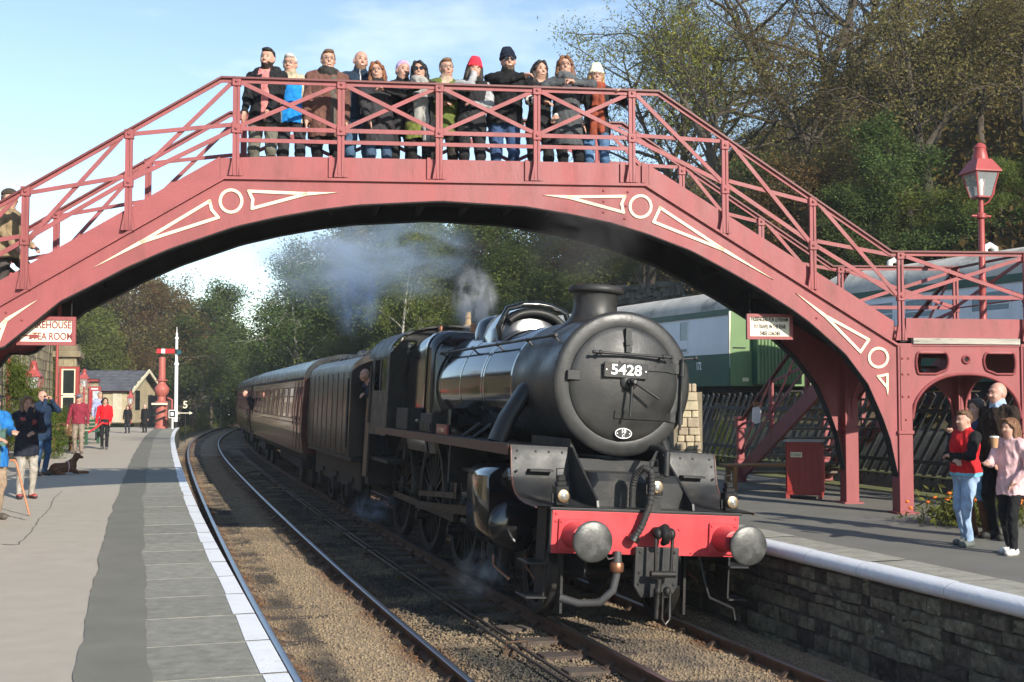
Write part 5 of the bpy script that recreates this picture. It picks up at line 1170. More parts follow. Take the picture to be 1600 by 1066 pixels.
# goods warehouse with slate roof and cream bargeboards
gw = empty('warehouse', (0, 0, 0), label='cream warehouse with a long slate roof and pale gable boards', cat='building')
Y0 = 78.; g0, g1 = aty(133, 622, Y0 + 2), aty(199, 622, Y0); zt, ze = aty(170, 579, Y0 + 2.5).z, aty(170, 608, Y0).z; bx, ex = g0.x, g1.x
wl = MB(); wl.prism([(0, -.05), (6, -.05), (6, ze), (3, zt - .1), (0, ze)], (lambda y, z, h_: (h_, Y0 + y, z)), bx, ex); wl.build('wall', M('warehouse_wall', (.40, .33, .21), .85, var=.2, vs=2), gw)
for sgn in (0, 1):
    ya, za, yb, zb = (Y0 - .4, ze - .12, Y0 + 3, zt) if sgn == 0 else (Y0 + 6.4, ze - .12, Y0 + 3, zt); n = 7
    for i in range(n):
        for j in range(14):
            f0, f1 = i / n, (i + 1) / n; x0, x1 = bx - .2 + (ex + .55 - bx) * j / 14, bx - .2 + (ex + .55 - bx) * (j + .99) / 14
            if sgn and j % 14: continue
            if sgn: x0, x1 = bx - .2, ex + .35
            l_ = lambda f, y0_, y1_: y0_ + (y1_ - y0_) * f; up = .05
            MB().add([(x0, l_(f0, ya, yb), l_(f0, za, zb) + up), (x1, l_(f0, ya, yb), l_(f0, za, zb) + up), (x1, l_(f1, ya, yb), l_(f1, za, zb) + .01), (x0, l_(f1, ya, yb), l_(f1, za, zb) + .01), (x0, l_(f0, ya, yb), l_(f0, za, zb)), (x1, l_(f0, ya, yb), l_(f0, za, zb))], [(0, 1, 2, 3), (4, 5, 1, 0)]).build('slate', m_slate, gw)
for ya, yb in ((Y0 - .45, Y0 + 3), (Y0 + 6.45, Y0 + 3)): MB().bar((ex + .5, ya, ze - .16), (ex + .5, yb, zt - .02), .06, .22).build('bargeboard', m_wcream, gw)
for f in (.25, .5, .75): MB().bar((ex, Y0 - .45 + 3.45 * f, ze - .16 + (zt - ze) * f), (ex + .5, Y0 - .45 + 3.45 * f, ze - .16 + (zt - ze) * f), .12, .10).build('purlin_end', m_wcream, gw)
MB().bb(bx, ex, Y0 - .08, Y0 - .005, ze - .22, ze - .12).build('eaves_board', m_wred, gw); MB().bb(ex - .95, ex - .35, Y0 - .06, Y0 - .01, .0, 1.9).build('door', M('door_cream', (.50, .44, .32), .6), gw)
MB().bb(ex - 2.6, ex - 1.6, Y0 - .05, Y0 - .01, .9, 2.0).build('window', m_glass, gw); MB().bb(ex + .005, ex + .05, Y0 + 1.6, Y0 + 2.5, .8, 2.1).build('window', m_glass, gw)

# ------------------------------------------------------------------ gas lamps
def gas_lamp(loc, hpost, sc, label, group='red gas lamps'):
    o = empty('platform_lamp', loc, R(12), label, 'lamp', group); s = sc
    MB().lathe([(.085 * s, 0), (.085 * s, .10 * s), (.055 * s, .16 * s), (.05 * s, hpost * .4), (.062 * s, hpost * .42), (.05 * s, hpost * .44), (.045 * s, hpost - .30 * s), (.075 * s, hpost - .28 * s), (.075 * s, hpost - .22 * s), (.04 * s, hpost - .2 * s), (.035 * s, hpost)], 14).build('lamp_post', m_wred, o, smooth=40)
    MB().tube([(-.16 * s, 0, hpost - .25 * s), (.16 * s, 0, hpost - .25 * s)], .018 * s, 8).build('ladder_bar', m_wred, o, smooth=60)
    z0 = hpost + .04 * s; r0_, r1_, hg = .12 * s, .20 * s, .36 * s
    for a in range(4):
        A1_ = R(45 + 90 * a); A2 = R(135 + 90 * a); c = lambda A_, r_: (r_ * 1.3 * math.cos(A_), r_ * 1.3 * math.sin(A_))
        p0, p1, p2, p3 = c(A1_, r0_), c(A2, r0_), c(A2, r1_), c(A1_, r1_)
        MB().tube([(p0[0], p0[1], z0), (p3[0], p3[1], z0 + hg)], .014 * s, 6).build('glazing_bar', m_wred, o, smooth=60)
        MB().add([(p0[0], p0[1], z0), (p1[0], p1[1], z0), (p2[0], p2[1], z0 + hg), (p3[0], p3[1], z0 + hg)], [(0, 1, 2, 3)]).build('lamp_glass', m_lampglass, o)
    mb = MB()
    for (r_a, za), (r_b, zb) in zip([(.30, hg - .01), (.31, hg + .02), (.17, hg + .20), (.11, hg + .205), (.10, hg + .23), (.07, hg + .34), (.055, hg + .40), (.001, hg + .43)], [(.31, hg + .02), (.17, hg + .20), (.11, hg + .205), (.10, hg + .23), (.07, hg + .34), (.055, hg + .40), (.001, hg + .43), (.001, hg + .43)]):
        n = 4 if r_a > .115 else 12
    hgs = .36
    mb.lathe([(.24 * s, z0 + hg - .015 * s), (.31 * s, z0 + hg), (.31 * s, z0 + hg + .02 * s), (.165 * s, z0 + hg + .20 * s)], 4, (0, 0, 0)); ho = None
    mt = mb.build('lamp_hood', m_wred, o); mt.rotation_euler = (0, 0, R(45))
    MB().lathe([(.12 * s, z0 + hg + .19 * s), (.115 * s, z0 + hg + .24 * s), (.085 * s, z0 + hg + .36 * s), (.095 * s, z0 + hg + .38 * s), (.07 * s, z0 + hg + .43 * s), (.02 * s, z0 + hg + .46 * s)], 14).build('lamp_finial', m_wred, o, smooth=40)
    MB().lathe([(.15 * s, z0 - .02 * s), (.13 * s, z0 + .01 * s)], 4).build('lamp_base', m_wred, o).rotation_euler = (0, 0, R(45))
    MB().lathe([(.03 * s, z0), (.03 * s, z0 + .12 * s), (.045 * s, z0 + .2 * s), (.03 * s, z0 + .28 * s)], 10).build('mantle', m_mantle, o, smooth=60)
    MB().tube([(0.0, 0, hpost - .1 * s), (.12 * s, 0, hpost - .04 * s), (.22 * s, 0, hpost + .1 * s), (.265 * s, 0, z0 + hg * .9)], .014 * s, 6).build('side_stay', m_wred, o, smooth=60)
    return o
m_lampglass = bpy.data.materials.new('clear_lamp_glass'); m_lampglass.use_nodes = True
_n = m_lampglass.node_tree; _b = _n.nodes['Principled BSDF']; _b.inputs['Roughness'].default_value = .05; _tr = nn(_n, 'BsdfTransparent'); _mx = nn(_n, 'MixShader'); _mx.inputs[0].default_value = .32; _n.links.new(_tr.outputs[0], _mx.inputs[1]); _n.links.new(_b.outputs[0], _mx.inputs[2]); _n.links.new(_mx.outputs[0], _n.nodes['Material Output'].inputs[0]); _b.inputs['Base Color'].default_value = (.55, .60, .60, 1)
m_mantle = M('gas_mantle', (.75, .73, .65), .6, var=.05)
t_, z_ = BL(1536, 490, .9); gas_lamp(BWorld(t_, .9, 2.455), aty(1535, 312, BWorld(t_, .9, 0).y).z - 2.455, 1.0, 'red gas lamp rising behind the bridge landing with a four-sided lantern')
b0 = aty(52, 622, 33.5); gas_lamp((b0.x, b0.y, 0), aty(52, 611, 33.5).z, 1.0, 'red gas lamp in front of the stone station building')
b0 = aty(131, 622, 54); gas_lamp((b0.x, b0.y, 0), aty(131, 606, 54).z, 1.0, 'red gas lamp between the window bay and the poster board')
b0 = aty(204, 622, 74); gas_lamp((b0.x, b0.y, 0), aty(204, 637, 74).z + .2, 1.0, 'red gas lamp in front of the cream warehouse')

# ------------------------------------------------------------------ water crane, signals, boards
b0 = aty(252, 667, 62.5); b0.z = 0
wc = empty('water_crane', b0, 0, 'red cast iron water crane with a ball at mid height', 'water crane')
MB().lathe([(.36, 0), (.36, .08), (.31, .12), (.30, 1.30), (.34, 1.34), (.34, 1.40), (.22, 1.46), (.20, 1.66), (.26, 1.74), (.36, 1.90), (.38, 2.03), (.36, 2.16), (.24, 2.30), (.20, 2.36), (.20, 2.48), (.30, 2.50), (.30, 2.56), (.18, 2.58), (.17, 3.7), (.15, 3.76)], 24).build('column', M('crane_red', (.36, .10, .075), .55, var=.15, vs=3), wc, smooth=40)
MB().rbox(-.42, .42, -.40, -.34, 1.24, 1.34, .01, 1).build('notice_board', m_wcream, wc)
for i in range(3): MB().bar((-.32, -.335, .35 + i * .35), (.32, -.335, .62 + i * .35), .01, .10).build('warning_stripe', m_under, wc)
MB().tube([(.3, 0, 1.6), (.55, 0, 1.5), (.55, 0, .9)], .05, 8).build('valve_arm', m_wred, wc, smooth=60)
m_sigw = M('signal_white', (.80, .80, .78), .5, var=.05); m_sigr = M('signal_red', (.60, .03, .035), .45)
def signal(loc, H_, label, arm=True, s=1., down=False):
    o = empty('railway_signal', loc, 0, label, 'signal')
    MB().lathe([(.10 * s, 0), (.10 * s, H_ * .22)], 12).build('black_foot', m_under, o, smooth=60)
    p = MB(); p.lathe([(.10 * s, H_ * .22), (.095 * s, H_ * .68), (.13 * s, H_ * .685), (.13 * s, H_ * .70), (.075 * s, H_ * .71), (.07 * s, H_ * .90)], 12); p.build('post', m_sigw, o, smooth=40)
    MB().lathe([(.10 * s, H_ * .90), (.10 * s, H_ * .91), (.04 * s, H_ * .925), (.07 * s, H_ * .94), (.02 * s, H_ * .955), (.012 * s, H_)], 10).build('finial', m_sigw, o, smooth=40)
    if arm:
        z = H_ * .80; R_ = Matrix.Rotation(R(-35) if down else 0, 3, 'Y')
        a = MB(); a.box(Vector((0, -.12, z)) + R_ @ Vector((-.55 * s, 0, 0)), (.95 * s, .03, .24 * s), R_); ao = a.build('signal_arm', m_sigr if not down else m_sigw, o)
        if not down: MB().box((-.68 * s, -.138, z), (.20 * s, .006, .24 * s)).build('arm_stripe', m_sigw, ao)
        MB().lathe([(.13 * s, 0), (.13 * s, .05)], 16, (.17 * s, -.12, z - .06), (0, -1, 0)).build('spectacle_plate', M('blue_green_glass', (.03, .10, .13), .15), o)
        MB().bb(-.06, .10, -.12, .0, z - .12, z + .10).build('lamp_box', m_under, o)
    for sg in (-1, 1): MB().tube([(sg * .12 * s, .16, 0), (sg * .12 * s, .13, H_ * .70)], .012, 5).build('ladder_rail', m_sigw if False else m_under, o)
    for i in range(int(H_ * .7 / .3)): MB().tube([(-.12 * s, .15, .25 + i * .3), (.12 * s, .15, .25 + i * .3)], .008, 4).build('rung', m_under, o)
    return o
b0 = aty(275, 622, 63.5); zt = aty(275, 511, 63.5).z; signal((b0.x, b0.y, -1.1), zt + 1.1, 'white semaphore signal post with a red arm held level')
b0 = aty(357, 622, 120); zt = aty(357, 594, 120).z; signal((b0.x, b0.y, -1.2), zt + 1.2, 'distant small white signal post with its arm lowered', True, 1.0, True)
b0 = aty(345, 622, 112); zt = aty(345, 617, 112).z; o = empty('speaker_post', (b0.x, b0.y, -1.2), 0, 'thin grey post with a box on top beside the distant signal', 'post'); MB().tube([(0, 0, 0), (0, 0, zt + 1.2)], .05, 8).build('pole', m_sigw, o, smooth=60); MB().rbox(-.22, .22, -.15, .15, zt + .9, zt + 1.4, .03, 1).build('speaker_box', M('box_grey', (.4, .42, .4), .6), o)
b0 = aty(270, 622, 61.5); o = empty('notice_post', (b0.x, b0.y, 0), 0, 'small white square notice on a short post at the platform end', 'sign'); MB().tube([(0, 0, -.0), (0, 0, .9)], .05, 8).build('post', m_sigw, o, smooth=60)
MB().rbox(-.19, .19, -.06, -.02, .56, .98, .01, 1).build('plate', m_sigw, o); MB().bb(-.15, .15, -.066, -.0605, .60, .94).build('black_panel', m_let_k, o); MB().bb(-.08, .08, -.072, -.0665, .68, .86).build('white_figure', m_sigw, o)
b0 = aty(290, 622, 72); o = empty('speed_sign', (b0.x, b0.y, -1.2), 0, 'cream cut-out figure five above an arrow on a thin post', 'sign'); zz = aty(290, 633, 72).z + 1.2
text('lettering', '5', .62, m_wcream, o, facing(0, -.03, zz), bold=True, ext=.02); MB().tube([(0, 0, 0), (0, 0, zz - .5)], .03, 6).build('post', m_under, o); za = aty(290, 645.5, 72).z + 1.2
MB().bb(-.38, .26, -.03, 0, za - .025, za + .025).build('arrow_shaft', m_wcream, o); MB().prism([(.25, -.10), (.45, 0), (.25, .10)], (lambda x, z, h_: (x, h_, za + z)), -.032, .002).build('arrow_head', m_wcream, o); MB().bb(-.5, -.36, -.032, .002, za - .08, za + .08).build('arrow_tail', m_wcream, o)
# dark paling screen beside the crane
def paling_fence(name, label, pts, z0, h, pitch, width, mat, slant=0., group=None, rails=True, jitter=.02):
    o = empty(name, (0, 0, 0), 0, label, 'fence', group)
    for a_, b_ in zip(pts, pts[1:]):
        a_, b_ = Vector(a_), Vector(b_); L_ = (b_ - a_).length; d = (b_ - a_) / L_; n = int(L_ / pitch); nr = Vector((d.y, -d.x, 0))
        for i in range(n):
            p = a_ + d * (i * pitch); hh = h * rnd.uniform(1 - jitter, 1 + jitter)
            MB().bar((0, 0, 0), d * slant + Vector((0, 0, hh)), .025, width, up=d).build('pale', mat, o, loc=p + Vector((0, 0, z0)) + nr * .03)
        if rails:
            for f in (.2, .8): MB().bar(a_ + Vector((0, 0, z0 + h * f)), b_ + Vector((0, 0, z0 + h * f)), .04, .07).build('rail', mat, o)
    return o
m_fk = M('tarred_wood', (.022, .021, .02), .8, var=.4, vs=5, rn=.3, bump=.4, bs=25)
f0, f1 = aty(233, 622, 66), aty(248, 622, 65); paling_fence('paling_fence', 'dark upright paling screen beside the red water crane', [(f0.x, f0.y, 0), (f1.x, f1.y, 0)], 0, 1.75, .09, .075, m_fk)
m_fd = M('grey_tarred_pale', (.045, .046, .045), .6, var=.4, vs=5, rn=.4, bump=.4, bs=25)
fp_ = [P(d, REDGE + 5.75, 0) for d in (12.5, 20, 28, 38)]
paling_fence('paling_fence', 'dark fence of slanting pales behind the far platform', fp_, .25, 1.42, .26, .075, m_fd, slant=-1.15)
MB().add(*ribbon([REDGE + 5.62, REDGE + 5.9], [.30, .32], 9, 40, 2)).build('kerb_bank', m_ground, kind='structure', label='low earth bank under the slanting fence')

# ------------------------------------------------------------------ furniture on the platforms
def bench(loc, rz, L_, label, mat, back=True, group=None):
    o = empty('bench', loc, rz, label, 'bench', group); hl = L_ / 2
    for i in range(4): MB().rbox(-hl, hl, -.22 + i * .115, -.12 + i * .115, .42, .455, .008, 1).build('seat_slat', mat, o)
    for s in (-hl + .15, hl - .15):
        for y in (-.18, .18): MB().bb(s - .035, s + .035, y - .035, y + .035, 0, .42).build('leg', mat, o)
        MB().bb(s - .03, s + .03, -.2, .2, .34, .40).build('cross_rail', mat, o)
        if back: MB().bar((s, .2, .42), (s, .30, .88), .06, .06).build('back_post', mat, o)
    if back:
        for i in range(3): MB().bar((-hl, .235 + i * .03, .54 + i * .13), (hl, .235 + i * .03, .54 + i * .13), .025, .09).build('back_slat', mat, o)
    return o
m_bw = M('orange_varnished_wood', (.30, .14, .05), .5, var=.25, vs=4, stretch=(.5, 4, 4)); m_bd = M('brown_old_wood', (.16, .075, .035), .7, var=.35, vs=5, rn=.2)
b0 = onz(1195, 766); bench(b0, R(8), 1.5, 'plain wooden bench in the shade below the bridge stairs', m_bw, False)
b0 = onz(97, 706); bench(b0, R(75), 1.6, 'brown slatted platform bench behind the lying dog', m_bd); b0 = onz(92, 690); bench((b0.x - .3, b0.y + 1.6, 0), R(75), 1.6, 'second brown platform bench farther along by the shrub', m_bd)
b0 = onz(144, 694); bench((b0.x, b0.y, 0), R(75), 1.5, 'low bench with green panel behind the walking people', M('green_bench', (.03, .10, .06), .6))
bn = empty('litter_bin', onz(1258, 778), R(-18), 'tall red litter bin standing under the bridge', 'bin')
for x in (-.25, .25):
    for y in (-.22, .22): MB().bb(x - .03, x + .03, y - .03, y + .03, 0, .08).build('foot', m_wred, bn)
MB().rbox(-.28, .28, -.25, .25, .06, .90, .015, 1).build('body', M('bin_red', (.30, .028, .024), .45, var=.12, vs=2.5), bn)
for i in range(6): MB().bb(-.255 + i * .1, -.18 + i * .1, -.262, -.25, .12, .84).build('slat', M('bin_red', ()), bn)
MB().rbox(-.31, .31, -.28, .28, .90, .93, .01, 1).build('lid', M('bin_lid', (.35, .34, .33), .5), bn); MB().bb(-.20, -.02, -.27, -.262, .66, .74).build('label_plate', m_wcream, bn); text('lettering', 'Litter', .07, m_let_k, bn, facing(-.11, -.2705, .70), ext=.001)
# tapering sandstone gate pillar between engine and stairs
pl = empty('stone_pillar', (0, 0, 0), 0, 'pale sandstone pillar with sloping side behind the smokebox', 'pillar')
p0, p1 = aty(1062, 622, 24), aty(1099, 622, 24); MB().bb(p0.x - .12, p1.x - .02, 24.03, 24.7, 0, 1.72).build('core', m_mortar, pl)
z = .0
while z < 1.85:
    h_ = rnd.uniform(.13, .2); f = z / 1.85; xl, xr = p0.x - .16 + .28 * f, p1.x - .01 - .13 * f; x = xl
    while x < xr - .05:
        w_ = min(rnd.uniform(.14, .26), xr - x); w_ = xr - x if xr - x - w_ < .08 else w_; MB().rbox(x + .006, x + w_ - .006, 24.0 - rnd.uniform(0, .03), 24.62, z + .006, z + h_ - .004, .03, 2).build('stone', m_sandl, pl); x += w_
    z += h_
cb = aty(731, 622, 46); ch = empty('brick_chimney', (cb.x, cb.y, 0), R(14), 'slim yellow topped chimney rising beyond the firebox', 'chimney'); zc = aty(731, 508, 46).z
MB().rbox(-.16, .16, -.16, .16, -.5, zc, .02, 1).build('stack', M('chimney_brick', (.26, .15, .09), .9, var=.3, vs=6, bump=.5, bs=18), ch); MB().rbox(-.2, .2, -.2, .2, zc - .10, zc - .02, .02, 1).build('cap_course', m_sandl, ch)
MB().lathe([(.13, zc), (.11, zc + .25), (.15, zc + .29), (.11, zc + .33), (.11, zc + .50), (.14, zc + .52)], 14).build('chimney_pot', M('buff_pot', (.55, .36, .15), .8), ch, smooth=40)
tgo = empty('white_tag', aty(1181, 640, 21.6), R(10), 'white notice tag tied to the stair railing post', 'sign'); MB().prism([(-.09, -.22), (-.02, -.26), (.07, -.24), (.09, -.02), (.04, .06), (-.07, .03)], (lambda x, z_, h_: (x, h_, z_)), -.03, -.02).build('tag', m_sigw, tgo); MB().rbox(-.05, .05, -.04, .03, .06, .14, .01, 1).build('tie', m_bw, tgo)
# walking stick and dog lead
stx = empty('walking_stick', onz(46, 806), 0, 'pale wooden walking stick planted on the platform', 'stick'); b1 = aty(26, 725, stx.location.y + .12) - stx.location; MB().tube([(0, 0, .01), b1 * .5, b1], [.013, .014, .015], 8).build('shaft', M('stick_wood', (.42, .17, .08), .5), stx, smooth=60); MB().tube([b1, b1 + Vector((-.03, 0, .05)), b1 + Vector((-.09, 0, .05))], .016, 8).build('handle', M('stick_wood', ()), stx, smooth=60)
ld = empty('dog_lead', onz(163, 702), 0, 'red lead hanging from the hand of the person in red', 'lead'); a_, b_ = aty(161, 660, 36.8) - ld.location, aty(138, 676, 36.3) - ld.location; MB().tube([a_, (a_ + b_) / 2 + Vector((0, 0, -.02)), b_], .03, 6).build('strap', m_sigr, ld, smooth=60)
# ------------------------------------------------------------------ people: one continuous body surface grown from smoothly blended limbs
def sdf_surface(prims, vox, pad=.05):
    lo = np.min([p['lo'] for p in prims], 0) - pad; hi = np.max([p['hi'] for p in prims], 0) + pad
    n = np.ceil((hi - lo) / vox).astype(int) + 1
    D = np.full(n, .12, np.float32); RAW = np.full(n, 9., np.float32); Lb = np.zeros(n, np.int8)
    for p in prims:
        i0 = np.maximum(np.floor((p['lo'] - .05 - lo) / vox).astype(int), 0); i1 = np.minimum(np.ceil((p['hi'] + .05 - lo) / vox).astype(int) + 1, n)
        ax = [lo[k] + vox * np.arange(i0[k], i1[k]) for k in range(3)]
        X, Y, Z = np.meshgrid(*ax, indexing='ij'); d = p['fn'](X, Y, Z).astype(np.float32); sl = tuple(slice(i0[k], i1[k]) for k in range(3))
        a = D[sl]; k = p['k']; h = np.clip(k - np.abs(a - d), 0, None) / k; D[sl] = np.minimum(a, d) - h * h * k * .25
        r = RAW[sl]; m = d < r; r[m] = d[m]; Lb[sl][m] = p['lab']
    S = D < 0; c = [S[i:n[0] - 1 + i, j:n[1] - 1 + j, k:n[2] - 1 + k] for i in (0, 1) for j in (0, 1) for k in (0, 1)]
    cnt = sum(x.astype(np.int8) for x in c); mixed = (cnt > 0) & (cnt < 8); I = np.argwhere(mixed); idx = np.full(mixed.shape, -1, np.int32); idx[mixed] = np.arange(len(I))
    acc = np.zeros((len(I), 3)); num = np.zeros(len(I)); corners = [(i, j, k) for i in (0, 1) for j in (0, 1) for k in (0, 1)]
    vals = [D[I[:, 0] + a, I[:, 1] + b, I[:, 2] + e] for a, b, e in corners]
    for a in range(8):
        for b in range(a + 1, 8):
            df = [abs(corners[a][q] - corners[b][q]) for q in range(3)]
            if sum(df) != 1: continue
            va, vb = vals[a], vals[b]; m = (va < 0) != (vb < 0); t = np.where(m, va / (va - vb + 1e-12), 0)
            acc += np.where(m[:, None], np.array(corners[a])[None] + t[:, None] * (np.array(corners[b]) - np.array(corners[a]))[None], 0); num += m
    V = lo + vox * (I + acc / num[:, None]); F = []
    for ax in range(3):
        o1, o2 = [q for q in range(3) if q != ax]; s0 = [slice(None)] * 3; s1 = [slice(None)] * 3; s0[ax] = slice(0, -1); s1[ax] = slice(1, None)
        ch = S[tuple(s0)] != S[tuple(s1)]; E = np.argwhere(ch); E = E[(E[:, o1] > 0) & (E[:, o2] > 0) & (E[:, o1] < n[o1] - 1) & (E[:, o2] < n[o2] - 1)]
        def cell(d1, d2): e = E.copy(); e[:, o1] -= d1; e[:, o2] -= d2; return idx[e[:, 0], e[:, 1], e[:, 2]]
        q = np.stack([cell(1, 1), cell(0, 1), cell(0, 0), cell(1, 0)], -1); fl = S[E[:, 0], E[:, 1], E[:, 2]]
        if ax == 1: fl = ~fl
        q[~fl] = q[~fl][:, ::-1]; F.append(q)
    F = np.concatenate(F); F = F[(F >= 0).all(1)]
    C = V[F].mean(1); g = np.clip(np.round((C - lo) / vox).astype(int), 0, n - 1); return V, F, Lb[g[:, 0], g[:, 1], g[:, 2]], C
def cone(a, b, ra, rb, lab, k=.03, flat=None, zcut=None):
    a = np.array(a, float); b = np.array(b, float); ab = b - a; L2 = max(ab @ ab, 1e-9); r = max(ra, rb)
    def fn(X, Y, Z):
        t = np.clip(((X - a[0]) * ab[0] + (Y - a[1]) * ab[1] + (Z - a[2]) * ab[2]) / L2, 0, 1)
        dx, dy, dz = X - a[0] - t * ab[0], Y - a[1] - t * ab[1], Z - a[2] - t * ab[2]
        if flat: dx, dy, dz = dx * flat[0], dy * flat[1], dz * flat[2]
        d = np.sqrt(dx * dx + dy * dy + dz * dz) - (ra + t * (rb - ra))
        return d if zcut is None else np.maximum(d, zcut - Z)
    e = np.array([1 / f for f in flat]) if flat else np.ones(3)
    return dict(lo=np.minimum(a, b) - r * np.maximum(e, 1), hi=np.maximum(a, b) + r * np.maximum(e, 1), fn=fn, lab=lab, k=k)
def ell(c, r, lab, k=.03, yaw=0., cut=None, tilt=0.):
    c = np.array(c, float); r = np.array(r, float); cy, sy = math.cos(yaw), math.sin(yaw); ct, st = math.cos(tilt), math.sin(tilt); m = max(r)
    def fn(X, Y, Z):
        x, y, z = X - c[0], Y - c[1], Z - c[2]; x, y = x * cy + y * sy, -x * sy + y * cy; x, z = x * ct + z * st, -x * st + z * ct
        k0 = np.sqrt((x / r[0]) ** 2 + (y / r[1]) ** 2 + (z / r[2]) ** 2) + 1e-6; k1 = np.sqrt((x / r[0] ** 2) ** 2 + (y / r[1] ** 2) ** 2 + (z / r[2] ** 2) ** 2) + 1e-6
        d = k0 * (k0 - 1) / k1
        if cut:
            for (nx, ny, nz, o) in cut: d = np.maximum(d, x * nx + y * ny + z * nz - o)
        return d
    return dict(lo=c - m, hi=c + m, fn=fn, lab=lab, k=k)
def ik(S, T, l1, l2, hint):
    S, T, hint = Vector(S), Vector(T), Vector(hint); d = T - S; L_ = min(d.length, (l1 + l2) * .995); d.normalize(); T = S + d * L_
    x = (L_ * L_ + l1 * l1 - l2 * l2) / (2 * L_); h = math.sqrt(max(l1 * l1 - x * x, 0)); pe = hint - d * hint.dot(d)
    if pe.length < 1e-3: pe = Vector((0, 1, 0))
    return S + d * x + pe.normalized() * h, T
FAB = {}
def fabric(col, rough=.85):
    key = tuple(round(c, 3) for c in col) + (rough,)
    if key not in FAB: FAB[key] = M('fabric_%d' % len(FAB), col, rough, var=.32, vs=9, bump=.7, bs=17, spec=.25)
    return FAB[key]
def skinm(col): return M('skin_%.2f_%.2f' % (col[0], col[1]), col, .5, var=.10, vs=14, sss=.12)
m_eye = M('eye_dark', (.03, .02, .018), .3); m_lip = M('lips', (.36, .10, .085), .5); m_tooth = M('teeth', (.75, .70, .62), .4); m_lens = M('dark_lens', (.012, .01, .01), .08); m_frame = M('spectacle_frame', (.05, .04, .04), .4)
SK1 = (.48, .275, .20); SK2 = (.52, .29, .21)
def person(label, loc, rz, H=1.75, skin=SK1, top=(.05, .05, .05), bottom=(.04, .04, .05), shoes=(.03, .028, .025), hair=('short', (.05, .03, .02)), hands=None, build=1., hem=.80, feet=None,
           head=(0., 0.), lean=(0., 0.), face=True, glasses=None, paint=(), extra=None, beard=None, vox=.0105, smile=True, collar=None, group=None, sleeve=None, name='person', elbows=None, knees=None, gloves=None):
    s = H / 1.75; o_l = dict(skin=0, top=1, bottom=2, shoes=3, x1=4, x2=5, sleeve=6); LAB = o_l
    lx, ly = lean; B = build; P_ = []; z = lambda v: v * s
    def pt(x, y, zz): f = max(0, (zz - .9) / .85); return (x * s + lx * f * s, y * s + ly * f * s, zz * s)
    A_ = P_.append
    # trunk
    A_(ell(pt(0, 0, .93), (.165 * B * s, .125 * B * s, .13 * s), 2, .04)); A_(ell(pt(0, -.005, 1.10), (.155 * B * s, .122 * B * s, .19 * s), 1, .05)); A_(ell(pt(0, 0, 1.28), (.175 * B * s, .125 * B * s, .19 * s), 1, .05))
    A_(cone(pt(-.12, .01, 1.405), pt(.12, .01, 1.405), .075 * s * (.6 + .4 * B), .075 * s * (.6 + .4 * B), 1, .05)); A_(cone(pt(0, .012, 1.40), pt(0, .0, 1.53), .066 * s, .060 * s, 0, .03)); A_(cone(pt(-.10, .015, 1.425), pt(0, .012, 1.475), .06 * s, .06 * s, 1, .04)); A_(cone(pt(.10, .015, 1.425), pt(0, .012, 1.475), .06 * s, .06 * s, 1, .04))
    if hem < .97: A_(cone(pt(0, 0, 1.02), pt(0, 0, hem - .02), .165 * B * s, .178 * B * s, 1, .012, flat=(1, 1.22, 1), zcut=hem * s))
    # legs
    feet = feet or ((-.10, 0, 0), (.10, 0, 0)); kn = knees or ((-.0, -.06), (.0, -.06))
    for i, (sx, (fx, fy, fz)) in enumerate(zip((-1, 1), feet)):
        hip = pt(sx * .092, .0, .92); ank = (fx * s, (fy + .02) * s, (fz + .085) * s); K, ank2 = ik(hip, ank, .43 * s, .42 * s, (sx * .12 + kn[i][0], -1, 0))
        A_(cone(hip, K, .088 * B * s, .066 * s, 2, .04)); A_(cone(K, ank2, .064 * s, .049 * s, 2, .03)); ay = ank2
        A_(cone((ay[0], ay[1] + .025 * s, ay[2] - .045 * s), (ay[0] + sx * .02 * s, ay[1] - .145 * s, ay[2] - .050 * s), .047 * s, .041 * s, 3, .02)); A_(cone((ay[0], ay[1] + .005 * s, ay[2] - .03 * s), (ay[0], ay[1], ay[2] + .02 * s), .05 * s, .046 * s, 3, .01))
    # arms and hands
    hands = hands or ((-.27, -.03, .80), (.27, -.03, .80)); wr = []
    for i, (sx, ht) in enumerate(zip((-1, 1), hands)):
        sh = pt(sx * .185 * (.7 + .3 * B), .01, 1.40); hint = (elbows[i] if elbows and elbows[i] else (sx * .5, .8, -.5)); T = Vector((ht[0] * s, ht[1] * s, ht[2] * s)); E, Wp = ik(sh, T, .285 * s, .255 * s, hint)
        sl = 6 if sleeve else 1
        A_(cone(sh, E, .066 * s * (.6 + .4 * B), .053 * s, sl, .04)); A_(cone(E, Wp, .052 * s, .040 * s, sl, .03))
        f = (Wp - Vector(E)).normalized(); side = f.cross(Vector((0, 0, 1)));
        if side.length < .1: side = Vector((1, 0, 0))
        side.normalize(); nm_ = side.cross(f); sk = 0 if not gloves else 4
        if abs(f.z) > .75: side, nm_ = Vector((0, 1, 0)) - f * f.y, None; side.normalize(); nm_ = f.cross(side)
        A_(cone(Wp - f * .02 * s, Wp + f * .03 * s, .027 * s, .03 * s, sk, .012))
        for q in (-.016, .016): A_(cone(Wp + f * .03 * s + side * q * s, Wp + f * .075 * s + side * q * 1.15 * s, .021 * s, .018 * s, sk, .012))
        for q, ln in ((-.030, .052), (-.011, .064), (.009, .060), (.028, .046)):
            b0 = Wp + f * .085 * s + side * q * s; b1 = b0 + (f * .8 - nm_ * .45 * sx * 0 - Vector((0, 0, .45))) * ln * .55 * s; b2 = b1 + (f * .25 - Vector((0, 0, .8))) * ln * .5 * s
            A_(cone(b0 - f * .012 * s, b1, .0105 * s, .0095 * s, sk, .005)); A_(cone(b1, b2, .0095 * s, .0085 * s, sk, .005))
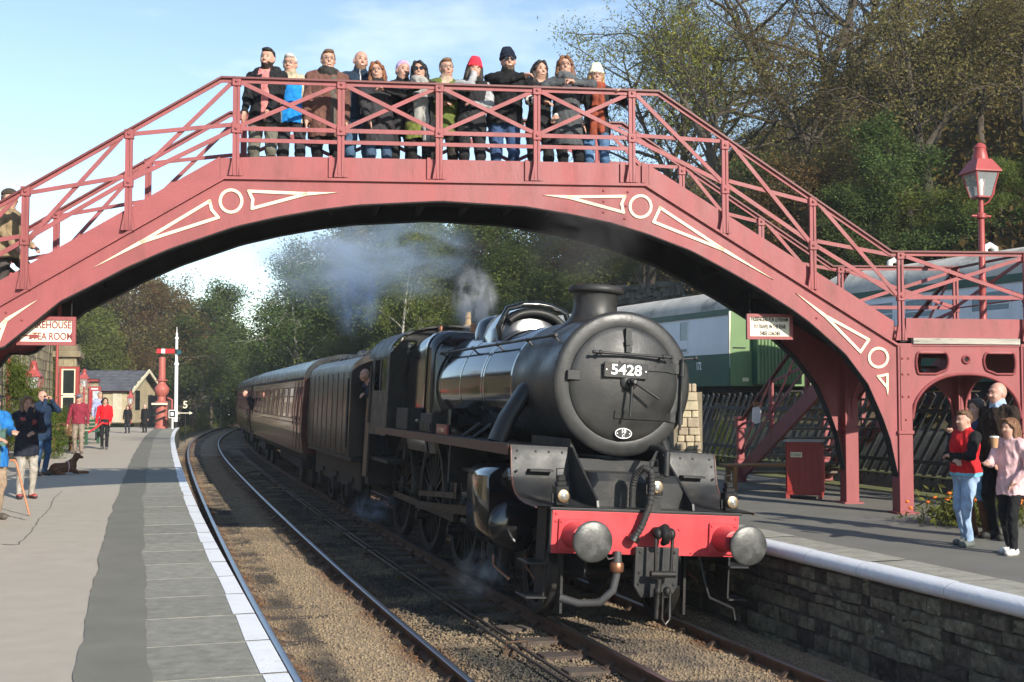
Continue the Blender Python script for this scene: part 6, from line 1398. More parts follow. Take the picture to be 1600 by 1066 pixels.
        tb = Wp + f * .025 * s - side * .025 * sx * s; A_(cone(tb, tb + (f * .6 - side * .65 * sx) * .04 * s, .013 * s, .012 * s, sk, .008)); t1 = tb + (f * .6 - side * .65 * sx) * .04 * s; A_(cone(t1, t1 + (f * .95 - side * .1 * sx) * .03 * s, .011 * s, .009 * s, sk, .006)); wr.append(Wp)
    # head
    yaw, tilt = head; hs_ = 1.04; hc = Vector(pt(0, -.012, 1.61)); cyw, syw = math.cos(yaw), math.sin(yaw); ct, st_ = math.cos(tilt), math.sin(tilt)
    def hp(x, y, zz):
        x, zz = x * ct - zz * st_, x * st_ + zz * ct
        return (hc.x + (x * cyw - y * syw) * s * hs_, hc.y + (x * syw + y * cyw) * s * hs_, hc.z + zz * s * hs_)
    def he(x, y, zz, r, lab, k=.02, cut=None): return ell(hp(x, y, zz), [q * s * hs_ for q in r], lab, k, yaw, [(a, b, c, d * s * hs_) for a, b, c, d in cut] if cut else None, tilt)
    A_(he(0, .012, .022, (.077, .096, .100), 0, .03)); A_(he(0, -.022, -.045, (.060, .068, .076), 0, .035)); A_(cone(hp(0, -.082, .015), hp(0, -.104, -.022), .010 * s, .0155 * s, 0, .012))
    for q in (-1, 1): A_(he(q * .078, .012, -.006, (.012, .022, .032), 0, .008)); A_(he(q * .032, -.070, -.028, (.022, .02, .02), 0, .02))
    A_(he(0, -.083, .040, (.045, .014, .010), 0, .015))
    if collar: A_(cone(pt(0, .015, 1.435), pt(0, -.005, 1.50), .088 * s, .080 * s, collar, .012))
    if extra: extra(P_, pt, hp, he, s, wr)
    V, F, Lb, C = sdf_surface(P_, vox)
    tr = np.abs(C[:, 0] - lx * .2 * s) < .20 * (.5 + .5 * B) * s; hz = hem * s; Lb[(Lb == 1) & tr & (C[:, 2] < hz)] = 2; Lb[(Lb == 2) & (C[:, 2] > hz + .004)] = 1
    for lab, x0, x1, y0, y1, z0, z1, only in paint:
        m = (C[:, 0] > x0 * s) & (C[:, 0] < x1 * s) & (C[:, 1] > y0 * s) & (C[:, 1] < y1 * s) & (C[:, 2] > z0 * s) & (C[:, 2] < z1 * s)
        if only is not None: m &= (Lb == only)
        Lb[m] = lab
    if beard is not None:
        hv = np.array([hc.x, hc.y, hc.z]); q = (C - hv) / s; qx = q[:, 0] * cyw + q[:, 1] * syw; qy = -q[:, 0] * syw + q[:, 1] * cyw; m = (Lb == 0) & (q[:, 2] < -.052) & (q[:, 2] > -.14) & (qy < .02) & (np.abs(qx) < .085); m &= ~((np.abs(qx) < .028) & (q[:, 2] > -.074) & (q[:, 2] < -.052)); Lb[m] = 5
    x2 = beard or (.3, .3, .3)
    pal = [skinm(skin), fabric(top), fabric(bottom), fabric(shoes, .6), None, None, fabric(sleeve or top)]
    pal[4] = fabric(person.x1 or (.5, .5, .5)); pal[5] = fabric(person.x2 if beard is None and person.x2 else x2)
    cl = np.zeros(len(V), bool); cl[F[(Lb != 0) & (Lb != 3)].ravel()] = True; cl[F[Lb == 0].ravel()] = False
    amp = np.where(cl, .020 * s, 0.); sd = H * 37
    for ax_ in range(3): V[:, ax_] += amp * (hash_noise(V[:, 0] * 1.3 + V[:, 1] + V[:, 2] * .55, V[:, 2] * .5 - V[:, 0] * .6, .045, sd + ax_) - .5)
    me = npmesh('body', V, F, pal, Lb, smooth=180)
    o = obj(name, me, label=label, cat='person', group=group); o.location = loc; o.rotation_euler = (0, 0, rz)
    # face details, hair and hats ride on the body
    if face:
        mb = MB()
        for q in (-1, 1): mb.ball(hp(q * .031, -.0865, .012), (.0115 * s, .009 * s, .006 * s), 8, 6)
        tag(mb.build('eyes', m_eye, o, smooth=180), kind='stuff')
        mb = MB(); mb.ball(hp(0, -.088, -.064), ((.026 if smile else .021) * s, .009 * s, (.0075 if smile else .005) * s), 10, 6); mb.build('mouth', m_lip, o, smooth=180)
        if smile: MB().ball(hp(0, -.0925, -.0615), (.019 * s, .007 * s, .0042 * s), 8, 6).build('teeth', m_tooth, o, smooth=180)
    if glasses:
        mb = MB()
        for q in (-1, 1):
            c_ = [hp(q * .034 + .026 * math.cos(R(a)), -.101, .010 + .019 * math.sin(R(a))) for a in range(0, 360, 30)]
            if glasses == 'sun': mb.add([hp(q * .034 + .029 * math.cos(R(a)), -.104, .010 + .022 * math.sin(R(a))) for a in range(0, 360, 30)], [tuple(range(12))])
            mb.tube(c_ + c_[:1], .0026 * s, 5)
            mb.tube([hp(q * .062, -.098, .013), hp(q * .083, -.03, .013), hp(q * .082, .02, .010)], .0025 * s, 5)
        mb.tube([hp(-.01, -.103, .014), hp(.01, -.103, .014)], .0026 * s, 5); mb.build('spectacles', m_lens if glasses == 'sun' else m_frame, o)
    style, hcol = hair[0], hair[1]; HP = []; hm = M('hair_%.3f_%.3f' % (hcol[0], hcol[1]), hcol, .55, var=.4, vs=40, stretch=(1, 1, .25), bump=.8, bs=60)
    if style in ('short', 'long', 'bob', 'bun', 'cap', 'beanie', 'scarf', 'long_beanie', 'bob_beanie', 'fringe'):
        base = style not in ('beanie', 'scarf', 'cap', 'long_beanie', 'bob_beanie')
        if base: HP.append(he(0, .018, .030, (.084, .104, .105), 0, .01, cut=[(0, -.80, -.60, -.018 + (.045 if style != 'short' else .035))]))
        if style == 'short': HP.append(he(0, -.045, .095, (.060, .045, .03), 0, .02))
        if style in ('long', 'bob', 'bun', 'long_beanie', 'bob_beanie', 'fringe'):
            Ld = {'long': -.30, 'bob': -.13, 'bun': -.02, 'long_beanie': -.27, 'bob_beanie': -.12, 'fringe': -.15}[style]
            for q in (-1, 1):
                HP.append(cone(hp(q * .074, .004, .05), hp(q * .086, .0, min(-.08, Ld * .6)), .028 * s, .032 * s, 0, .03))
                if Ld < -.1: HP.append(cone(hp(q * .086, .0, min(-.08, Ld * .6)), hp(q * .095, -.03, Ld), .034 * s, .020 * s, 0, .03))
            bk = .12 if Ld < -.2 else .09; HP.append(cone(hp(0, .075, .04), hp(0, bk, Ld), .068 * s, .06 * s, 0, .04)); HP.append(cone(hp(-.06, .05, .0), hp(-.08, bk - .02, Ld), .048 * s, .042 * s, 0, .04)); HP.append(cone(hp(.06, .05, .0), hp(.08, bk - .02, Ld), .048 * s, .042 * s, 0, .04))
            if base: HP.append(cone(hp(-.045, -.062, .098), hp(-.076, -.045, .02), .022 * s, .016 * s, 0, .03)); HP.append(cone(hp(.02, -.07, .10), hp(.076, -.045, .02), .022 * s, .016 * s, 0, .03))
        if style in ('cap', 'beanie'): HP.append(he(0, .022, .005, (.081, .098, .095), 0, .01, cut=[(0, -.8, -.2, .02)]))
    if HP:
        V, F, Lb, C = sdf_surface(HP, max(vox * .9, .009)); V = V + (hash_noise(V[:, 0] * 9 + V[:, 1] * 7, V[:, 2], .05)[:, None] - .5) * .012; obj('hair', npmesh('hair', V, F, hm, smooth=180), o)
    hatc = hair[2] if len(hair) > 2 else None
    if hatc is not None:
        HT = []
        if style in ('beanie', 'long_beanie', 'bob_beanie'):
            HT += [he(0, .018, .070, (.090, .108, .098), 0, .01, cut=[(0, .05, -1, .045)]), cone(hp(-.03, .018, .155), hp(.03, .018, .155), .022 * s, .022 * s, 0, .05)]
            HT += [cone(hp(.084 * math.cos(R(a)), .014 + .098 * math.sin(R(a)), .045), hp(.084 * math.cos(R(a + 30)), .014 + .098 * math.sin(R(a + 30)), .045), .018 * s, .018 * s, 0, .01) for a in range(0, 360, 30)]
        elif style == 'scarf': HT += [he(0, .018, .040, (.087, .107, .104), 0, .01, cut=[(0, -.7, -.7, .03)]), cone(hp(-.03, .10, 0), hp(.04, .13, -.05), .035 * s, .02 * s, 0, .03)]
        elif style == 'cap': HT += [he(0, .015, .062, (.086, .104, .078), 0, .01, cut=[(0, 0, -1, .012)]), he(0, -.115, .060, (.066, .075, .010), 0, .01)]
        V, F, Lb, C = sdf_surface(HT, max(vox * .8, .008)); obj('hat', npmesh('hat', V, F, fabric(hatc, .95), smooth=180), o)
    return o
person.x1 = None; person.x2 = None
def onbridge(px, pyt, n): # stand on the deck behind the near railing, height read from the top of the head
    t, zt = BL(px, pyt, n); zd = lip(t) - .08; return BWorld(t, n, zd), zt - zd
GB = 'people lined up along the footbridge railing'
def bp(label, px, pyt, n, hat=0., rz=0, **k):
    loc, h = onbridge(px, pyt, n); H = (h - hat); prn = random.Random(px); k.setdefault('head', (prn.uniform(-.16, .16), prn.uniform(-.12, .12))); k.setdefault('lean', (prn.uniform(-.05, .05), prn.uniform(-.05, .02))); rz = rz or prn.uniform(-.3, .3); person.x1 = k.pop('x1', None); person.x2 = k.pop('x2', None)
    return person(label, loc, BR_A * .3 + rz, H, group=GB, **k)
rail_h = lambda H: 1.30 - .045 + .05
def hoodf(col):
    def f(P_, pt, hp, he, s, wr): P_.append(cone(pt(-.09, .08, 1.48), pt(.09, .08, 1.48), .055 * s, .055 * s, 1, .04)); P_.append(cone(pt(-.11, .0, 1.47), pt(-.10, .07, 1.49), .045 * s, .05 * s, 1, .03)); P_.append(cone(pt(.11, .0, 1.47), pt(.10, .07, 1.49), .045 * s, .05 * s, 1, .03))
    return f
def scarff(lab, tail=None, w_=.05):
    def f(P_, pt, hp, he, s, wr):
        for a in range(0, 360, 36): P_.append(cone(pt(.075 * math.cos(R(a)), .0 + .075 * math.sin(R(a)), 1.47 + .02 * math.sin(R(a * 2))), pt(.075 * math.cos(R(a + 36)), .0 + .075 * math.sin(R(a + 36)), 1.47), w_ * s, w_ * s, lab, .02))
        if tail:
            for x0, x1, zz in tail: P_.append(cone(pt(x0, -.12, 1.40), pt(x1, -.165, zz), .045 * s, .05 * s, lab, .015, flat=(1, 1.6, 1)))
    return f
K_ = (.014, .014, .016)
bp('smiling bearded person in black hooded jacket over pink shirt, leftmost on the bridge', 414, 75, .42, top=K_, bottom=(.13, .125, .10), hair=('short', (.014, .011, .009)), beard=(.03, .02, .015), hands=((-.17, -.22, .92), (.12, -.2, .93)), hem=.80, build=1.08, x1=(.55, .19, .18), extra=hoodf(0),
   paint=[(4, .0, .085, -.5, -.02, .86, 1.50, 1), (4, -.06, .08, -.5, .0, 1.40, 1.52, 1)])
bp('grey-haired person with glasses in pale jacket open over a bright blue top', 458, 84, .50, top=(.42, .36, .25), bottom=(.03, .03, .032), hair=('short', (.55, .52, .48)), glasses='clear', hands=((-.22, -.02, .86), (.22, -.02, .86)), hem=.86, build=1.0, x1=(.012, .20, .55), collar=1, smile=False, paint=[(4, -.12, .12, -.5, -.02, .80, 1.37, 1)])
bp('tall person in buttoned brown coat with dark scarf and glasses', 510, 78, .45, top=(.135, .065, .05), bottom=(.016, .015, .016), hair=('short', (.13, .075, .04)), glasses='clear', hands=((-.24, -.08, .82), (.24, -.05, .82)), hem=.66, build=1.2, x1=(.035, .032, .03), x2=(.10, .085, .07), extra=scarff(4), paint=[(5, .05, .11, -.5, -.02, .7, 1.40, 1)])
bp('bald bearded person in zipped navy jacket and blue jeans', 560, 80, .62, top=(.018, .032, .055), bottom=(.06, .115, .19), hair=('none', (.1, .1, .1)), beard=(.22, .13, .08), hands=((-.22, -.05, .85), (.22, -.05, .85)), build=1.15, hem=.90, collar=1, x1=(.5, .5, .5), paint=[(4, -.006, .008, -.5, -.02, .95, 1.5, 1)])
bp('auburn-haired person with glasses in long charcoal coat resting a forearm on the rail', 592, 97, .36, top=(.035, .033, .036), bottom=(.05, .085, .14), hair=('fringe', (.19, .072, .028)), glasses='clear', hands=((-.14, -.24, .92), (.05, -.32, 1.30)), elbows=((-1, .3, -.4), (.8, -.2, -.3)), hem=.62, build=1.22, x1=(.7, .68, .62), collar=1)
bp('person in a lilac patterned headscarf looking between two others', 628, 96, .66, top=(.03, .03, .032), bottom=(.02, .02, .02), hair=('scarf', (.1, .08, .06), (.46, .33, .50)), hands=((-.2, -.1, .86), (.2, -.1, .86)), build=1., hem=.8, collar=1)
bp('black-haired person in sunglasses with a long pale grey scarf', 657, 95, .40, top=(.022, .022, .022), bottom=(.018, .018, .018), hair=('bob', (.010, .009, .009)), glasses='sun', hands=((-.02, -.28, 1.32), (.24, -.18, 1.28)), elbows=((-.9, -.1, -.3), (.9, .1, -.4)), hem=.70, build=1.12, x1=(.30, .29, .27), x2=(.15, .17, .04), extra=scarff(4, [(.06, .10, .66), (-.02, -.02, .95)]), paint=[(5, -.2, .02, -.5, -.05, .66, .92, 1)])
bp('short-haired person with glasses in a moss green jacket', 694, 92, .55, top=(.10, .125, .03), bottom=(.03, .025, .02), hair=('short', (.16, .085, .04)), glasses='clear', hands=((-.05, -.22, 1.12), (.26, -.02, .80)), build=1.12, hem=.76, collar=4, x1=(.42, .32, .24), smile=False, paint=[(4, -.05, .05, -.5, -.02, 1.33, 1.5, 1)])
bp('person in a red knitted hat holding one hand over the mouth', 736, 90, .42, hat=.035, top=(.022, .022, .024), sleeve=(.36, .36, .36), bottom=(.02, .02, .022), hair=('bob_beanie', (.02, .014, .01), (.62, .035, .06)), hands=((.0, -.135, 1.53), (-.02, -.22, 1.13)), elbows=((-.6, -.3, -1), (.9, .1, -.4)), hem=.78, build=1.12, x1=(.02, .02, .02), extra=scarff(4, None, .045), face=True)
bp('tall person in dark woolly hat and sunglasses with black fleece leaning on the rail', 788, 77, .50, hat=.03, top=(.011, .011, .012), bottom=(.04, .075, .16), hair=('beanie', (.03, .02, .015), (.012, .016, .028)), glasses='sun', beard=(.16, .11, .08), hands=((.17, -.36, 1.36), (.62, -.26, 1.31)), elbows=((-.9, -.2, -.5), (.3, -.4, -.6)), hem=.84, build=1.28, lean=(.05, -.05), collar=1)
bp('dark-haired person with striped cuffs gripping the railing post', 842, 95, .52, top=(.018, .018, .02), bottom=(.016, .016, .018), hair=('long', (.022, .014, .011)), hands=((-.06, -.40, 1.12), (.16, -.2, 1.0)), elbows=((-.7, .1, -.8), (.8, .2, -.5)), hem=.74, build=.92, x1=(.65, .63, .6), paint=[(4, -.5, .5, -.36, -.33, .9, 1.3, 1), (4, -.5, .5, -.30, -.27, .9, 1.3, 1), (4, -.5, .5, -.24, -.21, .9, 1.3, 1)])
bp('brown-haired person in a slate grey coat and snood leaning on the rail', 886, 88, .42, top=(.065, .07, .075), bottom=(.016, .016, .017), hair=('fringe', (.17, .075, .035)), glasses='clear', hands=((-.10, -.32, 1.34), (.02, -.34, 1.33)), elbows=((-.9, -.1, -.3), (1., -.2, -.1)), hem=.62, build=1.08, feet=((-.02, .05, 0), (.14, -.08, 0)), x1=(.10, .105, .11), extra=scarff(4, None, .055))
bp('fair-haired person in a cream knitted hat with a rust coloured scarf', 931, 100, .45, hat=.03, top=(.022, .021, .022), bottom=(.075, .15, .27), hair=('long_beanie', (.42, .25, .10), (.80, .71, .52)), glasses='clear', hands=((-.20, -.1, .95), (.27, -.36, 1.30)), elbows=((-.8, .3, -.5), (.8, .2, -.7)), hem=.84, build=1.0, x1=(.24, .055, .03), extra=scarff(4, [(-.02, -.05, .80), (.05, .06, .86)], .05))
# beside the far platform
GR = 'onlookers on the far platform'
def gp(label, px, pyf, pyt, rz, hat=0., **k):
    p = onz(px, pyf); d = p.y; zt = aty(px, pyt, d).z; person.x1 = k.pop('x1', None); person.x2 = k.pop('x2', None); return person(label, p, rz, zt - hat, **k)
def cup(loc, label):
    o = empty('paper_cup', loc, 0, label, 'cup'); MB().lathe([(.030, 0), (.042, .105)], 20).build('cup_wall', M('kraft_paper', (.42, .24, .12), .8, var=.06), o, smooth=60); MB().lathe([(.044, .103), (.046, .108), (.044, .118), (.034, .122)], 20).build('cup_lid', M('cup_rim', (.75, .70, .62), .5), o, smooth=50)
gp('child in a red varsity jacket with black sleeves and pale blue jeans', 1511, 853, 640, R(-72), top=(.50, .018, .022), sleeve=(.012, .012, .013), bottom=(.27, .37, .52), shoes=(.10, .11, .10), hair=('short', (.11, .055, .025)), hands=((.06, -.20, 1.10), (.02, -.22, 1.16)), elbows=((-.7, -.2, -.7), (.7, -.2, -.7)), hem=.90, build=1.25, x1=(.16, .42, .55), paint=[(4, -.5, .5, -.5, .5, .86, .94, 1)], face=True, smile=False, group=GR, vox=.010, feet=((-.10, .05, 0), (.10, -.06, 0)))
gp('person in jeans and brown boots partly hidden behind the child', 1530, 838, 622, R(-60), top=(.03, .045, .10), bottom=(.12, .26, .38), shoes=(.10, .045, .025), hair=('bob', (.075, .06, .05)), hands=((-.12, -.36, 1.32), (.2, -.1, .9)), hem=.86, paint=[(3, -.5, .5, -.5, .5, .0, .46, 2)], smile=False, group=GR)
gp('bald person in a dark brown jacket with sunglasses pushed up', 1564, 843, 596, R(-68), top=(.028, .018, .013), bottom=(.012, .012, .013), hair=('none', (0, 0, 0)), hands=((-.16, -.25, .98), (.2, -.15, .92)), hem=.80, build=1.25, collar=4, x1=(.33, .42, .55), smile=False, glasses=None, skin=(.50, .28, .21), group=GR)
gl = gp('girl with long curly hair in a pale pink hoodie holding a cup', 1582, 866, 652, R(-62), top=(.66, .42, .42), bottom=(.012, .012, .013), shoes=(.62, .60, .56), hair=('long', (.16, .075, .035)), hands=((-.06, -.36, 1.17), (.16, -.12, .95)), elbows=((-.5, .3, -.9), (.7, .3, -.5)), hem=.76, build=1.05, smile=False, group=GR, vox=.010, feet=((-.09, .06, 0), (.09, -.1, 0)))
p = aty(1510, 660, 13.3); cup(aty(1505, 668, 13.35), 'paper coffee cup held up beside the child in red')
cup(aty(1554, 700, 12.18), 'paper coffee cup held by the girl in pink')
# near platform
GL = 'people on the near platform'
gp('person in blue and green waterproof jacket cut by the picture edge with a walking stick', -14, 812, 612, R(55), top=(.02, .15, .42), bottom=(.26, .19, .13), shoes=(.09, .075, .06), hair=('cap', (.1, .08, .06), (.02, .025, .05)), hands=((-.10, -.30, 1.10), (.05, -.42, 1.20)), hem=.72, build=1.2, x1=(.085, .155, .135), paint=[(4, -.5, .02, -.5, .5, .6, 1.5, 1), (4, -.5, .5, -.2, .5, 1.0, 1.24, 1)], smile=False, group=GL)
gp('person with shoulder length hair in navy patterned jacket holding a hand to the mouth', 40, 779, 618, R(38), top=(.014, .016, .028), bottom=(.33, .30, .26), shoes=(.05, .03, .035), hair=('bob', (.19, .115, .06)), hands=((.02, -.16, 1.52), (.02, -.30, 1.12)), elbows=((-.6, -.2, -1), (.7, -.1, -.6)), hem=.72, build=1.12, x1=(.30, .07, .06), paint=[(4, .05, .12, -.5, 0, 1.25, 1.33, 1), (4, -.16, -.1, -.5, .2, 1.33, 1.38, 1), (4, -.5, .5, -.5, .5, .05, .09, 3)], smile=False, group=GL)
gp('person in dark blue parka raising a camera to the eye', 64, 743, 610, R(62), top=(.012, .026, .055), bottom=(.035, .085, .17), shoes=(.05, .045, .04), hair=('none', (.3, .3, .3)), glasses='sun', hands=((-.08, -.19, 1.54), (.05, -.21, 1.55)), elbows=((-.6, -.3, -1), (.6, -.3, -1)), hem=.72, build=1.2, collar=1, smile=False, group=GL, vox=.012)
gp('person in maroon jumper and cap walking along the platform', 122, 709, 615, R(12), hat=.02, top=(.21, .022, .04), bottom=(.24, .19, .15), shoes=(.12, .09, .07), hair=('cap', (.2, .2, .2), (.13, .14, .18)), hands=((-.30, -.06, .84), (.27, -.06, .88)), hem=.88, build=1.15, feet=((-.10, .06, 0), (.10, -.10, 0)), x1=(.55, .5, .45), smile=False, group=GL, vox=.014)
gp('person in bright red jacket and black trousers leading a dog on a red lead', 163, 702, 621, R(10), top=(.62, .012, .02), bottom=(.014, .014, .016), shoes=(.10, .095, .09), hair=('bun', (.03, .018, .013)), hands=((-.26, -.1, .86), (.20, -.16, .90)), hem=.84, build=1.02, feet=((-.08, .06, 0), (.09, -.12, 0)), head=(.5, 0), smile=False, group=GL, vox=.014, x1=(.02, .02, .02), paint=[(4, -.12, .14, -.5, -.03, .90, 1.02, 1)])
gp('person in lilac top and maroon waistcoat standing by the poster board', 155, 688, 612, R(40), top=(.30, .33, .50), bottom=(.05, .05, .07), hair=('short', (.35, .3, .25)), build=1., smile=False, group=GL, vox=.018, face=False)
gp('seated looking person in a dark coat at the far end of the platform', 199, 677, 633, R(0), top=(.014, .014, .016), bottom=(.03, .03, .04), hair=('bob', (.05, .03, .02)), smile=False, group=GL, vox=.022, face=False, hem=.6)
gp('person in black coat with pale hair beside the dark fence', 226, 676, 632, R(-20), top=(.013, .013, .014), bottom=(.02, .02, .02), hair=('short', (.5, .46, .4)), build=1.2, smile=False, group=GL, vox=.022, face=False, hem=.5)
# walker climbing the left flight of the bridge
loc, h = onbridge(14, 335, .55); person.x1 = (.30, .22, .12)
person('person in tan jacket with blue rucksack climbing the left bridge stairs', loc, R(80), 1.66, top=(.26, .19, .11), bottom=(.06, .05, .045), hair=('cap', (.1, .07, .05), (.05, .04, .03)), hands=((-.25, -.25, .95), (.25, -.2, 1.0)), build=1.15, smile=False, feet=((-.1, .1, 0), (.1, -.15, .12)), x2=None) if False else person('person in tan jacket climbing the left flight of bridge stairs', loc, R(80), 1.66, top=(.26, .19, .11), bottom=(.06, .05, .045), hair=('cap', (.1, .07, .05), (.05, .04, .03)), hands=((-.25, -.25, .95), (.25, -.2, 1.0)), build=1.15, smile=False, feet=((-.1, .1, 0), (.1, -.15, .12)))
# crew: looking out of the cab and out of a coach window
lean_p = lworld(-.92, 11.30, 1.36); person('driver leaning out of the engine cab in dark blue overalls', lean_p, R(-48), 1.72, top=(.022, .028, .05), bottom=(.022, .028, .05), hair=('none', (.4, .3, .2)), hands=((-.30, -.25, 1.25), (.1, -.25, 1.2)), lean=(-.05, -.50), build=1.05, smile=False, vox=.012)
gd = along(38.3) + Vector((-.955, -.29, 0)) * 1.16 + Vector((0, 0, 1.12)); person('guard leaning out of the coach window in dark uniform', gd, R(-62), 1.75, top=(.02, .02, .025), bottom=(.02, .02, .025), hair=('none', (.4, .3, .2)), lean=(0., -.55), smile=False, vox=.022, face=False, build=.95, skin=(.62, .30, .22))

# ------------------------------------------------------------------ dog lying on the platform
def dog(loc, rz):
    P_ = [cone((-.26, .0, .17), (.16, 0, .20), .15, .14, 0, .06), ell((-.28, .0, .15), (.17, .16, .15), 0, .06), ell((.16, 0, .24), (.14, .13, .17), 0, .06), cone((.20, 0, .32), (.30, 0, .46), .095, .085, 0, .05), ell((.33, 0, .51), (.10, .085, .085), 0, .04), cone((.38, 0, .49), (.47, 0, .465), .052, .040, 0, .03), ell((.485, 0, .475), (.018, .02, .016), 1, .005)]
    for q in (-1, 1):
        P_ += [cone((.32, q * .085, .54), (.30, q * .115, .43), .035, .03, 0, .02), cone((.20, q * .10, .13), (.30, q * .11, .05), .055, .045, 0, .03), cone((.30, q * .11, .05), (.58, q * .10, .04), .042, .036, 2, .02), ell((.60, q * .10, .035), (.055, .042, .032), 2, .02),
               ell((-.25, q * .14, .12), (.14, .07, .12), 0, .03), cone((-.16, q * .18, .07), (-.30, q * .19, .045), .045, .04, 0, .03), cone((-.30, q * .19, .045), (-.10, q * .20, .035), .035, .032, 2, .02)]
    P_ += [cone((-.42, 0, .12), (-.62, .06, .05), .045, .035, 0, .03), cone((-.62, .06, .05), (-.78, .16, .035), .032, .02, 0, .02)]
    V, F, Lb, C = sdf_surface(P_, .013); fur = M('brown_fur', (.12, .048, .020), .8, var=.5, vs=25, bump=.9, bs=45); tan = M('tan_fur', (.22, .09, .035), .8, var=.4, vs=25, bump=.8, bs=45)
    o = obj('dog', npmesh('dog', V, F, [fur, m_eye, tan], Lb, smooth=180), label='brown dog in a pale harness lying on the platform', cat='dog'); o.location = loc; o.rotation_euler = (0, 0, rz); o.scale = (.74, .74, .74)
    MB().tube([(.05, .155 * math.cos(R(a)), .215 + .155 * math.sin(R(a))) for a in range(0, 361, 20)], .016, 6).build('harness', M('harness_pink', (.65, .42, .40), .7), o, smooth=60)
dog(onz(102, 741), R(42))
# ------------------------------------------------------------------ trees
def leaf_mat(name, c0, c1, c2, trans=.42):
    m = bpy.data.materials.new(name); m.use_nodes = True; nt = m.node_tree; L = nt.links.new; nt.nodes.remove(nt.nodes['Principled BSDF'])
    at = nn(nt, 'Attribute'); at.attribute_name = 'tint'; r = nn(nt, 'ValToRGB'); e = r.color_ramp.elements; e[0].color = (*c0, 1); e[1].color = (*c2, 1); x = e.new(.5); x.color = (*c1, 1)
    oi = nn(nt, 'ObjectInfo'); mr = nn(nt, 'MapRange'); mr.inputs[3].default_value = .75; mr.inputs[4].default_value = 1.2; L(oi.outputs['Random'], mr.inputs[0]); hs = nn(nt, 'HueSaturation'); L(mr.outputs[0], hs.inputs['Value'])
    mh = nn(nt, 'MapRange'); mh.inputs[3].default_value = .48; mh.inputs[4].default_value = .515; L(oi.outputs['Random'], mh.inputs[0]); L(mh.outputs[0], hs.inputs['Hue'])
    L(at.outputs['Fac'], r.inputs[0]); L(r.outputs[0], hs.inputs['Color']); d = nn(nt, 'BsdfDiffuse'); t = nn(nt, 'BsdfTranslucent'); mx = nn(nt, 'MixShader'); mx.inputs[0].default_value = trans; L(hs.outputs[0], d.inputs[0]); L(hs.outputs[0], t.inputs[0]); L(d.outputs[0], mx.inputs[1]); L(t.outputs[0], mx.inputs[2]); L(mx.outputs[0], nt.nodes['Material Output'].inputs[0]); return m
def leaves(rs, C, size, mat, name='crown', up=.1, asp=.55, tint=None):
    n = len(C); N = rs.normal(size=(n, 3)); N[:, 2] += up; N /= np.linalg.norm(N, axis=1)[:, None]; T = np.cross(N, rs.normal(size=(n, 3))); T /= np.linalg.norm(T, axis=1)[:, None] + 1e-9; Bv = np.cross(N, T); s = size * (.6 + .8 * rs.rand(n))[:, None]
    V = np.stack([C - T * s * .5, C + Bv * s * asp * .5, C + T * s * .5, C - Bv * s * asp * .5], 1).reshape(-1, 3); F = np.arange(4 * n).reshape(-1, 4)
    me = npmesh(name, V, F, mat); a = me.attributes.new('tint', 'FLOAT', 'POINT'); tv = rs.rand(n) if tint is None else np.clip(tint + .25 * (rs.rand(n) - .5), 0, 1); a.data.foreach_set('value', np.repeat(tv, 4).astype(np.float32)); return me
def skeleton(rs, H, r0, n1, n2, n3, spread, up, droop=0., wob=.05, t0=.3, fork=False):
    br_ = []; tips = []
    def path(p, d, L_, k, w_, dr=0.):
        pts = [np.array(p, float)]; d = np.array(d, float)
        for i in range(k): d = d + rs.normal(size=3) * w_ + np.array([0, 0, -dr]); d /= np.linalg.norm(d); pts.append(pts[-1] + d * L_ / k)
        return np.array(pts)
    trunks = [path((0, 0, 0), (rs.normal() * .06, rs.normal() * .06, 1), H * .88, 9, wob)]
    if fork: trunks.append(path(trunks[0][3], (rs.choice([-1, 1]) * .45, .2, 1), H * .55, 7, wob))
    for T in trunks: br_.append((T, np.linspace(r0 if T is trunks[0] else r0 * .6, r0 * .12, len(T)), 8))
    g = rs.rand() * 6.28
    for T in trunks:
        for i in range(n1):
            f = t0 + (1 - t0) * (i + rs.rand() * .8) / n1; q = f * (len(T) - 1); j = min(int(q), len(T) - 2); p = T[j] + (T[j + 1] - T[j]) * (q - j); g += 2.4; el = up + .5 * f + rs.normal() * .15
            d = np.array([math.cos(g) * math.cos(el), math.sin(g) * math.cos(el), math.sin(el)]); L1 = H * spread * (1 - .55 * (f - t0) / (1 - t0)) * (.75 + .5 * rs.rand()); B1 = path(p, d, L1, 6, .16, droop * .3); br_.append((B1, np.linspace(r0 * .38 * (1.1 - f * .7), r0 * .06, 7), 5))
            for a in range(n2):
                f2 = .3 + .7 * (a + rs.rand()) / n2; q = f2 * 6; j = min(int(q), 5); p2 = B1[j] + (B1[j + 1] - B1[j]) * (q - j); d2 = (B1[min(j + 1, 6)] - B1[j]); d2 = d2 / np.linalg.norm(d2) + rs.normal(size=3) * .65 + np.array([0, 0, .15]); d2 /= np.linalg.norm(d2); B2 = path(p2, d2, L1 * .45 * (.6 + .6 * rs.rand()), 4, .22, droop * .6); br_.append((B2, np.linspace(r0 * .07, r0 * .022, 5), 4))
                for b in range(n3):
                    j = rs.randint(1, 5); d3 = rs.normal(size=3); d3[2] += .1 - droop; d3 /= np.linalg.norm(d3); B3 = path(B2[j], d3, L1 * .20 * (.6 + .8 * rs.rand()), 3, .25, droop); br_.append((B3, np.linspace(r0 * .028, r0 * .01, 4), 3)); tips.append(B3)
    return br_, tips
PROTO = {}
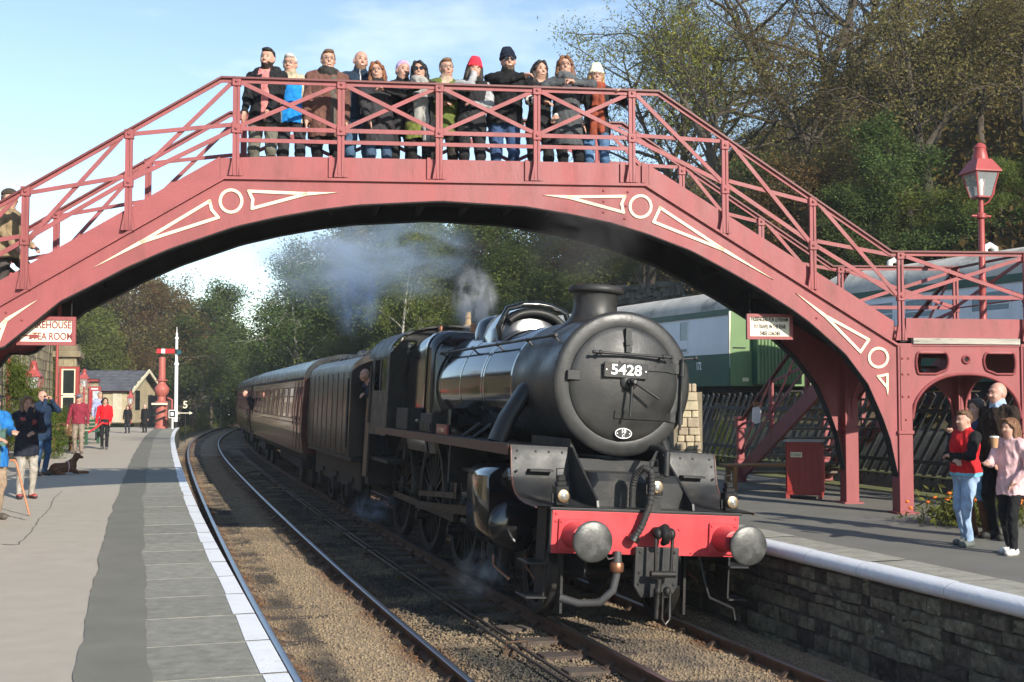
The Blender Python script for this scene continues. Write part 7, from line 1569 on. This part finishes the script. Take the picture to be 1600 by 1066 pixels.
def tree_proto(key, seed, H, r0, n1, n2, n3, spread, up, nleaf, lsize, sig, lmat, bark, droop=0., t0=.3, fork=False, bare_top=0., asp=.55, wob=.05):
    rs = np.random.RandomState(seed); br_, tips = skeleton(rs, H, r0, n1, n2, n3, spread, up, droop, wob, t0, fork)
    mb = MB()
    for pts, rad, n in br_: mb.tube([Vector(p) for p in pts], [max(float(x), .006) for x in rad], n, caps=False)
    tm_ = mb.mesh('trunk', bark, 60); TP = np.array(tips); k = len(TP); idx = rs.randint(0, k, nleaf); f = rs.rand(nleaf) * 3; j = np.minimum(f.astype(int), 2); fr = (f - j)[:, None]
    C = TP[idx, j] * (1 - fr) + TP[idx, j + 1] * fr + rs.normal(size=(nleaf, 3)) * sig; clump = rs.rand(k)[idx] * .7 + .15
    if droop: C[:, 2] -= np.abs(rs.normal(size=nleaf)) * droop * 1.2
    C = C[C[:, 2] > H * .06]; cm_ = leaves(rs, C, lsize, lmat, tint=clump[:len(C)], asp=asp); PROTO[key] = (tm_, cm_, H)
m_bark = M('grey_bark', (.075, .06, .045), .95, var=.4, vs=3, bump=.9, bs=14, stretch=(1, 1, .3)); m_birch = M('birch_bark', (.34, .32, .27), .85, var=.2, vs=3, col2=(.05, .045, .04), c2s=4, c2p=(.58, .64), stretch=(1, 1, 3))
lf_dark = leaf_mat('dark_green_leaves', (.05, .078, .027), (.085, .125, .04), (.14, .16, .05)); lf_mid = leaf_mat('mid_green_leaves', (.08, .11, .028), (.14, .175, .045), (.21, .21, .06)); lf_olive = leaf_mat('olive_brown_leaves', (.105, .094, .038), (.18, .153, .06), (.26, .205, .08)); lf_lime = leaf_mat('pale_lime_leaves', (.14, .16, .035), (.22, .23, .05), (.32, .28, .07)); lf_rust = leaf_mat('rusty_leaves', (.095, .062, .028), (.15, .095, .04), (.21, .135, .05)); lf_bright = leaf_mat('bright_green_leaves', (.055, .095, .016), (.10, .15, .025), (.16, .19, .04))
tree_proto('dark1', 11, 12, .26, 13, 6, 5, .36, .35, 26000, .17, .34, lf_dark, m_bark, t0=.18)
tree_proto('dark2', 12, 11, .24, 12, 6, 5, .40, .30, 26000, .16, .36, lf_dark, m_bark, t0=.15)
tree_proto('mid1', 13, 11, .22, 12, 6, 5, .40, .30, 24000, .16, .36, lf_mid, m_bark, t0=.15)
tree_proto('mid2', 14, 9, .20, 11, 6, 5, .44, .25, 22000, .15, .38, lf_mid, m_bark, t0=.12)
tree_proto('olive1', 15, 13, .28, 12, 6, 5, .40, .35, 11000, .14, .32, lf_olive, m_bark, t0=.25, fork=True)
tree_proto('olive2', 16, 12, .26, 11, 6, 5, .44, .30, 9500, .14, .34, lf_olive, m_bark, t0=.22)
tree_proto('bare', 17, 14, .30, 11, 6, 5, .42, .40, 4200, .13, .30, lf_olive, m_bark, t0=.28, fork=True)
tree_proto('ash', 18, 13, .25, 12, 6, 5, .38, .45, 9000, .13, .28, lf_lime, m_bark, t0=.28, fork=True, wob=.08, asp=.35)
tree_proto('birch', 19, 13, .17, 12, 6, 5, .26, .55, 19000, .11, .28, lf_dark, m_birch, droop=.35, t0=.22)
tree_proto('birch_pair', 20, 13, .12, 10, 5, 5, .20, .6, 17000, .12, .32, lf_mid, m_birch, droop=.25, t0=.30, wob=.04)
tree_proto('rust', 21, 11, .22, 11, 6, 5, .42, .30, 20000, .14, .36, lf_rust, m_bark, t0=.15)
tree_proto('bush', 22, 3.2, .06, 10, 5, 4, .5, .3, 9000, .11, .22, lf_bright, m_bark, t0=.05)
def plant(key, px, d, label, group, H=None, ytop=None, X=None, zb=None, name='tree', cat='tree', sx=1., rz=None, dz=0.):
    x = (px - 800) / 1850 * d if X is None else X; z = float(terrain(x, d)) if zb is None else zb; z += dz - .15
    tm_, cm_, H0 = PROTO[key]
    if ytop is not None: H = aty(px, ytop, d).z - z
    s = max(H, .5) / H0; o = empty(name, (x, d, z), rnd.uniform(0, 6.28) if rz is None else rz, label, cat, group); o.scale = (s * sx, s * sx, s)
    for nm_, me in (('trunk', tm_), ('crown', cm_)): c = bpy.data.objects.new(nm_, me); link(c, o)
    return o
# singled-out trees
plant('ash', 1165, 47, 'slender lime green tree leaning behind the bridge stairs', None, ytop=-60, rz=1.0, sx=1.15, dz=1.)
plant('ash', 1075, 56, 'thin pale green tree against the sky behind the bridge railing', None, ytop=10, rz=3.0, sx=1.)
plant('bare', 1240, 50, 'nearly bare forked tree rising above the hillside', None, ytop=-160, rz=.4, sx=1.2)
plant('bare', 1345, 52, 'bare branching tree at the upper edge of the hillside', None, ytop=-180, rz=2.2, sx=1.1)
plant('ash', 1010, 60, 'wispy lime tree just right of the people on the bridge', None, ytop=-10, rz=5.0, sx=.9)
plant('bare', 1125, 62, 'distant bare tree between the pale green trees', None, ytop=-20, rz=4.2)
plant('birch', 470, 74, 'drooping dark birch standing at the end of the tree wall beside the coaches', None, ytop=372, zb=-1., sx=1.45)
plant('birch_pair', 612, 60, 'pale stemmed birch above the tender', None, ytop=300, zb=0., rz=.6)
plant('birch_pair', 662, 62, 'second pale stemmed birch behind the safety valves', None, ytop=290, zb=0., rz=2.4)
ORD = ['first', 'second', 'third', 'fourth', 'fifth', 'sixth', 'seventh', 'eighth', 'ninth', 'tenth', 'eleventh', 'twelfth', 'thirteenth', 'fourteenth']
def plant_row(rows, kinds, where, group, smin, smax):
    cnt = {}
    for px, d, key, yt in sorted(rows):
        kd = kinds[key]; i = cnt.get(kd, 0); cnt[kd] = i + 1; plant(key, px, d, ORD[i] + ' ' + kd + ' ' + where, group, ytop=yt, sx=rnd.uniform(smin, smax))
GT = 'trees on the hillside above the coaches'; LBL = {'olive1': 'olive brown tree', 'olive2': 'olive brown tree', 'bare': 'thin bare tree', 'rust': 'rusty brown tree', 'mid1': 'green leafy tree', 'mid2': 'green leafy tree', 'dark1': 'dark green tree', 'dark2': 'dark green tree'}
plant_row(((1290, 44, 'olive2', 60), (1390, 42, 'olive1', 0), (1460, 40, 'olive1', -40), (1540, 41, 'olive2', -20), (1610, 40, 'olive1', -60), (1680, 44, 'olive2', -60), (1430, 50, 'olive2', -80), (1520, 52, 'bare', -150), (1590, 50, 'olive1', -140), (1650, 56, 'bare', -150), (1300, 58, 'bare', -40), (1400, 60, 'bare', -120),
                       (1500, 36, 'mid2', 290), (1570, 35, 'mid1', 250), (1400, 38, 'mid2', 300), (1330, 38, 'dark2', 300), (1270, 40, 'rust', 250), (1210, 44, 'dark2', 260), (1450, 37, 'dark1', 180), (1360, 40, 'olive2', 160), (1640, 35, 'mid2', 200), (1140, 50, 'rust', 330), (1100, 54, 'dark2', 330), (1050, 58, 'olive2', 320), (1010, 62, 'mid2', 330), (970, 66, 'olive2', 330), (1180, 62, 'rust', 210), (1240, 66, 'olive2', 130)), LBL, 'on the hillside counting from the bridge towards the gas lamp', GT, 1.0, 1.35)
GV = 'trees lining the valley behind the train'; LBL['birch'] = 'drooping birch'
plant_row(((505, 80, 'dark1', 390), (545, 76, 'dark2', 400), (500, 90, 'birch', 340), (580, 84, 'olive1', 350), (640, 80, 'dark2', 360), (690, 72, 'mid1', 340), (740, 70, 'rust', 400), (720, 84, 'dark1', 320), (780, 66, 'mid2', 380), (820, 62, 'mid1', 400), (870, 60, 'mid2', 420), (850, 74, 'dark2', 340), (910, 60, 'dark1', 430), (930, 72, 'olive2', 350), (780, 90, 'olive1', 320), (660, 100, 'dark1', 330), (600, 110, 'mid1', 330), (560, 70, 'mid2', 480), (620, 66, 'dark1', 470), (700, 62, 'mid2', 480), (760, 60, 'dark2', 470), (830, 57, 'dark1', 470), (475, 84, 'dark2', 470), (520, 68, 'dark1', 500), (890, 66, 'rust', 380), (448, 100, 'dark1', 520), (950, 80, 'rust', 330)), LBL, 'in the tree wall counting from the last coach towards the chimney', GV, 1.05, 1.4)
GN = 'trees behind the station'; 
plant_row(((215, 100, 'rust', 420), (180, 98, 'olive1', 420), (150, 105, 'rust', 430), (245, 105, 'olive2', 432), (285, 112, 'dark1', 448), (315, 125, 'dark2', 472), (345, 140, 'dark1', 495), (372, 160, 'mid1', 515), (398, 180, 'dark2', 535), (415, 210, 'mid1', 555), (300, 108, 'dark2', 520), (330, 118, 'mid1', 540), (270, 100, 'dark2', 500), (360, 135, 'dark1', 555), (390, 150, 'dark2', 575), (260, 118, 'dark1', 440),
                       (130, 92, 'mid1', 470), (95, 95, 'mid2', 480), (60, 90, 'mid1', 470), (20, 92, 'dark2', 460), (-30, 90, 'mid1', 470), (135, 88, 'mid2', 530), (165, 92, 'mid2', 545), (225, 96, 'olive2', 520), (195, 94, 'rust', 540), (430, 230, 'dark1', 580), (405, 170, 'dark2', 580), (425, 190, 'mid1', 590)), LBL, 'behind the near platform counting from the picture edge towards the coaches', GN, 1.1, 1.5)
plant('bush', 30, 31, 'green climbing shrub against the station wall', None, ytop=578, zb=0., name='shrub', cat='shrub', sx=.55); plant('bush', 92, 36.5, 'bright green shrub beside the platform bench', None, ytop=640, zb=0., name='shrub', cat='shrub', sx=.8); plant('bush', 62, 31.5, 'leafy green shrub under the gas lamp', None, ytop=625, zb=0., name='shrub', cat='shrub', sx=.8)
plant('bush', 1128, 28, 'small bright green shrub behind the slanting fence', None, ytop=665, zb=.2, name='shrub', cat='shrub', sx=.8)
# clipped plants and flowers by the far platform group
fb = onz(1512, 826); o = empty('flower_bed', (fb.x, fb.y + .35, 0), 0, 'low leafy plants with orange flowers behind the onlookers', 'plants'); rs = np.random.RandomState(5)
n = 2600; C = np.stack([rs.normal(size=n) * .30 + .25, rs.normal(size=n) * .22, np.abs(rs.normal(size=n)) * .16 + .05], -1); tag(obj('foliage', leaves(rs, C, .09, lf_mid, 'foliage', asp=.3), o), kind='stuff')
m_flw = M('orange_petals', (.75, .16, .02), .6)
for i in range(26): MB().ball((rnd.gauss(.25, .35), rnd.gauss(-.12, .15), rnd.uniform(.18, .42)), (.03, .03, .02), 7, 5).build('flower', m_flw, o)
# undergrowth on the slopes: bracken and brambles nobody could count
rs = np.random.RandomState(9); n = 90000; d = 30 + 80 * rs.rand(n) ** 1.3; px = 560 + 1150 * rs.rand(n); X = (px - 800) / 1850 * d; q = (X - np.interp(d, _D, _X)) * .955; k = q > 17.0; X, d = X[k], d[k]; Z = terrain(X, d); hgt = np.abs(rs.normal(size=len(X))) * .5 * (.3 + hash_noise(X, d, 3.5)); C = np.stack([X, d, Z + hgt], -1)
obj('undergrowth', leaves(rs, C, .26, leaf_mat('bracken_leaves', (.085, .052, .026), (.13, .092, .036), (.11, .12, .036)), 'undergrowth', tint=hash_noise(X, d, 5., 4)), kind='stuff', label='brown bracken and brambles covering the hillside', cat='undergrowth')
n = 30000; d = 55 + 90 * rs.rand(n); off = np.where(rs.rand(n) < .55, -3.0 - 9 * rs.rand(n) ** 1.5, 6.5 + 6 * rs.rand(n)); k = (d > 66) | (off > 0); d, off = d[k], off[k]; sl = np.interp(d, _dk, _sk); nr_ = np.hypot(1, sl); X = np.interp(d, _D, _X) + off / nr_; Y = d - off * sl / nr_; Z = terrain(X, Y); C = np.stack([X, Y, Z + np.abs(rs.normal(size=len(X))) * .22], -1)
obj('grass', leaves(rs, C, .34, leaf_mat('verge_grass', (.06, .085, .018), (.10, .12, .03), (.19, .16, .06)), 'grass', up=-.2, asp=.16), kind='stuff', label='long grass on the verges beside the distant line', cat='grass')
# dry stone wall running along the foot of the hillside
dw = empty('dry_stone_wall', (0, 0, 0), 0, 'rough grey drystone wall along the slope above the coach roof', 'wall'); m_dry = M('lichen_stone', (.10, .098, .085), .95, var=.4, vs=6, bump=.8, bs=14, rn=.35)
for i in range(110):
    f = rnd.random(); px_ = 955 + f * 125; dd = 52 - 4 * f; X_ = (px_ - 800) / 1850 * dd; zb_ = aty(px_, 474 - 8 * f, dd).z; w_ = rnd.uniform(.25, .6); MB().rbox(-w_ / 2, w_ / 2, -.2, .2, -rnd.uniform(.07, .14), rnd.uniform(.07, .14), .06, 2).build('stone', m_dry, dw, loc=(X_, dd + rnd.uniform(-.1, .1), zb_ + rnd.choice([0, .22, .44, .6]) + rnd.uniform(-.03, .03)))
# ------------------------------------------------------------------ smoke and steam: soft noisy volumes in closed shells
def smoke(label, c, size, dens, col, seed, nscale=1.6, lo=.42, hi=.72, rot=0., aniso=0., fall=1.6):
    m = bpy.data.materials.new('smoke_volume'); m.use_nodes = True; nt = m.node_tree; L = nt.links.new; nt.nodes.remove(nt.nodes['Principled BSDF'])
    tc = nn(nt, 'TexCoord'); ln = nn(nt, 'VectorMath'); ln.operation = 'LENGTH'; L(tc.outputs['Object'], ln.inputs[0]); f = nn(nt, 'MapRange'); f.interpolation_type = 'SMOOTHSTEP'; f.inputs[1].default_value = 1.0; f.inputs[2].default_value = .25; L(ln.outputs['Value'], f.inputs[0])
    mp = nn(nt, 'Mapping'); mp.inputs['Location'].default_value = (seed * 3.1, seed * 1.7, seed); L(tc.outputs['Object'], mp.inputs[0]); nz = nn(nt, 'TexNoise'); nz.inputs['Scale'].default_value = nscale; nz.inputs['Detail'].default_value = 4; nz.inputs['Distortion'].default_value = .6; L(mp.outputs[0], nz.inputs['Vector'])
    r = nn(nt, 'MapRange'); r.interpolation_type = 'SMOOTHSTEP'; r.inputs[1].default_value = lo; r.inputs[2].default_value = hi; L(nz.outputs['Fac'], r.inputs[0]); mu = nn(nt, 'Math'); mu.operation = 'MULTIPLY'; L(f.outputs[0], mu.inputs[0]); L(r.outputs[0], mu.inputs[1]); m2 = nn(nt, 'Math'); m2.operation = 'MULTIPLY'; m2.inputs[1].default_value = dens; L(mu.outputs[0], m2.inputs[0])
    v = nn(nt, 'VolumePrincipled'); v.inputs['Color'].default_value = (*col, 1); v.inputs['Anisotropy'].default_value = aniso; L(m2.outputs[0], v.inputs['Density']); L(v.outputs[0], nt.nodes['Material Output'].inputs['Volume'])
    o = MB().ball((0, 0, 0), 1., 20, 12).build('smoke', m, label=label, cat='smoke', kind='stuff'); o.location = c; o.scale = size; o.rotation_euler = (0, rot, LT); return o
smoke('blue grey smoke drifting over the coaches under the arch', aty(610, 395, 33), (3.0, 3.0, 1.6), .45, (.48, .62, .82), 1, 2.4, .40, .66)
smoke('thin smoke spreading towards the far end of the train', aty(490, 400, 36), (3.2, 3., 1.8), .42, (.56, .69, .88), 2, 2.2, .40, .64)
smoke('falling wisp of blue smoke behind the coach roof', aty(555, 465, 34), (1.0, 1.2, 1.3), .8, (.36, .52, .84), 3, 2.2, .38, .64)
smoke('white steam jet rising from the safety valves', lworld(-.1, 7.9, 4.2), (.46, .55, .72), 4.2, (.96, .96, .97), 4, 2.2, .40, .62)
smoke('dark haze of exhaust above the chimney under the bridge', lworld(-.15, 2.3, 4.55), (.95, 1.0, .75), .8, (.16, .16, .16), 5, 1.8, .36, .66)
smoke('wisp of steam beside the leading driving wheel', lworld(-1.35, 1.9, .38), (.42, .5, .36), 1.3, (.7, .78, .85), 6, 2.2, .42, .66)
smoke('wisp of steam low down by the rear driving wheel', lworld(-1.45, 9.0, .55), (.5, .7, .35), .9, (.6, .75, .95), 7, 2.2, .42, .66)

# ------------------------------------------------------------------ the air of the valley
hz = MB(); hz.bb(-165, 185, -65, 480, -3.2, 62); hm = bpy.data.materials.new('valley_air'); hm.use_nodes = True; _t = hm.node_tree; _t.nodes.remove(_t.nodes['Principled BSDF']); _v = nn(_t, 'VolumePrincipled'); _v.inputs['Color'].default_value = (.80, .88, .97, 1); _v.inputs['Density'].default_value = .00045; _t.links.new(_v.outputs[0], _t.nodes['Material Output'].inputs['Volume'])
hz.build('haze', hm, kind='stuff', label='thin pale haze filling the valley', cat='haze')
